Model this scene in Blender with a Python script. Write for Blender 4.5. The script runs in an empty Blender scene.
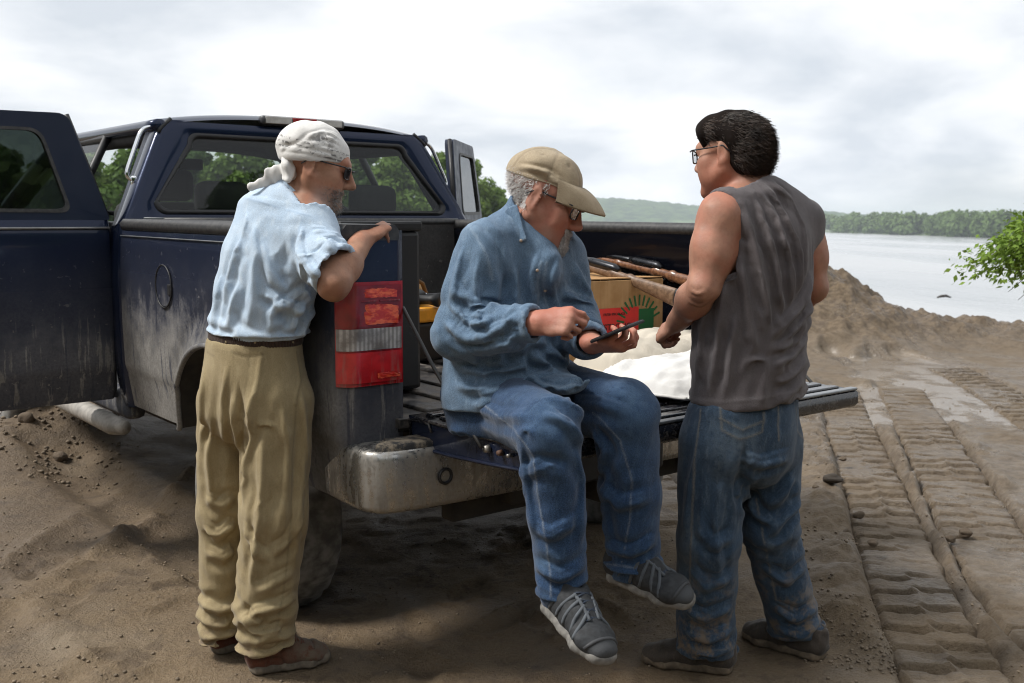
import bpy, bmesh, math, random
import numpy as np
import openvdb
from mathutils import Vector, Matrix

random.seed(7); np.random.seed(7)
SC = bpy.context.scene
COL = SC.collection

# ------------------------------------------------------------------ camera
FPX, PITCH, CAMH = 1033.0, 0.1153, 1.435
cam_d = bpy.data.cameras.new('camera'); cam = bpy.data.objects.new('camera', cam_d); COL.objects.link(cam)
cam_d.sensor_width = 36.0; cam_d.lens = FPX/1024*36.0
cam_d.clip_start = 0.05; cam_d.clip_end = 20000
cam.location = (0, 0, CAMH); cam.rotation_euler = (math.pi/2-PITCH, 0, 0)
cam_d.dof.use_dof = True; cam_d.dof.focus_distance = 3.2; cam_d.dof.aperture_fstop = 6.3
SC.camera = cam

# ------------------------------------------------------------------ sky, sun, exposure
SUN_EL, SUN_AZ = math.radians(52), math.radians(-98)     # azimuth clockwise from +Y: high, beyond the truck, to the left
world = bpy.data.worlds.new('World'); SC.world = world; world.use_nodes = True
wn = world.node_tree; wn.nodes.clear()
def wnode(t, **kw):
    n = wn.nodes.new(t)
    for k, v in kw.items(): setattr(n, k, v)
    return n
def wl(a, b): wn.links.new(a, b)
sky = wnode('ShaderNodeTexSky', sky_type='NISHITA', sun_disc=False)
sky.sun_elevation = SUN_EL; sky.sun_rotation = SUN_AZ; sky.air_density = 1.0; sky.dust_density = 2.0
bg_sky = wnode('ShaderNodeBackground'); bg_sky.inputs[1].default_value = 0.12
wl(sky.outputs[0], bg_sky.inputs[0])
tc = wnode('ShaderNodeTexCoord'); sep = wnode('ShaderNodeSeparateXYZ'); wl(tc.outputs['Generated'], sep.inputs[0])
def wm(op, a, b=None, c=None):
    n = wnode('ShaderNodeMath', operation=op)
    for i, v in enumerate((a, b, c)):
        if v is None: continue
        if isinstance(v, (int, float)): n.inputs[i].default_value = v
        else: wl(v, n.inputs[i])
    return n.outputs[0]
zc = wm('MAXIMUM', sep.outputs[2], 0.0)
den = wm('ADD', zc, 0.30)
comb = wnode('ShaderNodeCombineXYZ')
wl(wm('DIVIDE', sep.outputs[0], den), comb.inputs[0]); wl(wm('DIVIDE', sep.outputs[1], den), comb.inputs[1])
mp = wnode('ShaderNodeMapping'); wl(comb.outputs[0], mp.inputs[0]); mp.inputs['Location'].default_value = (3.1, 1.7, 0.4)
def wnoise(scale, detail, rough, dist=0.0):
    n = wnode('ShaderNodeTexNoise'); wl(mp.outputs[0], n.inputs['Vector'])
    n.inputs['Scale'].default_value = scale; n.inputs['Detail'].default_value = detail
    n.inputs['Roughness'].default_value = rough; n.inputs['Distortion'].default_value = dist
    return n.outputs[0]
n1 = wnoise(1.9, 7, 0.52, 0.25); n2 = wnoise(0.55, 3, 0.5)
dens = wnode('ShaderNodeMapRange'); dens.interpolation_type = 'SMOOTHSTEP'; wl(n2, dens.inputs[0])
dens.inputs[1].default_value = 0.30; dens.inputs[2].default_value = 0.47
ramp = wnode('ShaderNodeValToRGB'); wl(n1, ramp.inputs[0])
cr = ramp.color_ramp; cr.elements[0].position = 0.36; cr.elements[0].color = (0.60, 0.645, 0.705, 1)
cr.elements[1].position = 0.60; cr.elements[1].color = (0.91, 0.92, 0.93, 1)
e = cr.elements.new(0.48); e.color = (0.765, 0.795, 0.835, 1)
bg_cl = wnode('ShaderNodeBackground'); bg_cl.inputs[1].default_value = 0.90
wl(ramp.outputs[0], bg_cl.inputs[0])
mixw = wnode('ShaderNodeMixShader')
fac = wm('MULTIPLY_ADD', dens.outputs[0], 0.22, 0.78)
wl(fac, mixw.inputs[0]); wl(bg_sky.outputs[0], mixw.inputs[1]); wl(bg_cl.outputs[0], mixw.inputs[2])
wout = wnode('ShaderNodeOutputWorld'); wl(mixw.outputs[0], wout.inputs[0])

sun_d = bpy.data.lights.new('sun', 'SUN'); sun = bpy.data.objects.new('sun', sun_d); COL.objects.link(sun)
sun_d.energy = 3.1; sun_d.angle = math.radians(14); sun_d.color = (1.0, 0.965, 0.91)
sdir = Vector((math.sin(SUN_AZ)*math.cos(SUN_EL), math.cos(SUN_AZ)*math.cos(SUN_EL), math.sin(SUN_EL)))
sun.rotation_euler = sdir.to_track_quat('Z', 'Y').to_euler()
vs = SC.view_settings
vs.view_transform = 'Standard'; vs.look = 'None'; vs.exposure = 0.42; vs.gamma = 1.0; vs.use_curve_mapping = False
SC.cycles.filter_width = 1.05; SC.cycles.max_bounces = 8; SC.cycles.volume_bounces = 2; SC.cycles.transparent_max_bounces = 12; SC.cycles.caustics_reflective = False; SC.cycles.caustics_refractive = False

# ------------------------------------------------------------------ projection helpers
_c, _s = math.cos(PITCH), math.sin(PITCH)
def at(px, py, Y):
    a = (px-512)/FPX; b = (341.5-py)/FPX
    d = np.array([a, _c+b*_s, -_s+b*_c]); return d*(Y/d[1])+np.array([0, 0, CAMH])
def proj(V):
    Z = V[..., 2]-CAMH; d = V[..., 1]*_c-Z*_s; up = V[..., 1]*_s+Z*_c
    return 512+FPX*V[..., 0]/d, 341.5-FPX*up/d, d

# ------------------------------------------------------------------ object helpers
def tag(o, label=None, cat=None, group=None, kind=None):
    if label: o['label'] = label
    if cat: o['category'] = cat
    if group: o['group'] = group
    if kind: o['kind'] = kind
    return o
def link(name, me, mat=None, parent=None, smooth=True):
    o = bpy.data.objects.new(name, me); COL.objects.link(o)
    if mat is not None:
        for m in (mat if isinstance(mat, (list, tuple)) else [mat]): me.materials.append(m)
    if parent is not None: o.parent = parent
    if smooth and len(me.polygons): me.polygons.foreach_set('use_smooth', np.ones(len(me.polygons), dtype=bool))
    return o
def empty(name, loc=(0, 0, 0), rz=0.0):
    o = bpy.data.objects.new(name, None); COL.objects.link(o); o.location = loc; o.rotation_euler = (0, 0, rz)
    o.empty_display_size = 0.2
    return o
def np_mesh(name, V, F, attrs=None):
    V = np.asarray(V, dtype=np.float32); F = np.asarray(F, dtype=np.int32); n = F.shape[1]
    me = bpy.data.meshes.new(name)
    me.vertices.add(len(V)); me.vertices.foreach_set('co', V.ravel())
    me.loops.add(F.size); me.loops.foreach_set('vertex_index', F.ravel())
    me.polygons.add(len(F)); me.polygons.foreach_set('loop_start', np.arange(0, F.size, n, dtype=np.int32))
    me.polygons.foreach_set('loop_total', np.full(len(F), n, dtype=np.int32))
    me.update(calc_edges=True)
    for k, a in (attrs or {}).items():
        at_ = me.attributes.new(k, 'FLOAT', 'POINT'); at_.data.foreach_set('value', np.asarray(a, dtype=np.float32))
    return me

# ------------------------------------------------------------------ node material helper
class Mat:
    def __init__(s, name):
        s.m = bpy.data.materials.new(name); s.m.use_nodes = True; s.t = s.m.node_tree; s.t.nodes.clear()
        s.out = s.t.nodes.new('ShaderNodeOutputMaterial'); s.b = s.t.nodes.new('ShaderNodeBsdfPrincipled')
        s.t.links.new(s.b.outputs[0], s.out.inputs[0]); s._tc = None
    def n(s, t, **kw):
        n = s.t.nodes.new(t)
        for k, v in kw.items(): setattr(n, k, v)
        return n
    def put(s, v, sock):
        if isinstance(v, (int, float)): sock.default_value = v
        elif isinstance(v, (tuple, list)):
            sock.default_value = tuple(v)+((1,) if len(v) == 3 and sock.type == 'RGBA' else ())
        else: s.t.links.new(v, sock)
    def set(s, **kw):
        for k, v in kw.items(): s.put(v, s.b.inputs[k.replace('_', ' ')])
        return s
    def obj(s):
        if s._tc is None: s._tc = s.n('ShaderNodeTexCoord')
        return s._tc.outputs['Object']
    def mapping(s, scale=(1, 1, 1), vec=None, rot=(0, 0, 0)):
        n = s.n('ShaderNodeMapping'); s.put(vec if vec is not None else s.obj(), n.inputs[0])
        n.inputs['Scale'].default_value = scale; n.inputs['Rotation'].default_value = rot; return n.outputs[0]
    def noise(s, scale, detail=4, rough=0.55, vec=None, dist=0.0, out=0):
        n = s.n('ShaderNodeTexNoise'); s.put(vec if vec is not None else s.obj(), n.inputs['Vector'])
        n.inputs['Scale'].default_value = scale; n.inputs['Detail'].default_value = detail
        n.inputs['Roughness'].default_value = rough; n.inputs['Distortion'].default_value = dist
        return n.outputs[out]
    def vor(s, scale, vec=None, feature='F1'):
        n = s.n('ShaderNodeTexVoronoi', feature=feature); s.put(vec if vec is not None else s.obj(), n.inputs['Vector'])
        n.inputs['Scale'].default_value = scale; return n.outputs[0]
    def rng(s, v, a, b, c=0.0, d=1.0, smooth=True):
        n = s.n('ShaderNodeMapRange'); n.interpolation_type = 'SMOOTHSTEP' if smooth else 'LINEAR'
        s.put(v, n.inputs[0])
        for i, x in enumerate((a, b, c, d)): n.inputs[i+1].default_value = x
        return n.outputs[0]
    def math(s, op, a, b=0.0, c=0.0, clamp=False):
        n = s.n('ShaderNodeMath', operation=op); n.use_clamp = clamp
        for i, v in enumerate((a, b, c)): s.put(v, n.inputs[i])
        return n.outputs[0]
    def mix(s, f, a, b, mode='MIX'):
        n = s.n('ShaderNodeMix', data_type='RGBA', blend_type=mode)
        s.put(f, n.inputs[0]); s.put(a, n.inputs[6]); s.put(b, n.inputs[7]); return n.outputs[2]
    def attr(s, name):
        n = s.n('ShaderNodeAttribute', attribute_name=name); return n.outputs['Fac']
    def sep(s, vec=None):
        n = s.n('ShaderNodeSeparateXYZ'); s.put(vec if vec is not None else s.obj(), n.inputs[0]); return n.outputs
    def bump(s, h, strength=0.3, dist=0.01):
        n = s.n('ShaderNodeBump'); n.inputs['Strength'].default_value = strength; n.inputs['Distance'].default_value = dist
        s.put(h, n.inputs['Height']); s.t.links.new(n.outputs[0], s.b.inputs['Normal']); return s
def plain(name, col, rough=0.6, metal=0.0, var=0.15, scale=30, spec=0.5, bump=0.0, coat=0.0):
    m = Mat(name); n = m.noise(scale, 5)
    m.set(Base_Color=m.mix(m.rng(n, 0.3, 0.7), tuple(c*(1-var) for c in col), tuple(min(1, c*(1+var)) for c in col)),
          Roughness=m.rng(n, 0.2, 0.8, max(0.02, rough-0.08), min(1, rough+0.08)), Metallic=metal, Specular_IOR_Level=spec, Coat_Weight=coat)
    if bump: m.bump(n, bump, 0.004)
    return m.m

# ------------------------------------------------------------------ signed distance modelling
def unit(v): v = np.asarray(v, float); return v/np.linalg.norm(v)
def smin(a, b, k):
    if k <= 0: return np.minimum(a, b)
    h = np.maximum(k-np.abs(a-b), 0)/k
    return np.minimum(a, b)-h*h*(k*0.25)
class Field:
    def __init__(s, lo, hi, h):
        s.h = h; s.lo = np.asarray(lo, float); s.n = np.ceil((np.asarray(hi)-s.lo)/h).astype(int)+1
        s.ax = [(s.lo[i]+h*np.arange(s.n[i])).astype(np.float32) for i in range(3)]
        s.F = np.full(s.n, 1.0, dtype=np.float32)
    def box(s, lo, hi):
        a = np.clip(np.floor((lo-s.lo)/s.h).astype(int), 0, s.n); b = np.clip(np.ceil((hi-s.lo)/s.h).astype(int)+1, 0, s.n)
        sl = tuple(slice(a[i], b[i]) for i in range(3))
        X = s.ax[0][sl[0]][:, None, None]; Y = s.ax[1][sl[1]][None, :, None]; Z = s.ax[2][sl[2]][None, None, :]
        return sl, X, Y, Z
    def put(s, lo, hi, fn, k=0.02, op='u'):
        sl, X, Y, Z = s.box(np.asarray(lo)-k-2*s.h, np.asarray(hi)+k+2*s.h)
        if min(x.stop-x.start for x in sl) <= 0: return
        d = fn(X, Y, Z); f = s.F[sl]
        if op == 'u': s.F[sl] = smin(f, d, k)
        elif op == 's': s.F[sl] = -smin(-f, d, k)
        elif op == 'i': s.F[sl] = -smin(-f, -d, k)
    def cone(s, a, b, ra, rb, k=0.02, op='u'):
        a = np.asarray(a, float); b = np.asarray(b, float); ab = b-a; L2 = float(ab@ab)+1e-12; R = max(ra, rb)
        def fn(X, Y, Z):
            px, py, pz = X-a[0], Y-a[1], Z-a[2]
            t = np.clip((px*ab[0]+py*ab[1]+pz*ab[2])/L2, 0, 1)
            return np.sqrt((px-t*ab[0])**2+(py-t*ab[1])**2+(pz-t*ab[2])**2)-(ra+(rb-ra)*t)
        s.put(np.minimum(a, b)-R, np.maximum(a, b)+R, fn, k, op)
    def econe(s, a, b, wa, wb, side, k=0.02, op='u'):
        """elliptic cone: wa, wb = (half width along side, half depth)"""
        a = np.asarray(a, float); b = np.asarray(b, float); ab = b-a; L = np.linalg.norm(ab); ax = ab/L
        sd = unit(np.asarray(side)-ax*(np.asarray(side)@ax)); nn = np.cross(ax, sd); R = max(max(wa), max(wb))
        def fn(X, Y, Z):
            px, py, pz = X-a[0], Y-a[1], Z-a[2]
            l = px*ax[0]+py*ax[1]+pz*ax[2]; t = np.clip(l/L, 0, 1); ov = l-t*L
            w = wa[0]+(wb[0]-wa[0])*t; d = wa[1]+(wb[1]-wa[1])*t; m = np.minimum(w, d)
            q = np.sqrt(((px*sd[0]+py*sd[1]+pz*sd[2])/w)**2+((px*nn[0]+py*nn[1]+pz*nn[2])/d)**2+(ov/m)**2)
            return (q-1)*m
        s.put(np.minimum(a, b)-R, np.maximum(a, b)+R, fn, k, op)
    def ell(s, c, r, R=None, k=0.02, op='u'):
        c = np.asarray(c, float); r = np.asarray(r, float); R = np.eye(3) if R is None else np.asarray(R, float); M = max(r); mn = min(r)
        def fn(X, Y, Z):
            px, py, pz = X-c[0], Y-c[1], Z-c[2]
            q = 0
            for i in range(3): q = q+((px*R[0, i]+py*R[1, i]+pz*R[2, i])/r[i])**2
            q = np.sqrt(q); return (q-1)*mn
        s.put(c-M, c+M, fn, k, op)
    def rbox(s, c, hs, R=None, rad=0.01, k=0.005, op='u'):
        c = np.asarray(c, float); hs = np.asarray(hs, float)-rad; R = np.eye(3) if R is None else np.asarray(R, float); M = np.linalg.norm(hs)+rad
        def fn(X, Y, Z):
            px, py, pz = X-c[0], Y-c[1], Z-c[2]; o = 0; inn = -1e9
            for i in range(3):
                q = np.abs(px*R[0, i]+py*R[1, i]+pz*R[2, i])-hs[i]; o = o+np.maximum(q, 0)**2; inn = np.maximum(inn, q)
            return np.sqrt(o)+np.minimum(inn, 0)-rad
        s.put(c-M, c+M, fn, k, op)
    def cut(s, p, n, k=0.004):
        """keep the side opposite to n"""
        n = unit(n); p = np.asarray(p, float)
        d = (s.ax[0][:, None, None]-p[0])*n[0]+(s.ax[1][None, :, None]-p[1])*n[1]+(s.ax[2][None, None, :]-p[2])*n[2]
        s.F = -smin(-s.F, -d.astype(np.float32), k)
    def open_end(s, p, n, rad, depth=0.04, wall=0.006):
        """cut the end of a sleeve or leg at plane (p, n) and hollow it out a little, so it reads as cloth"""
        n = unit(n); p = np.asarray(p, float); R = rad+depth; wall = max(wall, 1.6*s.h)
        sl, X, Y, Z = s.box(p-R, p+R)
        d = ((X-p[0])*n[0]+(Y-p[1])*n[1]+(Z-p[2])*n[2]).astype(np.float32); f = s.F[sl]
        r = np.sqrt((X-p[0])**2+(Y-p[1])**2+(Z-p[2])**2)
        near = r < R*0.98
        inner = np.maximum(f+wall, -(d+depth))
        g = np.maximum(f, d); g = np.maximum(g, -inner)
        s.F[sl] = np.where(near, g, f)
    def mesh(s):
        g = openvdb.FloatGrid(1.0); g.copyFromArray(s.F)
        P, Q = g.convertToQuads(isovalue=0.0)
        P = np.asarray(P, float)*s.h+s.lo; Q = np.asarray(Q)[:, ::-1]
        # orient outward
        i = np.clip(np.round((P-s.lo)/s.h).astype(int), 1, s.n-2)
        G = np.stack([s.F[i[:, 0]+1, i[:, 1], i[:, 2]]-s.F[i[:, 0]-1, i[:, 1], i[:, 2]], s.F[i[:, 0], i[:, 1]+1, i[:, 2]]-s.F[i[:, 0], i[:, 1]-1, i[:, 2]], s.F[i[:, 0], i[:, 1], i[:, 2]+1]-s.F[i[:, 0], i[:, 1], i[:, 2]-1]], 1)
        N = vnormals(P, Q)
        if (N*G).sum(1).mean() < 0: Q = Q[:, ::-1]
        return P, np.ascontiguousarray(Q)
def vnormals(P, Q):
    fn = np.cross(P[Q[:, 2]]-P[Q[:, 0]], P[Q[:, 3]]-P[Q[:, 1]]) if Q.shape[1] == 4 else np.cross(P[Q[:, 1]]-P[Q[:, 0]], P[Q[:, 2]]-P[Q[:, 0]])
    N = np.zeros_like(P)
    for j in range(Q.shape[1]):
        for a in range(3): N[:, a] += np.bincount(Q[:, j], fn[:, a], minlength=len(P))
    return N/(np.linalg.norm(N, axis=1, keepdims=True)+1e-12)
def laplace(P, Q, it=1, f=0.5):
    E = np.concatenate([Q[:, [j, (j+1) % Q.shape[1]]] for j in range(Q.shape[1])])
    for _ in range(it):
        S = np.zeros_like(P); c = np.bincount(E[:, 0], minlength=len(P))+np.bincount(E[:, 1], minlength=len(P))
        for a in range(3): S[:, a] = np.bincount(E[:, 0], P[E[:, 1], a], minlength=len(P))+np.bincount(E[:, 1], P[E[:, 0], a], minlength=len(P))
        P = P+(S/np.maximum(c, 1)[:, None]-P)*f
    return P
def polydist(P, pl, reach):
    """distance from vertices to a polyline, inf beyond reach; also the parameter along it"""
    pl = np.asarray(pl, float); D = np.full(len(P), 1e9); T = np.zeros(len(P)); n = len(pl)-1
    m = np.all((P > pl.min(0)-reach) & (P < pl.max(0)+reach), axis=1); idx = np.nonzero(m)[0]
    if len(idx) == 0: return D, T
    p = P[idx]; best = np.full(len(idx), 1e9); bt = np.zeros(len(idx))
    for i in range(n):
        ab = pl[i+1]-pl[i]; t = np.clip(((p-pl[i])@ab)/(ab@ab+1e-12), 0, 1)
        d = np.linalg.norm(p-pl[i]-t[:, None]*ab, axis=1); w = d < best
        best[w] = d[w]; bt[w] = (i+t[w])/n
    D[idx] = best; T[idx] = bt
    return D, T
def resample(pl, step=0.012):
    pl = np.asarray(pl, float)
    seg = np.linalg.norm(np.diff(pl, axis=0), axis=1); n = max(2, int(seg.sum()/step))
    c = np.concatenate([[0], np.cumsum(seg)]); t = np.linspace(0, c[-1], n+1)
    return np.stack([np.interp(t, c, pl[:, i]) for i in range(3)], 1)
GROW = 0.30; CRISP = 0.65
class Cloth:
    """mesh being detailed: creases and seams traced over its visible surface"""
    coarse = False
    def __init__(s, P, Q): s.P = P; s.Q = Q; s.rec = []; s.N = vnormals(P, Q); s.seam = np.zeros(len(P)); s.wear = np.zeros(len(P)); s.disp = np.zeros(len(P)); s.pr = proj(P)
    def hit(s, pts):
        x, y, d = s.pr; face = (s.N*(np.array([0, 0, CAMH])-s.P)).sum(1) > 0
        out = []
        # densify in pixels
        pp = [pts[0]]
        for a, b in zip(pts[:-1], pts[1:]):
            k = max(1, int(math.hypot(b[0]-a[0], b[1]-a[1])/7))
            pp += [(a[0]+(b[0]-a[0])*i/k, a[1]+(b[1]-a[1])*i/k) for i in range(1, k+1)]
        for (u, v) in pp:
            r = (x-u)**2+(y-v)**2; c = np.nonzero((r < 20) & face)[0]
            if len(c) == 0: continue
            c = c[d[c] < d[c].min()+0.05]; c = c[np.argsort(r[c])[:4]]; out.append(s.P[c].mean(0))
        return np.array(out) if len(out) > 1 else None
    def fold(s, pts, w=0.012, h=0.006, pl=None):
        """h > 0 a ridge with a valley on each side, h < 0 a crease"""
        if pl is None: pl = s.hit(pts)
        if pl is None or len(pl) < 2: return
        if s.coarse:
            if pts is not None: s.rec.append((pts, w, h))
            w = max(w, 0.0145); h *= 1.35
        D, T = polydist(s.P, pl, 4*w); m = D < 4*w
        tap = np.clip(np.minimum(T, 1-T)*4+0.15, 0, 1); tap = tap*tap*(3-2*tap)
        x = D[m]/w
        if h > 0: s.disp[m] += h*tap[m]*(np.exp(-x*x)*1.3-0.40*np.exp(-(x/2)**2)-0.42*np.exp(-((x-1.55)/0.42)**2))
        else: s.disp[m] += h*tap[m]*(np.exp(-1.7*x)-0.25*np.exp(-((x-1.8)/0.8)**2))
    def snap(s, pl, reach=0.05):
        out = []
        for q in resample(pl, 0.01):
            m = np.nonzero(np.all(np.abs(s.P-q) < reach, axis=1))[0]
            if len(m): out.append(s.P[m[np.argmin(((s.P[m]-q)**2).sum(1))]])
        return np.array(out)
    def crumple(s, seed, scale, amp, axis=(0, 0, 1), stretch=2.0, mask=None):
        """crisp irregular creases, long along axis"""
        a = unit(axis); q = s.P-np.outer(s.P@a, a)*(1-1/stretch)
        wv = np.stack([noise3(q/(scale*1.7), seed+50+i) for i in range(3)], 1)*scale*0.55
        r = 1-np.abs(noise3((q+wv)/scale, seed)); r = r*r; r2 = 1-np.abs(noise3((q+wv*0.6)/(scale*0.5), seed+9)); r2 = r2*r2
        gate = np.clip(0.5+1.1*noise3(s.P/(scale*2.2), seed+20), 0, 1.2)
        d = amp*0.62*((r-0.45)+0.25*(r2-0.45))*gate
        s.disp += d if mask is None else d*mask
    def line(s, pts, w=0.004, val=1.0, h=0.0, pl=None, snap=False):
        if pl is None: pl = s.hit(pts)
        elif snap: pl = s.snap(pl)
        if pl is None or len(pl) < 2: return
        D, T = polydist(s.P, pl, 4*w); m = D < 4*w
        s.seam[m] = np.maximum(s.seam[m], val*np.exp(-(D[m]/w)**2))
        if h: s.disp[m] += h*np.exp(-(D[m]/(w*1.5))**2)
    def patch(s, px, py, rx, ry, val=1.0):
        x, y, d = s.pr; q = ((x-px)/rx)**2+((y-py)/ry)**2
        face = (s.N*(np.array([0, 0, CAMH])-s.P)).sum(1) > 0
        s.wear = np.maximum(s.wear, np.where(face, val*np.exp(-q), 0))
    def ripple(s, seed, scale, amp, stretch=(1, 1, 1)):
        rs = np.random.RandomState(seed); q = s.P/np.asarray(stretch)
        for i in range(7):
            k = rs.normal(size=3); k = k/np.linalg.norm(k)*2*math.pi/(scale*rs.uniform(0.7, 1.8))
            s.disp += amp*np.sin(q@k+rs.uniform(0, 6.28)+1.5*np.sin(q@(rs.normal(size=3)*9)+i))/2.6
    def rings(s, a, b, n, w, h, seed, r, span=(0.3, 0.8)):
        """short slanting creases wrapped round a limb from a to b"""
        rs = np.random.RandomState(seed); a = np.asarray(a, float); b = np.asarray(b, float); ax = unit(b-a)
        u = unit(np.cross(ax, [0.3, 0.5, 0.8])); v = np.cross(ax, u); L = np.linalg.norm(b-a)
        for i in range(n):
            t0 = rs.uniform(0.03, 0.97)*L; th0 = rs.uniform(0, 6.28); sp = rs.uniform(*span)*3.0; tilt = rs.uniform(-0.5, 0.5)*r*1.6
            pl = []
            for j in range(9):
                th = th0+sp*j/8; q = a+ax*(t0+tilt*(j/8-0.5)*2+0.01*math.sin(j*1.3+i))
                pl.append(q+(u*math.cos(th)+v*math.sin(th))*r)
            pl = np.array(pl)
            # snap to the surface
            snapped = []
            for q in pl:
                m = np.nonzero(np.all(np.abs(s.P-q) < 0.07, axis=1))[0]
                if len(m): snapped.append(s.P[m[np.argmin(((s.P[m]-q)**2).sum(1))]])
            if len(snapped) > 2: s.fold(None, w*rs.uniform(0.7, 1.4), h*rs.uniform(0.5, 1.3), pl=np.array(snapped))
    def drape(s, F, bones, iters=140, axial=0.05, hoop=0.05, extra=(), tin=0.016, tout=0.022, grav=0.00025, bend=0.22, pin=None, seed=0, noise=0.0035, pins=()):
        """cloth relaxation: the cloth is given more length than the form it covers and settles into folds over it.
        bones: limb segments that tell lengthwise from roundabout; extra: (centre, radius, axial, hoop) spots with more cloth"""
        axial = axial*GROW; hoop = hoop*GROW; P = s.P; Q = s.Q; X = P+s.N*s.disp[:, None]; n = len(P)
        X = X+s.N*(noise*0.6*noise3(P/0.04, seed+3)+noise*noise3(P/0.085, seed+4))[:, None]
        E = np.concatenate([Q[:, [0, 1]], Q[:, [1, 2]], Q[:, [2, 3]], Q[:, [3, 0]]]); E.sort(1); E = np.unique(E[:, 0].astype(np.int64)*n+E[:, 1]); E = np.stack([E//n, E % n], 1); ne = len(E)
        E = np.concatenate([E, Q[:, [0, 2]], Q[:, [1, 3]]])
        best = np.full(n, 1e9); ax = np.zeros((n, 3))
        for a, b in bones:
            a = np.asarray(a, float); b = np.asarray(b, float); ab = b-a; t = np.clip(((P-a)@ab)/(ab@ab), 0, 1); d = np.linalg.norm(P-a-t[:, None]*ab, axis=1); m = d < best; best[m] = d[m]; ax[m] = unit(ab)
        ga = np.full(n, axial); gh = np.full(n, hoop)
        for c, r, a_, h_ in extra:
            w = np.exp(-(((P-np.asarray(c))**2).sum(1))/r**2); ga += 1.25*a_*w; gh += 0.9*h_*w
        mod = np.clip(0.8+1.6*noise3(P/0.15, seed+1), 0.0, 2.2); ga *= mod; gh *= np.clip(0.8+1.6*noise3(P/0.15, seed+2), 0.0, 2.2)
        i, j = E[:, 0], E[:, 1]; d0 = X[j]-X[i]; L0 = np.linalg.norm(d0, axis=1)+1e-9; ca = ((d0*ax[i]).sum(1)/L0)**2
        L = L0*(1+ca*ga[i]+(1-ca)*gh[i]); cnt = np.bincount(i, minlength=n)+np.bincount(j, minlength=n)
        e0, e1 = E[:ne, 0], E[:ne, 1]; c1 = np.maximum(np.bincount(e0, minlength=n)+np.bincount(e1, minlength=n), 1)[:, None]
        ij = np.concatenate([i, j]); ee = np.concatenate([e0, e1]); eo = np.concatenate([e1, e0])
        def acc(idx, v):
            o = np.empty((n, 3))
            for k in range(3): o[:, k] = np.bincount(idx, v[:, k], minlength=n)
            return o
        h = F.h; G = F.F; lo = F.lo; top = np.array(G.shape)-2; V = np.zeros_like(X); pinm = np.zeros(n) if pin is None else pin
        for c, r in pins: pinm = np.maximum(pinm, 0.97*np.clip(1.6-1.6*np.linalg.norm(P-np.asarray(c), axis=1)/r, 0, 1))
        lp = acc(ee, P[eo])/c1-P; pinm = np.maximum(pinm, np.clip((np.linalg.norm(lp, axis=1)/h-0.22)*5, 0, 0.85)); pinm = np.maximum(pinm, 0.9*np.bincount(ee, pinm[eo], minlength=n)/c1[:, 0]); free = (1-np.clip(pinm, 0, 1))[:, None]; X1 = X.copy()
        def sample(X):
            u = (X-lo)/h; k = np.clip(np.floor(u).astype(int), 1, top-1); f = u-k; x, y, z = k.T; g = G[x, y, z]
            gx = (G[x+1, y, z]-G[x-1, y, z]); gy = (G[x, y+1, z]-G[x, y-1, z]); gz = (G[x, y, z+1]-G[x, y, z-1]); gr = np.stack([gx, gy, gz], 1)/(2*h)
            return g+(gr*f).sum(1)*h, gr/(np.linalg.norm(gr, axis=1, keepdims=True)+1e-6)
        for it in range(iters):
            X0 = X; X = X+V*0.75; X[:, 2] -= grav*0.15
            for k in range(2):
                d = X[j]-X[i]; l = np.sqrt((d*d).sum(1))+1e-9; c = d*((1-L/l)*0.5)[:, None]
                X = X+acc(ij, np.concatenate([c, -c]))*(1.35/cnt)[:, None]
            lp = acc(ee, X[eo])/c1-X; lp2 = acc(ee, lp[eo])/c1-lp; X = X-lp2*bend*0.6
            tin_ = tin*0.6; f, gr = sample(X); X = X+gr*(np.maximum(-tin_-f, 0)*0.8)[:, None]-gr*(np.maximum(f-tout, 0)*0.5)[:, None]
            X = X1+(X-X1)*free
            V = X-X0
        X = laplace(X, Q, 1, 0.25)
        s.P = X; s.disp = np.zeros(n); s.N = vnormals(X, Q); s.pr = proj(X); return s
    def refine(s):
        """one step of smooth subdivision, keeping the traced attributes"""
        P, Q = s.P, s.Q; n = len(P); nf = len(Q); fp = P[Q].mean(1)
        e = np.stack([Q, np.roll(Q, -1, 1)], -1).reshape(-1, 2); es = np.sort(e, 1); key, inv = np.unique(es[:, 0].astype(np.int64)*n+es[:, 1], return_inverse=True); inv = inv.ravel(); ne = len(key)
        ea, eb = key//n, key % n; fi = np.repeat(np.arange(nf), 4); cnt = np.bincount(inv, minlength=ne)
        fs = np.stack([np.bincount(inv, fp[fi, k], minlength=ne) for k in range(3)], 1)
        mid = (P[ea]+P[eb])/2; ep = np.where((cnt == 2)[:, None], (P[ea]+P[eb]+fs)/4, mid)
        val = np.bincount(Q.ravel(), minlength=n).astype(float); valm = np.maximum(val, 1)[:, None]
        Fv = np.stack([np.bincount(Q.ravel(), np.repeat(fp[:, k], 4), minlength=n) for k in range(3)], 1)/valm
        ve = np.bincount(np.concatenate([ea, eb]), minlength=n); Rv = np.stack([np.bincount(np.concatenate([ea, eb]), np.concatenate([mid[:, k], mid[:, k]]), minlength=n) for k in range(3)], 1)/np.maximum(ve, 1)[:, None]
        vp = np.where((val == ve)[:, None], (Fv+2*Rv+(valm-3)*P)/valm, P)
        V = np.concatenate([vp, ep, fp]); E4 = (n+inv).reshape(nf, 4); c = n+ne+np.arange(nf)
        NQ = np.concatenate([np.stack([Q[:, k], E4[:, k], c, E4[:, k-1]], 1) for k in range(4)])
        w = s.wear; cl = Cloth(V, NQ); cl.wear = np.concatenate([w, (w[ea]+w[eb])/2, w[Q].mean(1)])
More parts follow.
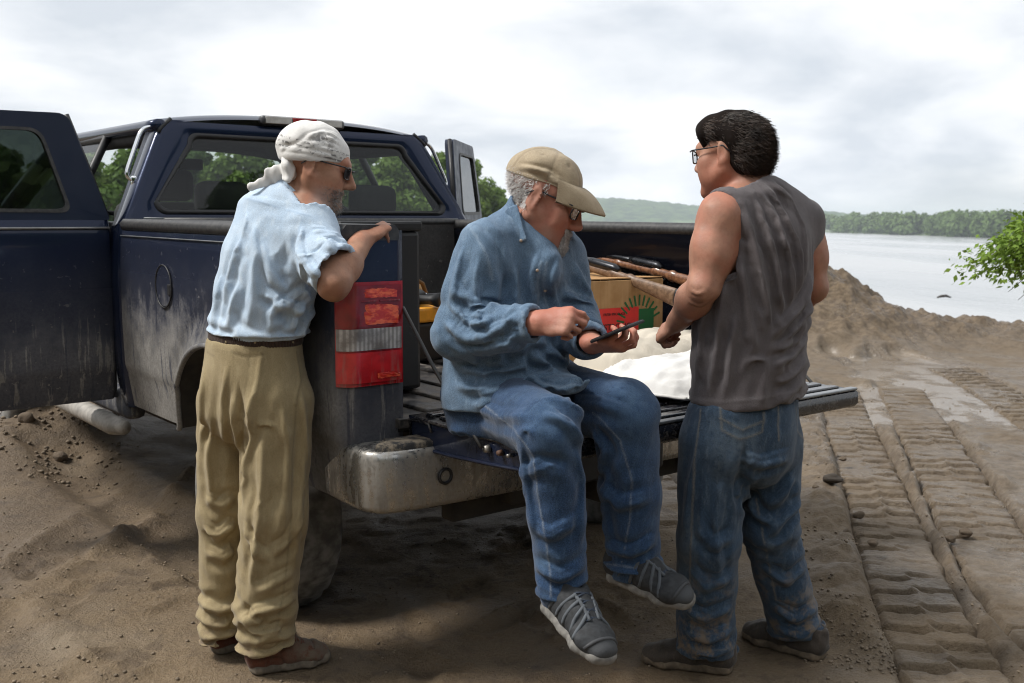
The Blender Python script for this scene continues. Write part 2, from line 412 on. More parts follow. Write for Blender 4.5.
        # crisper folds: lift what stands out from the softened form, then press the traced creases in again
        S = laplace(cl.P, cl.Q, 22, 0.6); d = ((cl.P-S)*cl.N).sum(1); d = np.clip(d, -0.006, 0.006); cl.P = cl.P+cl.N*(CRISP*d)[:, None]; cl.N = vnormals(cl.P, cl.Q); cl.pr = proj(cl.P)
        for pts, w_, h_ in s.rec: cl.fold(pts, w_*0.55, h_*0.42)
        return cl
    def build(s, name, mat, parent, smooth_it=1):
        P = s.P+s.N*s.disp[:, None]
        if smooth_it: P = laplace(P, s.Q, smooth_it, 0.4)
        org = np.array(parent.matrix_world.translation) if parent is not None else np.zeros(3)
        if parent is not None: org = np.array(parent.location)
        me = np_mesh(name, P-org, s.Q, dict(seam=s.seam, wear=s.wear))
        return link(name, me, mat, parent)
def noise3(P, seed):
    rs = np.random.RandomState(seed); T = rs.uniform(-1, 1, 4096); i = np.floor(P).astype(int); f = P-i; f = f*f*(3-2*f); out = 0
    for a in (0, 1):
        for b in (0, 1):
            for c in (0, 1):
                k = ((i[:, 0]+a)*73856093 ^ (i[:, 1]+b)*19349663 ^ (i[:, 2]+c)*83492791) & 4095
                out = out+T[k]*(f[:, 0] if a else 1-f[:, 0])*(f[:, 1] if b else 1-f[:, 1])*(f[:, 2] if c else 1-f[:, 2])
    return out
def frame(fwd, up=(0, 0, 1)):
    """columns: right, forward, up"""
    f = unit(fwd); r = unit(np.cross(f, up)); u = np.cross(r, f); return np.stack([r, f, u], 1)
def rotx(a): c, s = math.cos(a), math.sin(a); return np.array([[1, 0, 0], [0, c, -s], [0, s, c]])
def roty(a): c, s = math.cos(a), math.sin(a); return np.array([[c, 0, s], [0, 1, 0], [-s, 0, c]])
def rotz(a): c, s = math.cos(a), math.sin(a); return np.array([[c, -s, 0], [s, c, 0], [0, 0, 1]])
def tube_mesh(name, pts, rad, seg=8, closed=False, caps=True):
    pts = np.asarray(pts, float); n = len(pts); rads = np.broadcast_to(np.asarray(rad, float), (n,))
    T = np.gradient(pts, axis=0) if not closed else np.roll(pts, -1, 0)-np.roll(pts, 1, 0)
    T = T/(np.linalg.norm(T, axis=1, keepdims=True)+1e-12)
    ref = np.array([0, 0, 1.0]) if abs(T[0][2]) < 0.9 else np.array([1.0, 0, 0])
    u = unit(np.cross(T[0], ref)); V = []
    for i in range(n):
        u = unit(u-T[i]*(u@T[i])); w = np.cross(T[i], u)
        for j in range(seg):
            a = 2*math.pi*j/seg; V.append(pts[i]+(u*math.cos(a)+w*math.sin(a))*rads[i])
    F = []
    m = n if closed else n-1
    for i in range(m):
        for j in range(seg):
            a, b = i*seg+j, i*seg+(j+1) % seg; c, d = ((i+1) % n)*seg+(j+1) % seg, ((i+1) % n)*seg+j
            F.append((a, b, c, d))
    if caps and not closed:
        V.append(pts[0]); V.append(pts[-1]); c0, c1 = len(V)-2, len(V)-1
        for j in range(seg):
            F.append((c0, (j+1) % seg, j, j)); F.append((c1, (n-1)*seg+j, (n-1)*seg+(j+1) % seg, (n-1)*seg+(j+1) % seg))
    me = bpy.data.meshes.new(name)
    me.from_pydata([tuple(v) for v in V], [], [f if f[2] != f[3] else f[:3] for f in F]); me.update()
    return me
def tube(name, pts, rad, mat, parent=None, seg=8, closed=False):
    return link(name, tube_mesh(name, pts, rad, seg, closed), mat, parent)
def box_mesh(name, size, bevel=0.006, center=(0, 0, 0), seg=2):
    bm = bmesh.new(); bmesh.ops.create_cube(bm, size=1.0)
    bmesh.ops.scale(bm, vec=size, verts=bm.verts)
    if bevel: bmesh.ops.bevel(bm, geom=bm.edges[:], offset=bevel, segments=seg, affect='EDGES', profile=0.5)
    bmesh.ops.translate(bm, vec=center, verts=bm.verts)
    me = bpy.data.meshes.new(name); bm.to_mesh(me); bm.free(); return me
def box(name, size, loc, mat, parent=None, bevel=0.006, rot=(0, 0, 0), smooth=False):
    o = link(name, box_mesh(name, size, bevel), mat, parent, smooth); o.location = loc; o.rotation_euler = rot
    return o
# ================================================================== pickup truck (local axes: x right, y forward, z up; y = 0 at the tailgate hinge)
TX, TY, HD = 0.2583, 3.6429, 0.6773
TILT = 0.011                                        # the load lowers the tail a little
def truck_world(x, y, z=0.0):
    fw = np.array([-math.sin(HD), math.cos(HD)]); rt = np.array([math.cos(HD), math.sin(HD)])
    p = np.array([TX, TY])+fw*y+rt*x; return np.array([p[0], p[1], z+(y*TILT-0.02 if z else 0.0)])
truck = empty('pickup_truck', (TX, TY, -0.02), HD); truck.rotation_euler = (TILT, 0, HD)
tag(truck, 'dusty dark blue pickup truck with lowered tailgate and open rear doors', 'truck')

def paint_mat(name, base, mud_lo, mud_hi, amount=1.0, streak=True, coat=0.42):
    m = Mat(name); z = m.sep()[2]
    n = m.noise(7, 6, 0.62); st = m.noise(9, 5, 0.65, vec=m.mapping((3.2, 3.2, 0.35))); fine = m.noise(90, 4, 0.7); spk = m.noise(38, 2, 0.5)
    k = m.rng(z, mud_lo, mud_hi, 1, 0, False)
    k = m.math('ADD', k, m.math('MULTIPLY', m.math('SUBTRACT', n, 0.5), 0.75)); k = m.math('ADD', k, m.math('MULTIPLY', m.math('SUBTRACT', st, 0.52), 0.42 if streak else 0.2))
    k = m.math('ADD', k, m.math('MULTIPLY', m.math('SUBTRACT', fine, 0.5), 0.55))
    k = m.math('MULTIPLY', m.rng(k, 0.16, 0.72), m.rng(z, mud_lo+0.1, mud_hi+0.10, amount, 0.0), clamp=True)
    yy = m.sep()[1]; k = m.math('MULTIPLY', k, m.math('MAXIMUM', m.rng(yy, -0.01, 0.07, 0.38, 1.0), m.rng(st, 0.5, 0.62, 0.0, 0.9)))
    # scrapes wiped through the dust
    scr = m.noise(26, 3, 0.5, vec=m.mapping((1.6, 1.6, 0.14), rot=(0.35, 0.2, 0)))
    k = m.math('MULTIPLY', k, m.rng(scr, 0.60, 0.68, 1.0, 0.42))
    # thrown specks
    sp = m.math('MULTIPLY', m.rng(spk, 0.66, 0.72), m.rng(z, mud_lo, mud_hi+0.25, 0.8, 0.0)); k = m.math('MAXIMUM', k, sp)
    haze = m.rng(z, mud_lo, mud_hi+0.25, 0.30, 0.012)
    k = m.math('MAXIMUM', k, haze)
    dirt = m.mix(m.rng(n, 0.3, 0.7), (0.185, 0.180, 0.172), (0.29, 0.28, 0.265)); dirt = m.mix(m.rng(fine, 0.35, 0.7, 0, 0.5), dirt, (0.10, 0.088, 0.075))
    m.set(Base_Color=m.mix(k, base, dirt), Roughness=m.rng(k, 0.0, 0.8, 0.22, 0.9), Metallic=m.rng(k, 0, 0.5, 0.35, 0.0), Coat_Weight=m.rng(k, 0, 0.35, coat, 0.0), Coat_Roughness=0.03, Specular_IOR_Level=m.rng(k, 0, 0.5, 0.16, 0.15))
    m.bump(m.math('MULTIPLY', k, m.math('ADD', fine, n)), 0.35, 0.004); return m.m
NAVY = (0.0045, 0.012, 0.040)
M_PAINT = paint_mat('navy_paint_road_dust', NAVY, 0.70, 1.42)
M_PAINTC = paint_mat('navy_paint_clean', NAVY, -0.3, 1.0, 0.5)
m = Mat('navy_satin'); m.set(Base_Color=(0.006, 0.013, 0.036), Roughness=m.rng(m.noise(20, 4), 0.3, 0.7, 0.32, 0.45), Specular_IOR_Level=0.35); M_PAINTF = m.m
M_DOORP = paint_mat('navy_door_paint', NAVY, 0.72, 1.24, 1.0)
M_BLACKP = plain('black_trim_plastic', (0.014, 0.014, 0.016), 0.5, var=0.3, scale=60)
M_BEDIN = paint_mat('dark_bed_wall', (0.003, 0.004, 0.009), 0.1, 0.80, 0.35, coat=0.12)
m = Mat('rail_cap_plastic'); n = m.noise(50, 4); m.set(Base_Color=m.mix(m.rng(n, 0.3, 0.75), (0.020, 0.020, 0.022), (0.06, 0.058, 0.056)), Roughness=0.5); M_CAP = m.m
m = Mat('dusty_bed_floor'); n = m.noise(9, 6, 0.65); f = m.noise(70, 4, 0.7); k = m.rng(m.math('ADD', m.math('MULTIPLY', n, 0.7), m.math('MULTIPLY', f, 0.3)), 0.40, 0.62)
m.set(Base_Color=m.mix(k, (0.018, 0.018, 0.02), (0.14, 0.12, 0.10)), Roughness=m.rng(k, 0, 1, 0.38, 0.85)); m.bump(f, 0.4, 0.004); M_FLOOR = m.m
m = Mat('dusty_gate_lip'); n = m.noise(12, 6, 0.65); f = m.noise(90, 4, 0.7); k = m.rng(m.math('ADD', m.math('MULTIPLY', n, 0.6), m.math('MULTIPLY', f, 0.4)), 0.46, 0.66)
m.set(Base_Color=m.mix(k, (0.010, 0.011, 0.016), (0.12, 0.11, 0.10)), Roughness=m.rng(k, 0, 1, 0.22, 0.7), Coat_Weight=0.3); m.bump(f, 0.25, 0.003); M_GATE = m.m
m = Mat('dirty_chrome'); n = m.noise(6, 6, 0.62); st = m.noise(12, 5, 0.6, vec=m.mapping((3, 3, 0.4))); f = m.noise(80, 4, 0.7)
k = m.rng(m.math('ADD', m.math('MULTIPLY', n, 0.35), m.math('ADD', m.math('MULTIPLY', st, 0.4), m.math('MULTIPLY', f, 0.25))), 0.40, 0.64, 0.10, 0.95)
m.set(Base_Color=m.mix(k, (0.44, 0.435, 0.42), (0.215, 0.19, 0.155)), Metallic=m.rng(k, 0.2, 0.9, 0.9, 0.15), Roughness=m.rng(k, 0.2, 1, 0.26, 0.75)); m.bump(f, 0.15, 0.003); M_BUMP = m.m
m = Mat('chrome'); m.set(Base_Color=(0.75, 0.76, 0.78), Metallic=1.0, Roughness=0.09); M_CHROME = m.m
def glass_mat(name, tint, refl=1.0):
    m = Mat(name); t = m.t; tr = m.n('ShaderNodeBsdfTransparent'); tr.inputs[0].default_value = (*tint, 1); gl = m.n('ShaderNodeBsdfGlossy'); gl.inputs['Roughness'].default_value = 0.015
    fr = m.n('ShaderNodeFresnel'); bf = m.n('ShaderNodeNewGeometry').outputs['Backfacing']; t.links.new(m.rng(bf, 0, 1, 1.52, 1/1.52, False), fr.inputs[0]); mx = m.n('ShaderNodeMixShader')
    nz = m.noise(3.5, 3, 0.5); bp = m.n('ShaderNodeBump'); bp.inputs['Strength'].default_value = 0.06; bp.inputs['Distance'].default_value = 0.02; t.links.new(nz, bp.inputs['Height']); t.links.new(bp.outputs[0], gl.inputs['Normal'])
    t.links.new(m.math('MULTIPLY', fr.outputs[0], refl, clamp=True), mx.inputs[0]); t.links.new(tr.outputs[0], mx.inputs[1]); t.links.new(gl.outputs[0], mx.inputs[2]); t.links.new(mx.outputs[0], m.out.inputs[0]); return m.m
M_TINT = glass_mat('tinted_glass', (0.62, 0.68, 0.64), 0.9); M_TINTD = glass_mat('privacy_glass', (0.20, 0.23, 0.22), 1.25); M_CLEAR = glass_mat('windscreen_glass', (0.86, 0.9, 0.88), 0.8)
M_RUBBER = plain('dusty_tyre_rubber', (0.17, 0.165, 0.155), 0.9, var=0.5, scale=18, bump=0.3)
M_INT = plain('dark_cab_interior', (0.012, 0.012, 0.014), 0.8); M_UNDER = plain('muddy_underbody', (0.03, 0.025, 0.02), 0.95, var=0.5, scale=12)

def grid_mesh(name, rows, closed=False, flip=False):
    """rows: list of equal-length point lists"""
    V = np.array(rows, float); a, b = V.shape[:2]; idx = np.arange(a*b).reshape(a, b)
    if closed: idx = np.concatenate([idx, idx[:, :1]], 1)
    Q = np.stack([idx[:-1, :-1], idx[1:, :-1], idx[1:, 1:], idx[:-1, 1:]], -1).reshape(-1, 4)
    return np_mesh(name, V.reshape(-1, 3), Q[:, ::-1] if flip else Q)
def side_profile(z):
    return np.interp(z, [0.55, 0.62, 0.775, 0.80, 1.0, 1.2, 1.345, 1.365, 1.40, 1.43], [0.925, 0.948, 0.972, 0.982, 0.988, 0.988, 0.982, 0.978, 0.972, 0.955])
ARC_Y, ARC_Z, ARC_A, ARC_B = 0.86, 0.42, 0.475, 0.58
def arch_h(y):
    t = abs(y-ARC_Y)/ARC_A
    return ARC_Z+ARC_B*(max(0, 1-t**2.5))**(1/2.5) if t < 1 else 0
def bed_side(sg):
    cols = []                                        # (y, zbottom)
    ys = list(np.linspace(1.925, ARC_Y+ARC_A+0.004, 26))
    ys += list(ARC_Y+ARC_A*np.cos(np.linspace(0.0, math.pi, 61)))
    ys += list(np.linspace(ARC_Y-ARC_A-0.004, 0.07, 18))
    nz = 44; rows = []
    zs_t = np.linspace(0, 1, nz)
    for y in ys:
        zb = max(0.62 if y > ARC_Y else 0.60, arch_h(y)); r = []
        for t in zs_t:
            z = zb+(1.43-zb)*t; x = side_profile(z)
            dd = math.hypot(y-ARC_Y, (z-ARC_Z)*ARC_A/ARC_B)-ARC_A          # flare round the wheel opening
            x += 0.030*math.exp(-(max(dd, 0)/0.055)**2)*(1 if z > 0.5 else 0)-0.012*math.exp(-((dd-0.11)/0.03)**2)*0.4
            r.append((sg*x, y, z))
        rows.append(r)
    R = 0.055
    for i in range(1, 13):                            # round the corner to the rear face
        a = i/12*math.pi/2; r = []
        for t in zs_t:
            z = 0.60+(1.43-0.60)*t; x = side_profile(z)
            r.append((sg*(x-R*(1-math.cos(a))*1.15), 0.07-0.07*math.sin(a), z))
        rows.append(r)
    for xx in np.linspace(0.9, 0.772, 7):
        rows.append([(sg*min(xx, side_profile(0.60+0.83*t)-R*1.15-0.002), 0.0-0.0005*(0.9-xx), 0.60+0.83*t) for t in zs_t])
    rows.append([(sg*0.772, 0.05, 0.60+0.83*t) for t in zs_t])
    o = link('bed_side', grid_mesh('bed_side', rows, flip=(sg > 0)), M_PAINT, truck)
    # wheel opening lip and liner
    th = np.linspace(0.02, math.pi-0.02, 40); lip = []
    for a in th:
        y = ARC_Y+ARC_A*math.cos(a); z = max(arch_h(y), 0.62)
        lip.append((sg*(side_profile(z)+0.026), y, z))
    tube('wheel_arch_lip', lip, 0.012, M_PAINT, truck, 6)
    rows = [[(p[0], p[1], p[2]) for p in lip], [(sg*0.62, p[1], p[2]+0.01) for p in lip]]
    link('wheel_arch_liner', grid_mesh('wheel_arch_liner', rows), M_UNDER, truck)
    # rail cap along the top edge
    prof = [(0.975, 1.40), (0.982, 1.428), (0.965, 1.447), (0.80, 1.447), (0.785, 1.43), (0.785, 1.40)]
    rows = []
    for y in np.concatenate([[-0.004], np.linspace(0.006, 1.93, 12)]):
        k = 0.93 if y < 0 else 1.0
        rows.append([(sg*(0.88+(x-0.88)*k), y, z) for x, z in prof])
    link('rail_cap', grid_mesh('rail_cap', rows, closed=True, flip=(sg < 0)), M_CAP, truck)
    me = bpy.data.meshes.new('rail_cap_end'); me.from_pydata([(sg*x, -0.004, z) for x, z in prof], [], [tuple(range(6)) if sg < 0 else tuple(range(5, -1, -1))]); link('rail_cap_end', me, M_CAP, truck)
    # inner wall, floor side
    rows = [[(sg*0.785, y, 1.41) for y in np.linspace(0.0, 1.92, 24)], [(sg*0.79, y, 1.30) for y in np.linspace(0.0, 1.92, 24)], [(sg*0.80, y, 1.28) for y in np.linspace(0.0, 1.92, 24)], [(sg*0.80, y, 0.85) for y in np.linspace(0.0, 1.92, 24)]]
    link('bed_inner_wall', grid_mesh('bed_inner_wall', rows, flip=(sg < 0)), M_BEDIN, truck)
    return o
left_side = bed_side(-1); right_side = bed_side(1)
# fuel door on the left bed side
pts = [(-0.9935, 1.40+0.085*math.cos(a), 1.185+0.085*math.sin(a)) for a in np.linspace(0, 2*math.pi, 33)[:-1]]
tube('fuel_door_gap', pts, 0.0032, M_BLACKP, truck, 6, closed=True)
me = bpy.data.meshes.new('fuel_door'); me.from_pydata([(-0.993, 1.40+0.079*math.cos(a), 1.185+0.079*math.sin(a)) for a in np.linspace(0, 2*math.pi, 33)[:-1]], [], [tuple(range(31, -1, -1))]); fd = link('fuel_door', me, M_PAINT, truck)
box('fuel_door_pull', (0.012, 0.030, 0.045), (-0.993, 1.335, 1.175), M_BLACKP, truck, 0.005)
# pinstripe / moulding line along the body side
tube('body_crease', [(-0.982, y, 1.375) for y in np.linspace(0.08, 1.92, 12)], 0.003, plain('stripe_silver', (0.22, 0.23, 0.24), 0.35, 0.5), truck, 6)

# ---- tail lamps
def lamp_rows(sg, z0, z1, off, n=10, ins=0.0, xi=0.775, ys=0.085):
    zs = np.linspace(z0, z1, n); rows = []; R = 0.055
    for i in np.linspace(3.0+ins*60, 10, 10):
        a = i/10*math.pi/2; rows.append([(sg*(side_profile(z)-R*(1-math.cos(a))*1.15+off*math.cos(a)), 0.07-0.07*math.sin(a)-off*math.sin(a), z) for z in zs])
    for xx in np.linspace(0.905, xi+ins, 6): rows.append([(sg*xx, -off, z) for z in zs])
    return rows
def lens_mat(name, col, dark, cells=0, rib=0, rough=0.25):
    m = Mat(name); n = m.noise(22, 4); st = m.noise(14, 5, 0.6, vec=m.mapping((3, 3, 0.5))); z = m.sep()[2]
    f = m.rng(n, 0.3, 0.7)
    if cells:
        vn = m.n('ShaderNodeTexVoronoi'); vn.inputs['Scale'].default_value = cells; m.put(m.mapping((1, 1, 1.6), rot=(0, 0.6, 0)), vn.inputs['Vector']); f = m.rng(m.sep(vn.outputs['Color'])[0], 0.25, 0.6)
    if rib:
        w = m.n('ShaderNodeTexWave'); w.inputs['Scale'].default_value = rib; m.put(m.mapping((1, 1, 0.0)), w.inputs['Vector']); f = m.math('MULTIPLY', f, m.rng(w.outputs['Fac'], 0.2, 0.8, 0.35, 1.0))
    c = m.mix(f, dark, col)
    k = m.math('MULTIPLY', m.rng(st, 0.48, 0.66), m.rng(z, 0.93, 1.16, 0.5, 0.03)); c = m.mix(k, c, (0.24, 0.20, 0.17))
    m.set(Base_Color=c, Roughness=rough, Coat_Weight=m.rng(k, 0, 0.5, 1.0, 0.3), Coat_Roughness=0.04, Specular_IOR_Level=0.5); return m.m
M_RED = lens_mat('red_lens', (0.50, 0.009, 0.014), (0.33, 0.006, 0.010)); M_REDD = lens_mat('dark_red_lens', (0.34, 0.006, 0.010), (0.19, 0.004, 0.007)); mm = Mat('red_facets_painted_glow'); nn_ = mm.noise(38, 3, 0.6, vec=mm.mapping((1, 1, 2.2), rot=(0, 0.7, 0))); mm.set(Base_Color=mm.mix(mm.rng(nn_, 0.40, 0.62), (0.70, 0.028, 0.014), (1.0, 0.17, 0.055)), Roughness=0.3, Coat_Weight=1.0, Coat_Roughness=0.1); M_REDB = mm.m; M_CLR = lens_mat('clear_lens', (0.60, 0.57, 0.54), (0.17, 0.15, 0.14), rib=22)
M_REDL = lens_mat('lower_red_lens', (0.68, 0.020, 0.024), (0.45, 0.010, 0.014))
def tail_lamp(sg):
    ho_ = link('tail_lamp', grid_mesh('tail_lamp', lamp_rows(sg, 0.965, 1.278, 0.006), flip=(sg > 0)), M_RED, truck)
    for nm, z0, z1, mt, ins in (('upper_lens', 1.145, 1.268, M_REDD, 0.008), ('clear_lens', 1.074, 1.139, M_CLR, 0.008), ('lower_lens', 0.976, 1.068, M_REDL, 0.008)):
        rows = lamp_rows(sg, z0, z1, 0.011, 6, ins)
        link(nm, grid_mesh(nm, rows, flip=(sg > 0)), mt, ho_)
    # faceted reflectors of both chambers; their glow is painted in as bright base colour
    for x0, x1, z0, z1 in ((0.795, 0.925, 1.150, 1.212), (0.80, 0.918, 1.229, 1.260), (0.79, 0.87, 0.985, 1.005)):
        rs = random.Random(int(z0*1000)); rows = []; nx, nz_ = 22, 10
        for i in range(nx):
            u = i/(nx-1); x = x0+(x1-x0)*u; lo_ = z0+0.003*rs.random(); hi_ = z1-0.003*rs.random()-0.03*max(0, 0.25-u)
            rows.append([(sg*x, -0.0125-0.0036*rs.random()+max(0, x-0.9)*0.35, lo_+(hi_-lo_)*(j/(nz_-1))) for j in range(nz_)])
        link('reflector', grid_mesh('reflector', rows, flip=(sg > 0)), M_REDB, ho_, smooth=False)
    for x0, x1 in ((0.79, 0.862), (0.872, 0.925)): box('bulb_frame', (x1-x0, 0.003, 0.005), (sg*(x0+x1)/2, -0.0135+max(0, (x0+x1)/2-0.9)*0.35, 1.221), M_REDD, ho_, 0.001)
tail_lamp(-1); tail_lamp(1)

# ---- bed floor, front wall, wheel houses
box('bed_floor', (1.60, 1.94, 0.03), (0, 0.95, 0.838), M_FLOOR, truck, 0.003)
rib_me = box_mesh('floor_rib', (0.07, 1.88, 0.016), 0.006); rib_me.materials.append(M_FLOOR)
for i in range(9):
    o = bpy.data.objects.new('floor_rib', rib_me); COL.objects.link(o); o.parent = truck; o.location = (-0.64+0.16*i, 0.955, 0.857)
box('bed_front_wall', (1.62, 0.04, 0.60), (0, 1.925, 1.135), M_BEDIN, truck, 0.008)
tube('bed_front_rail', [(x, 1.915, 1.435) for x in np.linspace(-0.79, 0.79, 5)], 0.018, M_CAP, truck)
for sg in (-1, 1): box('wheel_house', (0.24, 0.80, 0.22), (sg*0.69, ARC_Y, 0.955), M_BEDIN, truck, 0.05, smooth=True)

# ---- lowered tailgate
gate = empty('tailgate', (0, 0, 0)); gate.parent = truck
prof = [(-0.015, 0.862), (-0.575, 0.862), (-0.588, 0.852), (-0.590, 0.815), (-0.575, 0.800), (-0.45, 0.790), (-0.25, 0.777), (-0.10, 0.772), (-0.02, 0.785)]
xs = np.linspace(-0.76, 0.785, 16)
rows = [[(x, y, z) for y, z in prof] for x in xs]
link('gate_shell', grid_mesh('gate_shell', rows, closed=True), M_GATE, gate, smooth=False)
for x, fl in ((-0.7605, 0), (0.7855, 1)):
    me = bpy.data.meshes.new('gate_end'); me.from_pydata([(x, y, z) for y, z in prof], [], [tuple(range(len(prof))) if fl else tuple(reversed(range(len(prof))))]); link('gate_end', me, M_PAINTC, gate, False)
tube('gate_end_rim', [(-0.764, y, z) for y, z in prof[3:]]+[(-0.764, -0.02, 0.80)], 0.006, M_PAINTC, gate, 6)
tube('gate_end_rim', [(-0.764, y, z-0.002) for y, z in [(-0.02, 0.845), (-0.06, 0.862), (-0.575, 0.862)]], 0.005, M_GATE, gate, 6)
me = box_mesh('gate_rib', (1.48, 0.040, 0.012), 0.005); me.materials.append(M_GATE)
for i in range(7):
    o = bpy.data.objects.new('gate_rib', me); COL.objects.link(o); o.parent = gate; o.location = (0.012, -0.075-0.073*i, 0.866)
box('gate_lip', (1.545, 0.030, 0.010), (0.0125, -0.572, 0.8655), plain('worn_gate_edge', (0.20, 0.21, 0.22), 0.35, 0.4), gate, 0.004)

for y, r, mt in ((-0.425, 0.012, M_BUMP), (-0.485, 0.009, plain('rusty_latch', (0.10, 0.05, 0.03), 0.7)), (-0.525, 0.006, M_BUMP)):
    bmx = bmesh.new(); bmesh.ops.create_cone(bmx, cap_ends=True, segments=14, radius1=r, radius2=r*0.8, depth=0.014); me = bpy.data.meshes.new('gate_stud'); bmx.to_mesh(me); bmx.free()
    o = link('gate_stud', me, mt, gate); o.location = (-0.772, y, 0.832); o.rotation_euler = (0, -math.pi/2, 0)
pts = [(-0.785, -0.06, 0.825), (-0.785, -0.06, 0.85), (-0.785, -0.13, 0.852), (-0.785, -0.15, 0.82)]
tube('hinge_bracket', [(-0.765, -0.03, 0.80), (-0.765, -0.03, 0.85), (-0.765, -0.06, 0.853), (-0.765, -0.13, 0.853), (-0.765, -0.145, 0.83)], 0.004, M_GATE, gate, 6)
for sg in (-1, 1):
    tube('gate_cable', resample([(sg*0.77, 0.0, 1.195), (sg*0.785, -0.20, 1.02), (sg*0.785, -0.42, 0.838)], 0.05), 0.0058, plain('coated_cable', (0.035, 0.034, 0.033), 0.6), truck, 7)
tube('hinge_pin', [(-0.79, 0.0, 0.83), (-0.74, 0.0, 0.83)], 0.02, M_UNDER, truck)

# ---- rear bumper
def bpath():
    P = [(-0.955, 0.16), (-0.966, 0.06), (-0.968, -0.04), (-0.962, -0.095), (-0.935, -0.132), (-0.88, -0.147), (-0.81, -0.155), (-0.6, -0.168), (-0.3, -0.176), (0, -0.178)]
    return P+[(-x, y) for x, y in P[-2::-1]]
bp_ = np.array(bpath()); bp_ = np.stack([np.interp(np.linspace(0, 1, 81), np.concatenate([[0], np.cumsum(np.linalg.norm(np.diff(bp_, axis=0), axis=1))])/np.linalg.norm(np.diff(bp_, axis=0), axis=1).sum(), bp_[:, i]) for i in range(2)], 1)
for _ in range(2): bp_[1:-1] = bp_[1:-1]*0.5+(bp_[2:]+bp_[:-2])*0.25
T_ = np.gradient(bp_, axis=0); T_ /= np.linalg.norm(T_, axis=1, keepdims=True); Nn = np.stack([T_[:, 1], -T_[:, 0]], 1)
Nn = -Nn if Nn[40, 1] > 0 else Nn
def bump_rows(prof): return [[(p[0]+n_[0]*o_, p[1]+n_[1]*o_, z) for o_, z in prof] for p, n_ in zip(bp_, Nn)]
BPR = bump_rows([(o_, z+0.025) for o_, z in [(-0.05, 0.572), (-0.016, 0.574), (-0.004, 0.582), (0.0, 0.596), (0.004, 0.66), (0.003, 0.735), (-0.001, 0.752), (-0.010, 0.762), (-0.05, 0.768), (-0.11, 0.766), (-0.11, 0.60)]])
ctr = lambda r: [tuple(np.mean(r, 0))]*len(r)
bumper = link('rear_bumper', grid_mesh('rear_bumper', [ctr(BPR[0])]+BPR+[ctr(BPR[-1])], closed=True), M_BUMP, truck)
m = Mat('muddy_step_pad'); n = m.noise(25, 5, 0.7); m.set(Base_Color=m.mix(m.rng(n, 0.42, 0.62), (0.016, 0.016, 0.017), (0.20, 0.165, 0.12)), Roughness=0.85); m.bump(n, 0.5, 0.006); M_PAD = m.m
rows = bump_rows([(-0.010, 0.782), (-0.013, 0.803), (-0.03, 0.808), (-0.10, 0.808), (-0.11, 0.785)]); link('step_pad', grid_mesh('step_pad', rows[9:72]), M_PAD, bumper)
tube('bumper_plug', [(-0.73+0.022*math.cos(a), -0.168, 0.695+0.022*math.sin(a)) for a in np.linspace(0, 2*math.pi, 21)[:-1]], 0.005, M_BLACKP, bumper, 6, closed=True)
box('plate_recess', (0.42, 0.03, 0.15), (0, -0.172, 0.66), M_BLACKP, bumper, 0.01)
# ---- underbody
for sg in (-1, 1): box('frame_rail', (0.08, 5.0, 0.14), (sg*0.42, 2.35, 0.62), M_UNDER, truck, 0.01)
box('cross_member', (1.0, 0.10, 0.12), (0, 0.02, 0.60), M_UNDER, truck, 0.02); box('hitch_beam', (1.3, 0.07, 0.07), (0, -0.06, 0.55), M_UNDER, truck, 0.01); box('hitch_receiver', (0.08, 0.2, 0.08), (0, -0.14, 0.52), M_UNDER, truck, 0.008)
tube('rear_axle', [(-0.8, ARC_Y, 0.40), (-0.2, ARC_Y, 0.40), (-0.12, ARC_Y, 0.40), (0.12, ARC_Y, 0.40), (0.2, ARC_Y, 0.40), (0.8, ARC_Y, 0.40)], [0.05, 0.05, 0.15, 0.15, 0.05, 0.05], M_UNDER, truck, 12)
tube('exhaust_pipe', [(0.55, 0.25, 0.55), (0.5, 0.8, 0.6), (0.45, 2.0, 0.55)], 0.04, plain('rusty_exhaust', (0.10, 0.06, 0.035), 0.8), truck, 10)
tube('muffler', [(0.45, 2.0, 0.52), (0.45, 2.1, 0.52), (0.45, 2.9, 0.52), (0.45, 3.0, 0.52)], [0.04, 0.12, 0.12, 0.04], M_UNDER, truck, 12)
tube('spare_tyre', [(0.30*math.cos(a), 0.40+0.26*math.sin(a), 0.66) for a in np.linspace(0, 2*math.pi, 29)[:-1]], 0.095, M_UNDER, truck, 10, closed=True)
box('fuel_tank', (0.35, 1.1, 0.24), (-0.55, 2.6, 0.58), M_UNDER, truck, 0.05, smooth=True)
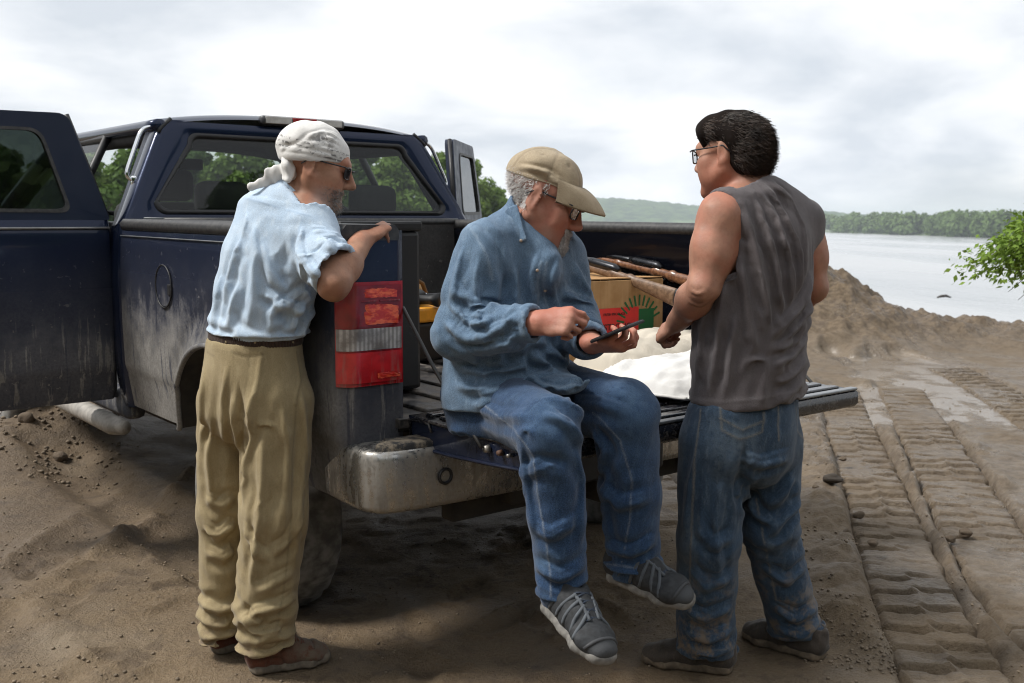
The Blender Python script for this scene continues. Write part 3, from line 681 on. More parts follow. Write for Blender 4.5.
# ---- wheels
def wheel_master():
    w = empty('wheel'); w.parent = truck
    prof = [(0.205, -0.115), (0.235, -0.128), (0.30, -0.135), (0.36, -0.126), (0.383, -0.108), (0.392, -0.07), (0.394, 0), (0.392, 0.07), (0.383, 0.108), (0.36, 0.126), (0.30, 0.135), (0.235, 0.128), (0.205, 0.115)]
    rows = []
    for i in range(72):
        a = 2*math.pi*i/72; r = []
        for k_, (rr, x) in enumerate(prof):
            dr = -0.010 if (rr > 0.37 and (i % 3 == (k_ % 2))) else 0
            r.append((x, (rr+dr)*math.cos(a), (rr+dr)*math.sin(a)))
        rows.append(r)
    rows.append(rows[0])
    link('tyre', grid_mesh('tyre', rows), M_RUBBER, w)
    RM = plain('dusty_alloy', (0.48, 0.47, 0.45), 0.4, 0.6, var=0.25, scale=20)
    prof = [(0.215, -0.125), (0.222, -0.118), (0.205, -0.105), (0.195, -0.02), (0.195, 0.1), (0.215, 0.12)]
    rows = [[(x, rr*math.cos(a), rr*math.sin(a)) for rr, x in prof] for a in np.linspace(0, 2*math.pi, 49)]
    rim = link('rim', grid_mesh('rim', rows), RM, w)
    for i in range(5):
        a = 2*math.pi*i/5; o = link('spoke', box_mesh('spoke', (0.03, 0.072, 0.18), 0.012), RM, rim); o.rotation_euler = (a, 0, 0); o.location = (-0.085, -0.12*math.sin(a), 0.12*math.cos(a))
    tube('hub', [(-0.11, 0, 0), (-0.09, 0, 0), (-0.02, 0, 0)], [0.045, 0.06, 0.07], RM, rim, 16)
    tube('brake_disc', [(-0.02, 0, 0), (0.0, 0, 0)], [0.16, 0.16], M_UNDER, rim, 24)
    return w
wm0 = wheel_master()
def copy_tree(o, parent=None):
    c = o.copy(); COL.objects.link(c); c.parent = parent
    for ch in list(o.children): copy_tree(ch, c)
    return c
FW_Y = ARC_Y+3.67
for i, (sg, y) in enumerate(((-1, ARC_Y), (1, ARC_Y), (-1, FW_Y), (1, FW_Y))):
    w = wm0 if i == 0 else copy_tree(wm0, truck)
    w.location = (sg*0.835, y, 0.385); w.rotation_euler = (random.uniform(0, 1), 0, 0 if sg < 0 else math.pi)

# ---- cab
CB, CF = 1.985, 4.15
def cab_w(z): return np.interp(z, [0.55, 0.62, 0.80, 1.2, 1.40, 1.47, 1.86, 1.905], [0.93, 0.95, 0.975, 0.98, 0.965, 0.93, 0.735, 0.68])
def back_y(z): return np.interp(z, [0.5, 1.44, 1.90], [CB, CB, CB+0.13])
# rear wall with its window opening
def wloop(hw0, hw1, z0, z1, r, n=9):
    pts = []
    cs = [(hw0-r, z0+r, -90), (hw1-r*0.9, z1-r, 0), (-(hw1-r*0.9), z1-r, 90), (-(hw0-r), z0+r, 180)]
    for cx, cz, a0 in cs:
        for i in range(n):
            a = math.radians(a0+90*i/(n-1)); pts.append((cx+r*math.cos(a), cz+r*math.sin(a)))
    return pts
win = wloop(0.80, 0.60, 1.468, 1.845, 0.05); hole2 = wloop(0.775, 0.578, 1.49, 1.822, 0.045)
outer = []
for x, z in win:
    if z > 1.80: outer.append((x*1.17, min(1.912, z+0.062)-0.02*abs(x)))
    elif z < 1.51: outer.append((np.sign(x)*0.945 if abs(x) > 0.7 else x*1.2, 1.40))
    else: outer.append((np.sign(x)*(cab_w(z)-0.012), z))
rows = []
for (ox, oz), (ix, iz), (hx, hz) in zip(outer+[outer[0]], win+[win[0]], hole2+[hole2[0]]):
    rows.append([(ox, back_y(oz), oz), ((ox*0.4+ix*0.6), back_y(oz*0.4+iz*0.6)-0.008, oz*0.4+iz*0.6), (ix, back_y(iz), iz)])
link('cab_rear_panel', grid_mesh('cab_rear_panel', rows), M_PAINTC, truck)
rows = [[(ix, back_y(iz)-0.002, iz), ((ix+hx)/2, back_y(iz)-0.012, (iz+hz)/2), (hx, back_y(hz)+0.004, hz), (hx, back_y(hz)+0.05, hz)] for (ix, iz), (hx, hz) in zip(win+[win[0]], hole2+[hole2[0]])]
link('rear_window_seal', grid_mesh('rear_window_seal', rows), M_BLACKP, truck)
me = bpy.data.meshes.new('rear_window'); me.from_pydata([(x, back_y(z)+0.01, z) for x, z in hole2], [], [tuple(range(len(hole2)))]); link('rear_window', me, M_TINT, truck, False)
tube('window_sill_trim', [(x, CB-0.012, 1.448) for x in np.linspace(-0.86, 0.86, 7)], 0.006, plain('sill_trim', (0.10, 0.11, 0.12), 0.35), truck, 6)
box('cab_back_lower', (1.86, 0.03, 0.80), (0, CB+0.015, 1.005), M_PAINTC, truck, 0.01)
# roof
rows = []
for y in np.concatenate([np.linspace(CB+0.125, CB+0.24, 6), np.linspace(CB+0.3, 3.55, 10), np.linspace(3.6, 3.75, 4)]):
    t = (y-CB-0.125)/(3.75-CB-0.125); end = 1-min(1, (y-CB-0.125)/0.10); fe = max(0, (y-3.5)/0.25)
    r = []
    for u in np.linspace(-1, 1, 33):
        w = 0.745; x = w*u; crown = 1.955-0.055*abs(u)**2.6-0.028*end**2-0.05*fe**2
        if abs(u) > 0.93: crown -= 0.035*((abs(u)-0.93)/0.07)**1.5
        r.append((x, y, crown))
    rows.append(r)
link('roof', grid_mesh('roof', rows, flip=True), M_PAINTC, truck)
link('headliner', grid_mesh('headliner', [[(x*0.96, y, z-0.045) for x, y, z in r] for r in rows], flip=False), M_INT, truck)
for sg in (-1, 1):      # side headers, C and A pillars, front door with window
    hdr = [(sg*0.725, y, 1.872-0.04*max(0, (y-3.3)/0.5)**2) for y in np.linspace(CB+0.12, 3.70, 14)]
    tube('roof_side_rail', hdr, 0.030, M_PAINTC, truck, 10)
    tube('door_header_trim', [(sg*0.69, y, 1.83) for y in np.linspace(CB+0.2, 3.6, 6)], 0.035, M_INT, truck, 8)
    rows = []
    for z in np.concatenate([np.linspace(0.60, 1.40, 12), np.linspace(1.44, 1.90, 12)]):
        w = cab_w(z); y0 = back_y(z); y1 = y0+np.interp(z, [0.6, 1.40, 1.9], [0.12, 0.14, 0.17])
        rows.append([(sg*(w-0.10), y0+0.005, z), (sg*(w-0.03), y0-0.004, z), (sg*(w-0.008), y0+0.008, z), (sg*w, y0+0.03, z), (sg*w, y1-0.02, z), (sg*(w-0.02), y1, z), (sg*(w-0.10), y1, z)])
    link('cab_corner_pillar', grid_mesh('cab_corner_pillar', rows, flip=(sg > 0)), M_PAINTC, truck)
    # black drip strip up the pillar edge
    tube('pillar_strip', [(sg*(cab_w(z)-0.012), back_y(z)+0.004, z) for z in np.linspace(1.84, 1.905, 5)], 0.010, M_BLACKP, truck, 6)
    gh = [(sg*(cab_w(1.87)-0.005), CB+0.165, 1.865), (sg*(cab_w(1.86)+0.045), CB+0.16, 1.862), (sg*(cab_w(1.83)+0.055), CB+0.155, 1.835), (sg*(cab_w(1.68)+0.050), CB+0.13, 1.67), (sg*(cab_w(1.64)+0.04), CB+0.125, 1.635), (sg*(cab_w(1.62)-0.005), CB+0.12, 1.615)]
    hp = np.array(gh); hp = resample(hp, 0.012)
    for _ in range(3): hp[1:-1] = hp[1:-1]*0.5+(hp[2:]+hp[:-2])*0.25
    gb = tube('grab_handle', hp, 0.010, M_CHROME, truck, 10)
    for q in (hp[0], hp[-1]):
        o = link('handle_foot', box_mesh('handle_foot', (0.03, 0.035, 0.05), 0.008), M_CHROME, gb); o.location = q
    # front door
    dz = [0.60, 0.80, 1.0, 1.2, 1.36, 1.40, 1.435]
    rows = [[(sg*cab_w(z), y, z) for y in np.linspace(2.78, 3.92, 12)] for z in dz]
    fdoor = link('front_door', grid_mesh('front_door', rows, flip=(sg < 0)), M_DOORP, truck)
    link('door_card', grid_mesh('door_card', [[(x-sg*0.07, y, z) for x, y, z in r] for r in rows], flip=(sg > 0)), M_INT, fdoor)
    tube('window_frame', [(sg*0.955, 2.79, 1.43), (sg*0.735, 2.82, 1.85), (sg*0.725, 3.35, 1.85), (sg*0.76, 3.55, 1.80), (sg*0.955, 3.95, 1.43), (sg*0.955, 2.79, 1.43)], 0.022, M_BLACKP, fdoor, 8)
    me = bpy.data.meshes.new('door_window'); me.from_pydata([(sg*0.95, 2.80, 1.43), (sg*0.95, 3.93, 1.43), (sg*0.755, 3.54, 1.80), (sg*0.727, 3.35, 1.845), (sg*0.732, 2.83, 1.845)], [], [(0, 1, 2, 3, 4)]); link('door_window', me, M_CLEAR, fdoor, False)
    tube('windscreen_pillar', [(sg*0.72, 3.62, 1.87), (sg*0.80, 3.95, 1.70), (sg*0.90, 4.42, 1.43)], 0.045, M_PAINTC, truck, 8)
    mir = link('door_mirror', box_mesh('door_mirror', (0.20, 0.10, 0.26), 0.03), M_BLACKP, truck); mir.location = (sg*1.10, 3.95, 1.50)
    # rocker, fender
    box('rocker_panel', (0.10, 1.95, 0.14), (sg*0.90, 3.02, 0.60), M_PAINT, truck, 0.03, smooth=True)
    rows = []
    for y in np.concatenate([np.linspace(3.93, FW_Y-0.47, 6), FW_Y+0.47*np.cos(np.linspace(math.pi, 0, 31)), np.linspace(FW_Y+0.48, 5.24, 6)]):
        t = abs(y-FW_Y)/0.47; zb = max(0.62, 0.42+0.55*max(0, 1-t**2.4)**(1/2.4) if t < 1 else 0); fy = max(0, (y-4.9)/0.5)
        rows.append([(sg*(cab_w(min(zz, 1.3))-0.05*fy**2), y, zz) for zz in np.linspace(zb, 1.30-0.03*fy, 10)]+[(sg*(0.86-0.05*fy), y, 1.345-0.04*fy)])
    link('front_fender', grid_mesh('front_fender', rows, flip=(sg < 0)), M_DOORP, truck)
    hl = box('headlamp', (0.30, 0.10, 0.24), (sg*0.74, 5.26, 1.08), plain('headlamp_lens', (0.6, 0.6, 0.6), 0.1), truck, 0.03, smooth=True)
# side step
STP = plain('dusty_side_step', (0.32, 0.30, 0.27), 0.6, 0.2, var=0.25, scale=25)
for sg in (-1, 1): tube('side_step', [(sg*1.01, 1.88, 0.535), (sg*1.03, 1.97, 0.535), (sg*1.03, 2.6, 0.535), (sg*1.03, 3.5, 0.535), (sg*0.98, 3.62, 0.54)], [0.032, 0.045, 0.045, 0.045, 0.035], STP, truck, 12)
me = bpy.data.meshes.new('windscreen'); me.from_pydata([(-0.72, 3.66, 1.87), (0.72, 3.66, 1.87), (0.90, 4.42, 1.43), (-0.90, 4.42, 1.43)], [], [(0, 1, 2, 3)]); link('windscreen', me, M_CLEAR, truck, False)
rows = [[(x, y, 1.30+0.10*(1-((y-4.35)/1.04)**2*0.9)-0.05*abs(x/0.88)**3-0.0*y) for x in np.linspace(-0.88, 0.88, 15)] for y in np.linspace(4.35, 5.31, 10)]
link('hood', grid_mesh('hood', rows, flip=True), M_PAINTC, truck)
box('cowl', (1.75, 0.25, 0.08), (0, 4.33, 1.37), M_BLACKP, truck, 0.02)
gr = box('grille', (1.10, 0.08, 0.36), (0, 5.29, 1.05), M_CHROME, truck, 0.03)
for i in range(4): box('grille_bar', (0.98, 0.03, 0.05), (0, 5.04, 0.94+0.075*i), M_BLACKP, gr, 0.008).location = (0, 0.035, -0.11+0.075*i)
box('front_bumper', (1.96, 0.22, 0.24), (0, 5.37, 0.72), M_BUMP, truck, 0.05, smooth=True)
# brake light on the roof
bl = box('high_brake_lamp', (0.46, 0.05, 0.046), (0.0, CB+0.125, 1.925), plain('lamp_surround', (0.05, 0.05, 0.055), 0.4), truck, 0.014, smooth=True)
o = box('lamp_lens', (0.13, 0.012, 0.034), (0, -0.024, 0.002), M_RED, bl, 0.003)
for sx in (-0.14, 0.14): box('lamp_lens', (0.14, 0.012, 0.034), (sx, -0.024, 0.002), plain('cargo_lamp', (0.55, 0.54, 0.52), 0.15), bl, 0.003)
# interior
box('cab_floor', (1.8, 2.3, 0.05), (0, 3.05, 0.66), M_INT, truck, 0.01); box('dashboard', (1.7, 0.45, 0.35), (0, 4.15, 1.20), M_INT, truck, 0.08, smooth=True)
def seat(x, y, w, hgt, nm):
    s_ = empty(nm); s_.parent = truck; s_.location = (x, y, 0.70)
    box('cushion', (w, 0.50, 0.22), (0, 0.20, 0.18), M_INT, s_, 0.06, smooth=True); box('backrest', (w, 0.16, hgt), (0, -0.10, 0.25+hgt/2), M_INT, s_, 0.06, rot=(0.15, 0, 0), smooth=True)
    for dx in ((0,) if w < 0.8 else (-0.42, 0.42)): box('headrest', (0.27, 0.11, 0.17), (dx, -0.16, 0.25+hgt+0.09), M_INT, s_, 0.045, smooth=True)
seat(-0.42, 3.0, 0.55, 0.58, 'front_seat'); seat(0.42, 3.0, 0.55, 0.58, 'front_seat'); seat(0, 2.30, 1.45, 0.50, 'rear_seat')
tube('steering_wheel', [(-0.42+0.19*math.cos(a), 3.80+0.07*math.sin(a), 1.30+0.17*math.sin(a)) for a in np.linspace(0, 2*math.pi, 25)[:-1]], 0.016, M_INT, truck, 8, closed=True)
box('rear_view_mirror', (0.24, 0.03, 0.07), (0, 3.68, 1.77), M_INT, truck, 0.012)
# rear side doors, hinged at their rear edge
def fill_plate(name, loops, th, mat, parent, fn=None):
    bm = bmesh.new(); edges = []
    for lp in loops:
        vs_ = [bm.verts.new((a, 0, z)) for a, z in lp]
        edges += [bm.edges.new((vs_[i], vs_[(i+1) % len(vs_)])) for i in range(len(vs_))]
    bmesh.ops.triangle_fill(bm, use_beauty=True, edges=edges)
    g = bmesh.ops.extrude_face_region(bm, geom=bm.faces[:]); bmesh.ops.translate(bm, vec=(0, th, 0), verts=[v for v in g['geom'] if isinstance(v, bmesh.types.BMVert)])
    bmesh.ops.recalc_face_normals(bm, faces=bm.faces)
    if fn:
        for v in bm.verts: v.co = Vector(fn(*v.co))
    me = bpy.data.meshes.new(name); bm.to_mesh(me); bm.free(); return link(name, me, mat, parent, False)
def rnd(pts, r, n=6):
    out = []; N = len(pts)
    for i in range(N):
        p0, p1, p2 = (np.array(pts[j % N], float) for j in (i-1, i, i+1)); rr = r[i] if isinstance(r, (list, tuple)) else r
        a = p1+unit(p0-p1)*rr; b = p1+unit(p2-p1)*rr
        for t in np.linspace(0, 1, n): out.append(tuple((1-t)**2*a+2*t*(1-t)*p1+t*t*b))
    return out
def side_door(sg, ang, name='rear_door'):
    """door space: a = distance from the hinge, y = 0 outer face (+y towards the inside), z up"""
    d = empty(name); d.parent = truck; d.location = (sg*0.965, CB+0.10, 0); W = 0.74
    # closed, the door runs forward (+y) from the hinge; its outer face looks sideways
    d.rotation_euler = (0, 0, math.pi/2+ang if sg < 0 else math.pi/2-ang)
    s = 1 if sg < 0 else -1          # +y side is the cab's left for rotation pi/2
    lean = lambda a, y, z: (a, -s*(-y)+(-s)*0.0 if False else s*(-y)-s*0.0-s*max(0, z-1.44)*0.38, z)
    # lower skin
    dz = np.array([0.625, 0.66, 0.745, 0.765, 0.80, 0.9, 1.0, 1.1, 1.2, 1.30, 1.37, 1.40, 1.43, 1.445])
    off = np.interp(dz, [0.62, 0.66, 0.745, 0.77, 0.80, 1.1, 1.37, 1.40, 1.445], [0.040, 0.022, 0.012, 0.0, -0.002, -0.008, 0.0, 0.008, 0.022])
    aa = np.concatenate([[0.0, 0.004, 0.012], np.linspace(0.03, W-0.03, 20), [W-0.012, W-0.004, W]]); ed = np.interp(aa, [0, 0.004, 0.012, 0.03, W-0.03, W-0.012, W], [0.03, 0.012, 0.003, 0, 0, 0.003, 0.03])
    rows = [[(a, -s*(o_+e_), z) for a, e_ in zip(aa, ed)] for z, o_ in zip(dz, off)]
    sk = link('door_skin', grid_mesh('door_skin', rows, flip=(sg > 0)), M_DOORP, d)
    link('inner_panel', grid_mesh('inner_panel', [[(a, -s*0.10, z) for a in aa] for z in dz], flip=(sg < 0)), M_INT, d)
    box('door_edge', (0.012, 0.075, 0.80), (W+0.004, -s*0.06, 1.03), M_INT, d, 0.003); box('door_edge', (0.012, 0.06, 0.80), (-0.003, -s*0.066, 1.03), M_INT, d, 0.003)
    # window frame and glass
    fo = rnd([(0.0, 1.44), (0.145, 1.905), (W-0.02, 1.895), (W, 1.44)], [0.01, 0.05, 0.03, 0.01]); fi = rnd([(0.16, 1.472), (0.262, 1.835), (W-0.07, 1.83), (W-0.06, 1.472)], [0.05, 0.06, 0.03, 0.03])
    go = rnd([(0.178, 1.488), (0.272, 1.822), (W-0.082, 1.818), (W-0.073, 1.488)], [0.045, 0.055, 0.03, 0.03])
    fn = lambda a, y, z: (a, -s*(y+0.020+max(0, z-1.445)*0.13), z)
    fill_plate('window_frame', [fo, fi], 0.05, M_PAINTF, d, fn); fill_plate('window_seal', [fi, go], 0.03, M_CAP, d, lambda a, y, z: fn(a, y-0.004, z))
    fill_plate('window_glass', [go], 0.004, M_TINTD, d, lambda a, y, z: fn(a, y+0.008, z))
    tube('belt_moulding', [(a, -s*(-0.004+0.006), 1.405) for a in np.linspace(0.01, W-0.01, 6)], 0.006, plain('belt_moulding_silver', (0.25, 0.25, 0.25), 0.35, 0.4), d, 6)
    tube('rear_edge_seal', [(0.006, -s*0.04, 1.45), (0.075, -s*0.07, 1.68), (0.145, -s*0.10, 1.90)], 0.013, M_BLACKP, d, 6)
    return d
side_door(-1, math.radians(92)); side_door(1, math.radians(48))
# ================================================================== ground, river, hills, trees
def vnoise(X, Y, scale, seed):
    """smooth value noise on arrays, about -1..1"""
    rs = np.random.RandomState(seed); T = rs.uniform(-1, 1, (256, 256)); x = X/scale+37.3; y = Y/scale+91.7
    xi = np.floor(x).astype(int); yi = np.floor(y).astype(int); fx = x-xi; fy = y-yi; fx = fx*fx*(3-2*fx); fy = fy*fy*(3-2*fy)
    a = T[xi % 256, yi % 256]; b = T[(xi+1) % 256, yi % 256]; c = T[xi % 256, (yi+1) % 256]; d = T[(xi+1) % 256, (yi+1) % 256]
    return (a*(1-fx)+b*fx)*(1-fy)+(c*(1-fx)+d*fx)*fy
def fbm(X, Y, scale, seed, oct=4, rough=0.5):
    s = 0; a = 1; t = 0
    for i in range(oct): s = s+a*vnoise(X, Y, scale/2**i, seed+i); t += a; a *= rough
    return s/t
def sstep(x, a, b): t = np.clip((x-a)/(b-a), 0, 1); return t*t*(3-2*t)
def gpt(px, py, z=0.05):
    a = (px-512)/FPX; b = (341.5-py)/FPX; d = np.array([a, _c+b*_s, -_s+b*_c]); t = (z-CAMH)/d[2]; return d[:2]*t
def path_coords(X, Y, pl):
    """distance to a ground polyline, arclength along it, signed side"""
    D = np.full(X.shape, 1e9); S = np.zeros(X.shape); G = np.zeros(X.shape); acc = 0
    for a, b in zip(pl[:-1], pl[1:]):
        ab = b-a; L = np.linalg.norm(ab); t = np.clip(((X-a[0])*ab[0]+(Y-a[1])*ab[1])/L**2, 0, 1)
        dx = X-a[0]-t*ab[0]; dy = Y-a[1]-t*ab[1]; d = np.hypot(dx, dy); m = d < D
        D = np.where(m, d, D); S = np.where(m, acc+t*L, S); G = np.where(m, (ab[0]*dy-ab[1]*dx)/L, G); acc += L
    return D, S, G
def smooth_path(pts, n=18):
    p = np.array(pts, float); c = np.concatenate([[0], np.cumsum(np.linalg.norm(np.diff(p, axis=0), axis=1))]); t = np.linspace(0, c[-1], n)
    q = np.stack([np.interp(t, c, p[:, i]) for i in range(2)], 1)
    for _ in range(5): q[1:-1] = q[1:-1]*0.5+(q[2:]+q[:-2])*0.25
    return q
TR1 = smooth_path([gpt(1020, 800), gpt(935, 640), gpt(905, 590), gpt(880, 500), gpt(855, 440), gpt(842, 400), gpt(835, 375)])
TR2 = smooth_path([gpt(1240, 800), gpt(1060, 640), gpt(1010, 580), gpt(962, 500), gpt(932, 440), gpt(908, 400), gpt(892, 375)])
TR3 = smooth_path([gpt(1130, 480), gpt(1040, 420), gpt(1000, 392), gpt(960, 372), gpt(925, 358)])
TR4 = smooth_path([gpt(700, 545), gpt(640, 480), gpt(600, 440), gpt(570, 415)])       # behind the sitting man
def bank_x(Y): return np.interp(Y, [-400, 0, 10.5, 12.4, 13.6, 14.6, 20, 60, 300, 1200, 4000], [90, 60, 26, 9.5, 4.6, 3.0, 1.4, -0.6, -14, -90, -200])
def far_x(Y): return np.interp(Y, [-400, 0, 200, 360, 560, 1000, 1500, 4000], [420, 300, 190, 172, 176, 210, 300, 320])
TRACKS = [(TR1, 0.15), (TR2, 0.17), (TR3, 0.18), (TR4, 0.18)]
FEET = [np.array([-0.70, 3.12]), np.array([-0.88, 3.28]), np.array([0.55, 3.12]), np.array([0.90, 3.26])]
def puddle(X, Y):
    a = gpt(930, 405); b = gpt(905, 365); c = gpt(900, 470); n = fbm(X, Y, 0.8, 71, 4, 0.55)
    q = np.exp(-(((X-a[0])/1.0)**2+((Y-a[1])/1.3)**2))+0.9*np.exp(-(((X-b[0])/1.3)**2+((Y-b[1])/1.4)**2))
    return sstep(q*0.85+n*0.55, 0.52, 0.66)
def local(X, Y, pl, pad):
    pl = np.asarray(pl); return np.nonzero((X > pl[:, 0].min()-pad) & (X < pl[:, 0].max()+pad) & (Y > pl[:, 1].min()-pad) & (Y < pl[:, 1].max()+pad))[0]
def near_detail(X, Y, z):
    lump = fbm(X, Y, 0.34, 41, 4, 0.55); fine = fbm(X, Y, 0.07, 45, 3, 0.6)
    rough = np.clip(0.45+0.9*fbm(X, Y, 1.3, 48, 2), 0.12, 1.0)
    z = z+0.018*lump*rough+0.009*fine*rough+0.022*np.maximum(0, fbm(X, Y, 0.16, 49, 3)-0.2)*rough
    for pl, wd in TRACKS:
        i = local(X, Y, pl, 0.5)
        if len(i) == 0: continue
        x, y = X[i], Y[i]; D, S, G = path_coords(x, y, pl); ends = sstep(S, 0.1, 0.5)*sstep(S.max()-S, 0.05, 0.9); inb = sstep(D, wd+0.05, wd-0.03)*ends
        z[i] = z[i]*(1-inb)+inb*(-0.035)+0.020*np.exp(-((D-wd-0.07)/0.05)**2)*ends*np.clip(0.15+2.2*fbm(x, y, 0.22, 57, 4, 0.65), -0.3, 1.4)
    pl = smooth_path([gpt(860, 640), gpt(840, 560), gpt(822, 480), gpt(812, 420), gpt(806, 380)]); i = local(X, Y, pl, 0.5)
    if len(i):
        x, y = X[i], Y[i]; D, S, G = path_coords(x, y, pl); s_ = np.exp(-(D/0.17)**2)
        z[i] += s_*(0.035+0.045*fbm(x, y, 0.10, 61, 4, 0.6)+0.04*np.maximum(0, fbm(x, y, 0.2, 62, 3)))
    for pl, h in (([gpt(212, 452), gpt(150, 512), gpt(90, 556), gpt(60, 575)], 0.045), ([gpt(120, 480), gpt(70, 520), gpt(10, 560)], 0.02), ([gpt(30, 610), gpt(60, 640), gpt(110, 683)], 0.02)):
        pl = smooth_path(pl); i = local(X, Y, pl, 0.6)
        if len(i) == 0: continue
        x, y = X[i], Y[i]; D, S, G = path_coords(x, y, pl); e = np.exp(-(np.maximum(D-np.abs(G), 0)/0.1)**2)
        z[i] += h*np.exp(-((G-0.02)/0.05)**2)*e*np.clip(0.6+1.3*fbm(x, y, 0.12, 63, 4, 0.65), 0, 1.9)-0.35*h*np.exp(-((G+0.13)/0.12)**2)*e
    rs = np.random.RandomState(5)
    for k in range(40):
        c = gpt(rs.uniform(10, 660), rs.uniform(540, 690)); a = rs.uniform(0, 3.14); i = local(X, Y, [c], 0.4)
        if len(i) == 0: continue
        x, y = X[i]-c[0], Y[i]-c[1]; u = x*math.cos(a)+y*math.sin(a); v = -x*math.sin(a)+y*math.cos(a)
        q = (u/0.14)**2+(v/0.05)**2; z[i] += -0.014*np.exp(-q*q)+0.014*np.exp(-((np.sqrt(q)-1.25)/0.22)**2)*np.clip(fbm(X[i], Y[i], 0.06, 65+k, 2)+0.3, 0, 1)
    for sg in (-1, 1):
        c = truck_world(sg*0.835, ARC_Y); fw = np.array([-math.sin(HD), math.cos(HD)]); u = (X-c[0])*fw[0]+(Y-c[1])*fw[1]; v = (X-c[0])*fw[1]-(Y-c[1])*fw[0]
        z = z-0.06*np.exp(-(v/0.17)**4)*sstep(u, -0.35, 0.0)*sstep(-u, -4.5, -3.9)
    w = puddle(X, Y); z = z*(1-0.9*w)+0.9*w*0.03
    for k in range(4):
        c = FEET[k]; i = local(X, Y, [c], 0.6); r = np.hypot(X[i]-c[0], Y[i]-c[1]); w = sstep(r, 0.30, 0.13); z[i] = z[i]*(1-w)+w*(0.047+0.10*(z[i]-0.05))
    return z
def ground_z(X, Y, detail=True):
    near = 1-sstep(np.hypot(X, Y-4), 9, 30)
    z = 0.05+0.05*fbm(X, Y, 2.2, 11, 3)*near+0.5*(1-near)*fbm(X, Y, 30, 14, 3)
    # pushed-up berm by the water and the pile of dirt at its end
    by = np.interp(X, [-3, 1.5, 3.0, 4.4, 6.0, 9, 14], [14.5, 13.2, 12.6, 12.0, 11.6, 11.2, 10.8]); bh = np.interp(X, [-4, 1.0, 2.6, 3.55, 3.95, 4.6, 5.4, 7, 12], [0.35, 0.60, 0.84, 0.90, 0.74, 0.36, 0.29, 0.26, 0.26])
    dY = Y-by+0.25*fbm(X, Y, 1.1, 21, 3); w0 = np.interp(X, [2, 4, 4.8], [1.5, 1.1, 0.55]); berm = bh*np.exp(-np.abs(dY/w0)**1.9)
    berm = berm*(1+0.34*fbm(X, Y, 0.7, 23, 4)*near)+(0.16*np.maximum(0, fbm(X, Y, 0.30, 25, 3, 0.6))+0.07*fbm(X, Y, 0.12, 27, 3, 0.6))*np.clip(berm*3, 0, 1)*near
    z = z+berm
    # little pile under the open door
    c = gpt(52, 446); z = z+0.19*np.exp(-(((X-c[0])/0.34)**2+((Y-c[1])/0.5)**2))*(1+0.5*fbm(X, Y, 0.22, 31, 3)); c = gpt(-40, 440); z = z+0.13*np.exp(-(((X-c[0])/0.8)**2+((Y-c[1])/0.5)**2))
    if detail:
        sel = (X > -5) & (X < 9.5) & (Y > 1.6) & (Y < 14.2)
        if sel.any(): z = z.copy(); z[sel] = near_detail(X[sel], Y[sel], z[sel])
    # land falls to the river bed and rises on the far bank
    bx = bank_x(Y); fx = far_x(Y)
    riv = sstep(X-bx, 0.0, 5.0)*sstep(fx-X, -4, 8); z = z*(1-riv)-8.0*riv
    farside = sstep(X-fx, -4, 4); z = z*(1-farside*(1-riv))+farside*(1-riv)*(-4.0)
    return z
def axis(parts):
    out = [parts[0][0]]
    for a, b, s0, s1 in parts:
        x = a
        while x < b-1e-6:
            t = (x-a)/(b-a); x = min(b, x+s0*(s1/s0)**t); out.append(x)
    return np.array(out)
xs = np.concatenate([-axis([(4.2, 9, 0.05, 0.4), (9, 60, 0.5, 9), (60, 3000, 30, 900)])[::-1], axis([(-4.2, -2.2, 0.04, 0.02), (-2.2, 2.6, 0.0195, 0.0195), (2.6, 8, 0.022, 0.06), (8, 14, 0.08, 0.6), (14, 60, 0.6, 7), (60, 3000, 14, 700)])[1:]])
ys = np.concatenate([-axis([(1.0, 8, 0.1, 1), (8, 400, 4, 120)])[::-1], axis([(-1.0, 2.2, 0.2, 0.025), (2.2, 6.0, 0.018, 0.022), (6.0, 13.5, 0.026, 0.05), (13.5, 30, 0.09, 1.2), (30, 120, 1.2, 10), (120, 3500, 26, 600)])[1:]])
GX, GY = np.meshgrid(xs, ys, indexing='ij'); GZm = ground_z(GX, GY)
idx = np.arange(GX.size).reshape(GX.shape)
wetp = np.zeros(GX.shape); sel = (GX > 0) & (GX < 9.5) & (GY > 1.6) & (GY < 14.2); wetp[sel] = puddle(GX[sel], GY[sel])
me = np_mesh('ground', np.stack([GX, GY, GZm], -1).reshape(-1, 3), np.stack([idx[:-1, :-1], idx[1:, :-1], idx[1:, 1:], idx[:-1, 1:]], -1).reshape(-1, 4), dict(wet=wetp.ravel()))
m = Mat('river_mud'); v = m.obj(); n0 = m.noise(0.55, 4, 0.55); n1 = m.noise(2.6, 6, 0.62); n2 = m.noise(17, 6, 0.65); n3 = m.noise(85, 5, 0.7); x_, y_, z_ = m.sep()
dry = m.mix(m.rng(n1, 0.3, 0.7), (0.158, 0.108, 0.060), (0.232, 0.170, 0.104)); dry = m.mix(m.rng(n3, 0.35, 0.75, 0, 0.5), dry, (0.285, 0.228, 0.158))
wetc = m.mix(m.rng(n2, 0.35, 0.65), (0.088, 0.058, 0.033), (0.145, 0.102, 0.062))
wet = m.math('ADD', m.math('MULTIPLY', n0, 0.75), m.math('MULTIPLY', n1, 0.45)); wet = m.rng(wet, 0.50, 0.72)
c = m.mix(m.math('MULTIPLY', wet, 0.85), dry, wetc)
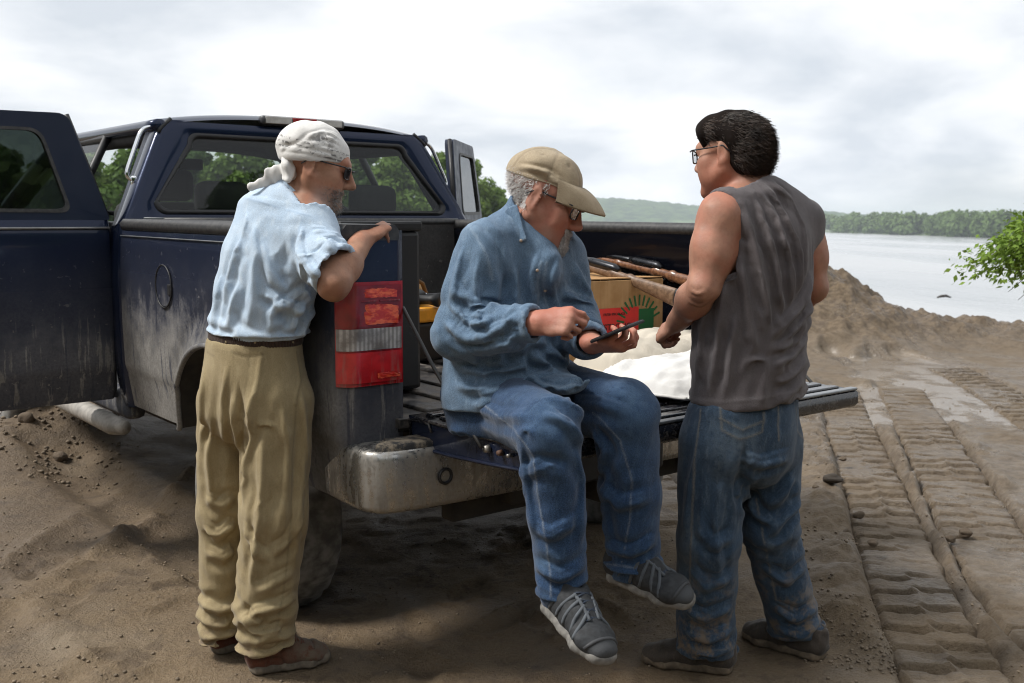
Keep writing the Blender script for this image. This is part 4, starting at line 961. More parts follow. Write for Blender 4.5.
c = m.mix(m.rng(n2, 0.52, 0.66, 0, 0.6), c, (0.105, 0.074, 0.047)); c = m.mix(m.rng(m.noise(5.5, 6, 0.68, dist=0.6), 0.53, 0.63, 0, 0.55), c, (0.075, 0.052, 0.034)); c = m.mix(m.rng(m.noise(1.1, 4, 0.6), 0.55, 0.72, 0, 0.5), c, (0.30, 0.24, 0.168))
sidew = m.rng(m.math('ADD', x_, m.math('MULTIPLY', n0, 1.4)), 1.2, 2.6)
c = m.mix(m.math('MULTIPLY', sidew, 0.62), c, m.mix(m.rng(n2, 0.35, 0.65), (0.088, 0.066, 0.045), (0.175, 0.138, 0.098)))
fresh = m.rng(m.math('ADD', z_, m.math('MULTIPLY', n1, 0.25)), 0.26, 0.50); c = m.mix(m.math('MULTIPLY', fresh, 0.75), c, m.mix(m.rng(n2, 0.38, 0.62), (0.075, 0.050, 0.028), (0.165, 0.118, 0.070)))
gr_ = m.noise(150, 3, 0.7); c = m.mix(m.rng(gr_, 0.55, 0.72, 0, 0.55), c, (0.055, 0.038, 0.024)); c = m.mix(m.rng(gr_, 0.26, 0.40, 0.4, 0), c, (0.30, 0.24, 0.17))
grass = m.mix(m.rng(m.noise(1.5, 5), 0.3, 0.7), (0.035, 0.065, 0.015), (0.085, 0.12, 0.035)); gk = m.rng(y_, 16, 34)
c = m.mix(gk, c, grass)
# glistening standing water film in the flats between the tracks
shine = m.math('MULTIPLY', m.rng(m.noise(0.9, 3, 0.5, vec=m.mapping((1, 0.45, 1))), 0.47, 0.60), m.rng(m.noise(7, 4, 0.6), 0.40, 0.55))
side = m.rng(x_, 1.3, 2.4); shine = m.math('MULTIPLY', shine, m.rng(z_, 0.03, 0.10, 1, 0.15)); shine = m.math('MULTIPLY', shine, m.math('MULTIPLY_ADD', side, 0.85, 0.15))
film = m.math('MULTIPLY', m.math('MULTIPLY', m.attr('wet'), 0.80), m.rng(m.noise(3.2, 5, 0.6), 0.36, 0.52)); c = m.mix(m.math('MULTIPLY', film, 0.6), c, (0.20, 0.165, 0.125))
ro = m.math('SUBTRACT', m.rng(wet, 0, 1, 0.80, 0.50), m.math('MULTIPLY', shine, 0.30)); ro = m.math('SUBTRACT', ro, m.math('MULTIPLY', film, 0.62)); ro = m.math('SUBTRACT', ro, m.math('MULTIPLY', sidew, m.rng(n1, 0.35, 0.65, 0.05, 0.26))); ro = m.math('MAXIMUM', ro, 0.14)
m.set(Base_Color=c, Roughness=ro, Specular_IOR_Level=m.math('ADD', m.math('MULTIPLY_ADD', shine, 0.35, 0.35), m.math('MULTIPLY', film, 0.4)))
m.bump(m.math('MULTIPLY', m.math('ADD', m.math('MULTIPLY', n2, 0.9), m.math('MULTIPLY', n3, 0.6)), m.rng(film, 0, 0.8, 1, 0.12)), 0.8, 0.028)
M_MUD = m.m
tag(link('ground', me, M_MUD), kind='structure')
for pl, wd in TRACKS:
    seg = np.linalg.norm(np.diff(pl, axis=0), axis=1); cs = np.concatenate([[0], np.cumsum(seg)]); S = np.arange(0.12, cs[-1]-0.08, 0.009); G = np.linspace(-wd-0.06, wd+0.06, 24)
    cx = np.interp(S, cs, pl[:, 0]); cy = np.interp(S, cs, pl[:, 1]); tx_ = np.gradient(cx); ty_ = np.gradient(cy); ln_ = np.hypot(tx_, ty_)
    for _ in range(30): tx_[1:-1] = (tx_[2:]+tx_[:-2])/2; ty_[1:-1] = (ty_[2:]+ty_[:-2])/2
    ln_ = np.hypot(tx_, ty_); nx_ = -ty_/ln_; ny_ = tx_/ln_
    X = cx[:, None]+nx_[:, None]*G[None]; Y = cy[:, None]+ny_[:, None]*G[None]; SS = np.broadcast_to(S[:, None], X.shape); GG = np.broadcast_to(G[None], X.shape)
    ed = fbm(X, Y, 0.08, 141, 3, 0.6); t2 = ((SS+0.024*fbm(X, Y, 0.35, 142, 3)+0.008*ed)/0.17+0.32*(GG > 0)) % 1.0; keep = np.clip(0.62+1.8*fbm(X, Y, 0.40, 143, 3), 0.0, 1.15)
    groove = np.clip((0.085+0.03*ed-np.abs(t2-0.5))/0.035, 0, 1); lip = np.exp(-((t2-0.66)/0.06)**2)
    z = 0.046+0.02*fbm(X, Y, 2.2, 11, 3)+0.009*fbm(X, Y, 0.09, 144, 4, 0.65)+0.010*fbm(X, Y, 0.4, 145, 2)-0.042*groove*keep+0.010*lip*keep+0.012*(t2-0.5)*keep+0.014*np.exp(-(GG/0.014)**2)*keep
    out = sstep(np.abs(GG)+0.02*ed, wd-0.005, wd+0.035); z = z*(1-out)+out*-0.02; endf = np.minimum(sstep(SS, 0.12, 0.5), sstep(cs[-1]-SS, 0.08, 0.9)); z = z*endf+(1-endf)*-0.03
    ix = np.arange(X.size).reshape(X.shape); tag(link('track', np_mesh('track', np.stack([X, Y, z], -1).reshape(-1, 3), np.stack([ix[:-1, :-1], ix[1:, :-1], ix[1:, 1:], ix[:-1, 1:]], -1).reshape(-1, 4)[:, ::-1]), M_MUD), kind='structure')
def gz1(x, y): return float(ground_z(np.array([[x]]), np.array([[y]]))[0, 0])

# river
m = Mat('river_water'); a = m.noise(0.35, 4, 0.6, vec=m.mapping((1, 0.35, 1))); b = m.noise(1.6, 4, 0.6, vec=m.mapping((0.8, 0.5, 1))); c3 = m.noise(0.02, 3, 0.5, vec=m.mapping((2, 0.5, 1)))
m.set(Base_Color=m.mix(m.rng(c3, 0.35, 0.65), (0.30, 0.315, 0.325), (0.40, 0.41, 0.42)), Roughness=m.rng(c3, 0.35, 0.65, 0.18, 0.32), IOR=1.33, Specular_IOR_Level=0.9)
m.bump(m.math('ADD', m.math('MULTIPLY', a, 1.0), m.math('MULTIPLY', b, 0.35)), 0.5, 0.35); M_WATER = m.m
tag(link('river', np_mesh('river', [(-400, -380, -4.5), (900, -380, -4.5), (1500, 3400, -4.5), (-400, 3400, -4.5)], [(0, 1, 2, 3)]), M_WATER), kind='structure')
tube_o = tube('driftwood', [at(937, 297.5, 46), at(941, 296.2, 46), at(946, 295.8, 46), at(951, 297.5, 46)], [0.03, 0.06, 0.06, 0.03], plain('wet_wood', (0.03, 0.024, 0.018), 0.6))
tag(tube_o, 'dark piece of driftwood poking out of the pale river', 'driftwood')

# far wooded hills
def hills(name, Y0, prof, depth, seed, col):
    X = np.concatenate([np.linspace(prof[0][0], -260, 60), np.arange(-250, 900, 3.2), np.linspace(910, prof[-1][0], 50)]); rows = []
    for k, t in enumerate(np.linspace(0, 1, 26)):
        y = Y0+depth*t; h = np.interp(X, [p[0] for p in prof], [p[1] for p in prof])*math.sin(min(1, t*1.3+0.02)*math.pi/2)
        h = h*(1+0.12*fbm(X, X*0+y, 220, seed, 3))+5.5*np.abs(fbm(X, X*0+y, 16, seed+5, 3, 0.6))*min(1, t*6)
        rows.append(np.stack([X, X*0+y, -5+h], 1))
    V = np.array(rows); idx = np.arange(V.shape[0]*V.shape[1]).reshape(V.shape[:2])
    m = Mat(name+'_woods'); n = m.noise(0.06, 6, 0.7); f = m.noise(0.006, 3, 0.5); z = m.sep()[2]
    c = m.mix(m.rng(n, 0.35, 0.65), (0.018, 0.042, 0.016), (0.085, 0.135, 0.045)); c = m.mix(m.math('MULTIPLY', m.rng(f, 0.5, 0.6), m.rng(z, 0, 14, 1, 0)), c, (0.17, 0.24, 0.10))
    m.set(Base_Color=c, Roughness=0.95, Specular_IOR_Level=0.1); m.bump(n, 1.0, 6.0)
    tag(link(name, np_mesh(name, V.reshape(-1, 3), np.stack([idx[:-1, :-1], idx[:-1, 1:], idx[1:, 1:], idx[1:, :-1]], -1).reshape(-1, 4)), m.m), kind='structure')
hills('hills', 1150, [(-2600, 18), (-1500, 22), (-700, 24), (-100, 24), (60, 33), (110, 38), (170, 35), (240, 29), (300, 24), (360, 18), (430, 20), (500, 14), (650, 13), (1200, 15), (2600, 15)], 500, 3, None)

# ---- foliage helpers
def leaf_mat(name, a, b, c_):
    m = Mat(name); n = m.noise(0.8, 4, 0.6); f = m.noise(9, 3, 0.6); rnd_ = m.n('ShaderNodeObjectInfo').outputs['Random']
    c = m.mix(m.rng(m.math('ADD', m.math('MULTIPLY', n, 0.5), m.math('MULTIPLY', f, 0.5)), 0.36, 0.64), a, b); c = m.mix(m.math('MULTIPLY', rnd_, 0.45), c, c_)
    m.set(Base_Color=c, Roughness=0.7, Specular_IOR_Level=0.25)
    tl = m.n('ShaderNodeBsdfTranslucent'); m.put(m.mix(0.35, c, (0.2, 0.3, 0.03)), tl.inputs[0]); ms = m.n('ShaderNodeMixShader'); ms.inputs[0].default_value = 0.28
    m.t.links.new(m.b.outputs[0], ms.inputs[1]); m.t.links.new(tl.outputs[0], ms.inputs[2]); m.t.links.new(ms.outputs[0], m.out.inputs[0]); return m.m
def leaf_cloud(cent, rad, n, size, seed, shell=0.55):
    """bent leaf clumps scattered through ellipsoids; returns V, Q"""
    rs = np.random.RandomState(seed); cent = np.asarray(cent, float); rad = np.asarray(rad, float); k = rs.choice(len(cent), n, p=(rad.prod(1)**(2/3))/(rad.prod(1)**(2/3)).sum())
    d = rs.normal(size=(n, 3)); d /= np.linalg.norm(d, axis=1, keepdims=True); r = rs.uniform(shell**3, 1, n)**(1/3); r *= rs.uniform(0.82, 1.12, n)
    P = cent[k]+d*rad[k]*r[:, None]
    nrm = d+rs.normal(size=(n, 3))*0.7+np.array([0, 0, 0.5]); nrm /= np.linalg.norm(nrm, axis=1, keepdims=True)
    u = np.cross(nrm, rs.normal(size=(n, 3))); u /= np.linalg.norm(u, axis=1, keepdims=True); v = np.cross(nrm, u); s = size*rs.uniform(0.5, 1.4, n)[:, None]
    bend = nrm*s*rs.uniform(-0.35, 0.35, (n, 1))
    V = np.stack([P-u*s-v*s*0.55, P+u*s*0.9-v*s*0.7+bend, P+u*s+v*s*0.5, P-u*s*0.8+v*s*0.75+bend], 1).reshape(-1, 3)
    return V, np.arange(n*4).reshape(n, 4)
M_BARK = plain('grey_brown_bark', (0.085, 0.065, 0.048), 0.9, var=0.4, scale=9, bump=0.8)
LEAFS = [leaf_mat('leaf_mid_green', (0.050, 0.100, 0.020), (0.150, 0.235, 0.055), (0.17, 0.24, 0.06)), leaf_mat('leaf_dark_green', (0.030, 0.065, 0.018), (0.095, 0.160, 0.040), (0.12, 0.19, 0.05)), leaf_mat('leaf_fresh_green', (0.065, 0.120, 0.020), (0.180, 0.260, 0.055), (0.18, 0.25, 0.06))]
def tree_meshes(seed, hgt, wid):
    rs = np.random.RandomState(seed); nb = 26; c = []; r = []
    for i in range(nb):
        t = rs.uniform(0.22, 1.0); w = wid*math.sin(min(1, (1.08-t)*1.35)*math.pi/2)*0.62; a = rs.uniform(0, 6.28); q = w*math.sqrt(rs.uniform(0, 1))
        c.append((q*math.cos(a), q*math.sin(a), t*hgt*0.9)); s = rs.uniform(0.16, 0.30)*wid; r.append((s, s, s*0.75))
    V, Q = leaf_cloud(c, r, 5200, 0.17*hgt/8, seed)
    crown = np_mesh('crown', V, Q)
    pts = [np.array([0, 0, -0.5])]; 
    for i in range(6): pts.append(np.array([rs.normal()*0.12*i/3, rs.normal()*0.12*i/3, hgt*0.13*(i+1)]))
    bm = bmesh.new(); me = tube_mesh('t', pts, [0.035*hgt*(1-0.13*i) for i in range(7)], 8); bm.from_mesh(me)
    for i in range(9):
        b = np.array(c[i]); a = pts[2+i % 4]; me = tube_mesh('t', [a, (a+b)/2+np.array([0, 0, 0.3]), b], [0.014*hgt, 0.009*hgt, 0.003*hgt], 6); bm.from_mesh(me)
    tr = bpy.data.meshes.new('trunk'); bm.to_mesh(tr); bm.free()
    return crown, tr
variants = [tree_meshes(101, 8.6, 4.6), tree_meshes(102, 9.6, 4.0), tree_meshes(103, 7.8, 5.0)]
def plant_tree(x, y, var, sc, rz, leaf, label, group, z=None):
    t = empty('tree', (x, y, (gz1(x, y) if z is None else z)-0.1), rz); t.scale = (sc, sc, sc)
    cm = variants[var][0].copy() if False else variants[var][0]
    o = bpy.data.objects.new('crown', cm); COL.objects.link(o); o.parent = t
    if len(cm.materials) == 0: cm.materials.append(LEAFS[0])
    o.material_slots[0].link = 'OBJECT'; o.material_slots[0].material = LEAFS[leaf]
    tm = variants[var][1]
    if len(tm.materials) == 0: tm.materials.append(M_BARK)
    o = bpy.data.objects.new('trunk', tm); COL.objects.link(o); o.parent = t
    tag(t, label, 'tree', group); return t
rs = random.Random(12)
k = 0
for row, (Yb, n_, x0, x1) in enumerate(((62, 16, -44, -3.6), (76, 14, -58, -5.0))):
    for i in range(n_):
        t = (i+rs.uniform(-0.25, 0.25))/(n_-1); x = x0+(x1-x0)*t; y = Yb+rs.uniform(-3, 4)-12*(1-t)
        px = 512+FPX*x/y
        where = 'seen through the cab windows' if px < 470 else 'just right of the cab'
        if px > 470: sc = 0.62 if row == 0 else 0.72
        else: sc = rs.uniform(0.64, 0.78)
        plant_tree(x, y, k % 3, sc, rs.uniform(0, 6), k % 3, 'green leafy tree on the left bank '+where if px < 470 else ('nearer' if row == 0 else 'farther')+' of two green trees on the left bank just right of the cab', 'trees on the left bank '+where); k += 1
for i, (px_, y, sc, lf) in enumerate(((470, 96, 0.80, 2), (484, 104, 0.84, 0), (497, 98, 0.76, 2), (508, 110, 0.78, 0), (519, 104, 0.60, 2))):
    plant_tree((px_-512)/FPX*y, y, (i+1) % 3, sc, i*2.1, lf, ('leftmost', 'second', 'third', 'fourth', 'rightmost')[i]+' from the cab of the bright green trees between cab and sitting man', 'trees between cab and sitting man')
# trees on the landward side, behind the camera: mirrored in the truck's glass and paint
rs = random.Random(4)
for i in range(26):
    az = math.radians(95+170*(i+rs.uniform(-0.3, 0.3))/25); d_ = rs.uniform(17, 24) if i % 2 else rs.uniform(26, 33); sc = rs.uniform(1.25, 1.6)
    plant_tree(d_*math.sin(az), d_*math.cos(az), i % 3, sc, i*1.3, 1, 'tall leafy tree on the landward side behind the photographer', 'trees behind the photographer', z=0.0)
# wooded far bank: one mass
c = []; r = []; rs = np.random.RandomState(9)
for i in range(420):
    y = 230*(1400/230)**rs.uniform(0, 1); x = float(far_x(y))+2+abs(rs.normal())*28; h = rs.uniform(6.5, 10.2)*(1+0.25*max(0, (y-500)/900)); w = rs.uniform(3.2, 5.5)
    c.append((x, y, -4.2+h*0.58)); r.append((w, w, h*0.48)); c.append((x+rs.normal()*2, y+rs.normal()*2, -4.2+h*0.25)); r.append((w*0.9, w*0.9, h*0.3))
V, Q = leaf_cloud(c, r, 105000, 0.75, 77, 0.75)
tag(link('far_bank_woodland', np_mesh('far_bank_woodland', V, Q), leaf_mat('far_leaf', (0.045, 0.085, 0.022), (0.165, 0.235, 0.070), (0.06, 0.11, 0.03))), 'band of green woodland along the far river bank', 'woodland', kind='stuff')
# ---- near limb reaching in from the right
def near_tree():
    base = np.array([6.9, 8.4, 0.0]); t = empty('tree', (base[0], base[1], 0.0)); tag(t, 'leafy bright green branch of a near tree reaching in over the river at right', 'tree')
    L = lambda p: np.array(p)-base
    trunk = [L((6.9, 8.4, -0.2)), L((6.85, 8.4, 1.2)), L((6.7, 8.35, 2.6)), L((6.9, 8.5, 4.6)), L((7.0, 8.5, 6.2))]; tube('trunk', trunk, [0.16, 0.14, 0.12, 0.09, 0.04], M_BARK, t, 12)
    tips = [(972, 268), (988, 258), (1006, 246), (1018, 232), (1002, 270), (1022, 258), (1014, 274), (1032, 226), (1040, 250), (1035, 268), (1040, 220), (1050, 236)]
    a0 = L(at(1130, 200, 8.2)); tube('branch', [L((6.72, 8.35, 2.4)), L(at(1200, 175, 8.3)), a0, L(at(1070, 225, 8.1)), L(at(1020, 250, 8.0))], [0.06, 0.05, 0.035, 0.022, 0.010], M_BARK, t, 8)
    rs = np.random.RandomState(3); V = []; Q = []; LM = leaf_mat('bright_spring_leaf', (0.085, 0.16, 0.018), (0.20, 0.30, 0.045), (0.14, 0.22, 0.03))
    for px, py in tips:
        Y = 8.0+rs.uniform(-0.35, 0.35); e = L(at(px, py, Y)); s0 = L(at(1062+rs.uniform(-10, 20), 226+rs.uniform(-10, 20), Y+0.1)); mid = (e+s0)/2+np.array([0, 0, 0.06])
        tube('twig', [s0, mid, e], [0.009, 0.006, 0.0025], M_BARK, t, 5)
        for q in range(360):
            u = rs.uniform(0.25, 1.06); p = (1-u)**2*s0+2*u*(1-u)*mid+u*u*e+rs.normal(size=3)*np.array([0.06, 0.12, 0.05])
            d = unit(rs.normal(size=3)*0.6+(e-s0)*1.2+np.array([0, 0, -0.1])); nn = unit(rs.normal(size=3)*0.55+np.array([0, 0, 1])); sd = unit(np.cross(d, nn)); ln = rs.uniform(0.03, 0.062); w = ln*0.30
            b = len(V); V += [p, p+d*ln*0.45+sd*w, p+d*ln-nn*ln*0.15, p+d*ln*0.45-sd*w]; Q.append((b, b+1, b+2, b+3))
    bpts = np.array([L((6.72, 8.35, 2.4)), L(at(1200, 175, 8.3)), a0, L(at(1070, 225, 8.1))])
    for q in range(1500):
        u = rs.uniform(0, 2.999); k_ = int(u); p0_ = bpts[k_]+(bpts[k_+1]-bpts[k_])*(u-k_); d = unit(rs.normal(size=3)+np.array([-0.4, 0, -0.2])); p = p0_+d*rs.uniform(0.05, 0.42); nn = unit(rs.normal(size=3)*0.55+np.array([0, 0, 1])); sd = unit(np.cross(d, nn)); ln = rs.uniform(0.03, 0.06); w = ln*0.3
        b = len(V); V += [p, p+d*ln*0.45+sd*w, p+d*ln-nn*ln*0.15, p+d*ln*0.45-sd*w]; Q.append((b, b+1, b+2, b+3))
    lo = link('leaves', np_mesh('leaves', np.array(V), np.array(Q)), LM, t, False); lo['kind'] = 'stuff'
    for (ax_, ay, bx_, by_) in ((1060, 255, 1008, 292), (1060, 270, 1018, 300)): tube('twig', [L(at(ax_, ay, 8.0)), L(at((ax_+bx_)/2, (ay+by_)/2-3, 8.0)), L(at(bx_, by_, 8.0))], [0.006, 0.004, 0.002], M_BARK, t, 5)
    V, Q = leaf_cloud([(1.2, 0.3, 5.4), (2.2, -0.4, 4.4), (0.9, 1.0, 6.4), (2.0, 0.9, 6.6), (1.2, -0.9, 6.9)], [(1.0, 1.0, 0.8)]*5, 4200, 0.06, 4, 0.2); l2 = link('crown', np_mesh('crown', V, Q), LM, t, False); l2['kind'] = 'stuff'
near_tree()
# ---- clods of mud
def clod_mesh(seed, sub=2):
    bm = bmesh.new(); bmesh.ops.create_icosphere(bm, subdivisions=sub, radius=1.0); rs = np.random.RandomState(seed); ks = rs.normal(size=(7, 3))*2.2; ph = rs.uniform(0, 6, 7)
    for v in bm.verts:
        p = np.array(v.co); f = 1+0.11*np.sin(ks@p+ph).sum()/1.6; v.co = Vector(p*f*np.array([1, 0.85, 0.66]))
    me = bpy.data.meshes.new('mud_clod'); bm.to_mesh(me); bm.free(); return me
M_CLOD = plain('clod_mud', (0.135, 0.100, 0.068), 0.9, var=0.4, scale=35, bump=0.8); M_CLODD = plain('dark_wet_clod', (0.045, 0.034, 0.024), 0.75, var=0.4, scale=35, bump=0.8)
cms = [clod_mesh(i, 3) for i in range(5)]
def put_clod(px, py, size, mat, lab, grp=None):
    g = gpt(px, py); z = gz1(g[0], g[1]); o = bpy.data.objects.new('mud_clod', cms[int(px) % 5]); COL.objects.link(o)
    if len(o.data.materials) == 0: o.data.materials.append(M_CLOD)
    o.material_slots[0].link = 'OBJECT'; o.material_slots[0].material = mat; o.location = (g[0], g[1], z+size*0.35); o.scale = (size, size, size); o.rotation_euler = (0.2, 0.1, px); tag(o, lab, 'clod', grp)
put_clod(832, 497, 0.042, M_CLODD, 'dark wet clod of mud standing beside the tracks right of the grey-shirted man')
for px, py, s in ((842, 468, 0.02), (858, 528, 0.024), (846, 545, 0.02), (965, 540, 0.03), (950, 545, 0.024), (872, 560, 0.022), (815, 500, 0.018), (828, 455, 0.02)): put_clod(px, py, s, M_CLOD, 'small brown clod of mud among the bulldozer tracks', 'small clods among the tracks')
for px, py, s in ((40, 432, 0.07), (70, 440, 0.06), (28, 452, 0.05), (60, 462, 0.045), (88, 448, 0.05)): put_clod(px, py, s, M_CLOD, 'brown lump of dirt on the pile under the open door', 'lumps of dirt under the door')
# crumbs
rs = np.random.RandomState(21); bmv = np.array([v.co for v in clod_mesh(9, 1).vertices]); bmf = np.array([tuple(p.vertices) for p in clod_mesh(9, 1).polygons]); V = []; Fq = []
def crumbs(n, pxr, pyr, s0, s1):
    for i in range(n):
        g = gpt(rs.uniform(*pxr), rs.uniform(*pyr)); CR.append((g[0], g[1], s0*0.7+(s1*1.25-s0*0.7)*rs.rand()**3))
CR = []
crumbs(1500, (-20, 220), (450, 700), 0.002, 0.007); crumbs(1000, (200, 720), (540, 700), 0.002, 0.006); crumbs(2300, (800, 905), (400, 700), 0.002, 0.007); crumbs(1900, (850, 1040), (360, 700), 0.002, 0.007); crumbs(500, (0, 120), (420, 480), 0.005, 0.016)
CR = np.array(CR); CR = CR[(fbm(CR[:, 0], CR[:, 1], 0.45, 88, 3) > 0.08) | (CR[:, 2] > 0.008)]
CR = np.array(CR); zz = ground_z(CR[:, 0][:, None], CR[:, 1][:, None])[:, 0]
for (x, y, s), z in zip(CR, zz):
    a = rs.uniform(0, 6.28); R = rotz(a); b = len(V)*0+len(Fq)*0
    V.append((bmv*s)@R.T+np.array([x, y, z+s*0.3]))
nv = len(bmv); V = np.concatenate(V); Fq = np.concatenate([bmf+i*nv for i in range(len(CR))])
tag(link('mud_crumbs', np_mesh('mud_crumbs', V, Fq), plain('crumb_mud', (0.19, 0.148, 0.104), 0.92, var=0.3, scale=6), smooth=False), 'crumbs of loose mud scattered over the ground', 'mud', kind='stuff')
# ---- river haze
m = Mat('river_haze'); m.t.nodes.remove(m.b); pv = m.n('ShaderNodeVolumePrincipled'); pv.inputs['Color'].default_value = (0.86, 0.92, 1.0, 1); pv.inputs['Density'].default_value = 0.00034; pv.inputs['Anisotropy'].default_value = 0.2
m.t.links.new(pv.outputs[0], m.out.inputs['Volume'])
hz = link('haze', box_mesh('haze', (6400, 4300, 50), 0, (0, 1600, 15.5)), m.m, smooth=False); tag(hz, 'pale river haze', 'haze', kind='stuff')
# ================================================================== people
def skin_mat(name, col, red=0.25):
    m = Mat(name); n = m.noise(22, 5, 0.6); n2 = m.noise(160, 3, 0.6); r = m.noise(9, 3, 0.5)
    c = m.mix(m.rng(n, 0.35, 0.7), tuple(x*0.86 for x in col), tuple(x*1.1 for x in col))
    sp = m.noise(75, 4, 0.65); c = m.mix(m.rng(sp, 0.52, 0.68, 0, 0.32), c, (col[0]*0.66, col[1]*0.55, col[2]*0.5)); c = m.mix(m.rng(sp, 0.30, 0.44, 0.25, 0), c, tuple(min(1, x*1.3) for x in col))
    c = m.mix(m.math('MULTIPLY', m.rng(r, 0.45, 0.65), red), c, (col[0]*1.05, col[1]*0.62, col[2]*0.55))
    c = m.mix(m.math('MULTIPLY', m.attr('seam'), 0.85), c, (col[0]*0.42, col[1]*0.3, col[2]*0.26))
    c = m.mix(m.math('MULTIPLY', m.attr('wear'), 0.8), c, (0.30, 0.27, 0.25))
    m.set(Base_Color=c, Roughness=m.rng(n, 0.3, 0.7, 0.52, 0.66), Subsurface_Weight=0.05, Subsurface_Radius=(0.012, 0.004, 0.002), Specular_IOR_Level=0.45)
    m.bump(m.math('ADD', n2, m.math('MULTIPLY', n, 0.8)), 0.3, 0.0022); return m.m
def cloth_mat(name, col, dark, seamcol, worncol, rough=0.85, grain=0.35, mud=None):
    m = Mat(name); n = m.noise(14, 6, 0.6); f = m.noise(330, 3, 0.7); g = m.noise(60, 4, 0.6, vec=m.mapping((1, 1, 0.35)))
    c = m.mix(m.rng(n, 0.28, 0.72), dark, col)
    c = m.mix(m.rng(g, 0.48, 0.72, 0, 0.5), c, worncol)
    geo = m.n('ShaderNodeNewGeometry').outputs['Pointiness']; c = m.mix(m.rng(geo, 0.51, 0.57, 0, 0.2), c, worncol)
    c = m.mix(m.rng(f, 0.42, 0.62, 0, 0.6*grain), c, tuple(min(1, x*1.5+0.015) for x in col)); c = m.mix(m.rng(m.noise(380, 2, 0.6), 0.48, 0.64, 0, 0.6*grain), c, tuple(x*0.4 for x in dark))
    c = m.mix(m.math('MULTIPLY', m.attr('wear'), m.rng(m.noise(45, 4, 0.7), 0.25, 0.6)), c, worncol)
    sd = m.rng(m.noise(330, 2, 0.5), 0.35, 0.6)
    c = m.mix(m.math('MULTIPLY', m.attr('seam'), m.math('MULTIPLY_ADD', sd, 0.6, 0.3), clamp=True), c, seamcol)
    if mud:
        z = m.sep()[2]; k = m.math('MULTIPLY', m.rng(z, mud[0], mud[1], 1, 0), m.rng(m.noise(16, 6, 0.7), 0.47, 0.62))
        c = m.mix(k, c, (0.20, 0.15, 0.10))
    m.set(Base_Color=c, Roughness=rough, Specular_IOR_Level=0.2, Sheen_Weight=0.15, Sheen_Roughness=0.5)
    tw = m.noise(520, 2, 0.5, vec=m.mapping((1, 1, 0.3), rot=(0.5, 0.3, 0)))
    m.bump(m.math('ADD', m.math('MULTIPLY', f, 0.5), m.math('ADD', m.math('MULTIPLY', n, 0.5), m.math('MULTIPLY', tw, 0.4))), 0.6, 0.004); return m.m
def hair_mat(name, a, b, rough=0.55):
    m = Mat(name); n = m.noise(120, 3, 0.6); g = m.noise(14, 4, 0.5)
    m.set(Base_Color=m.mix(m.rng(m.math('ADD', m.math('MULTIPLY', n, 0.5), m.math('MULTIPLY', g, 0.5)), 0.36, 0.66), a, b), Roughness=rough, Specular_IOR_Level=0.35)
    m.bump(n, 0.5, 0.003); return m.m
M_GLASSFRAME = plain('glasses_frame_black', (0.012, 0.012, 0.015), 0.3)
m = Mat('spectacle_lens'); m.set(Base_Color=(0.9, 0.93, 0.95), Roughness=0.03, Transmission_Weight=0.95, IOR=1.1, Alpha=0.35); M_LENS = m.m
m = Mat('eye_white'); m.set(Base_Color=(0.55, 0.5, 0.47), Roughness=0.2); M_EYE = m.m

def head_sdf(F, o, R, sc=1.0, nose=1.0, k=0.02):
    T = lambda x, y, z: o+R@(np.array([x, y, z])*sc)
    S = sc
    F.ell(T(0, -0.012, 0.043), np.array([0.077, 0.098, 0.080])*S, R, 0.02)
    F.ell(T(0, 0.035, -0.012), np.array([0.064, 0.062, 0.095])*S, R, 0.03)
    for sgn in (-1, 1):
        F.cone(T(sgn*0.058, 0.005, -0.045), T(sgn*0.02, 0.076, -0.098), 0.022*S, 0.020*S, 0.035)     # jaw
        F.ell(T(sgn*0.045, 0.066, -0.012), np.array([0.022, 0.022, 0.02])*S, R, 0.025)                 # cheekbone
        F.ell(T(sgn*0.036, 0.07, -0.048), np.array([0.026, 0.022, 0.03])*S, R, 0.03)                   # cheek
        F.ell(T(sgn*0.033, 0.099, 0.012), np.array([0.017, 0.014, 0.011])*S, R, 0.015, 's')            # eye socket
        F.ell(T(sgn*0.031, 0.082, 0.011), np.array([0.0135, 0.0135, 0.012])*S, R, 0.004)
        # ear
        e = T(sgn*0.079, -0.006, 0.0); Re = R@rotz(-sgn*0.42)@rotx(-0.15)
        F.ell(e, np.array([0.0085, 0.021, 0.034])*S, Re, 0.008)
        F.ell(T(sgn*0.0875, 0.0, 0.004), np.array([0.006, 0.012, 0.019])*S, Re, 0.006, 's')
        F.cone(T(sgn*0.076, 0.004, -0.027), T(sgn*0.073, 0.005, -0.033), 0.009*S, 0.007*S, 0.006)
        F.cone(T(sgn*0.011, 0.107, -0.034), T(sgn*0.013, 0.098, -0.033), 0.0085*S, 0.008*S, 0.01)      # nostril wing
    F.cone(T(-0.034, 0.091, 0.031), T(0.034, 0.091, 0.031), 0.011*S, 0.011*S, 0.022)                   # brow
    F.cone(T(0, 0.095, 0.022), T(0, 0.116*nose, -0.026), 0.0075*S, 0.0125*S, 0.014)                    # nose
    F.cone(T(-0.02, 0.093, -0.058), T(0.02, 0.093, -0.058), 0.0055*S, 0.0055*S, 0.01)
    F.cone(T(0, 0.099, -0.058), T(0, 0.099, -0.0585), 0.006*S, 0.006*S, 0.014)
    F.cone(T(-0.016, 0.093, -0.071), T(0.016, 0.093, -0.071), 0.0065*S, 0.0065*S, 0.01)
    F.cone(T(-0.024, 0.104, -0.0645), T(0.024, 0.104, -0.0645), 0.0025, 0.0025, 0.006, 's')
    F.ell(T(0, 0.084, -0.1), np.array([0.024, 0.02, 0.019])*S, R, 0.02)                                # chin
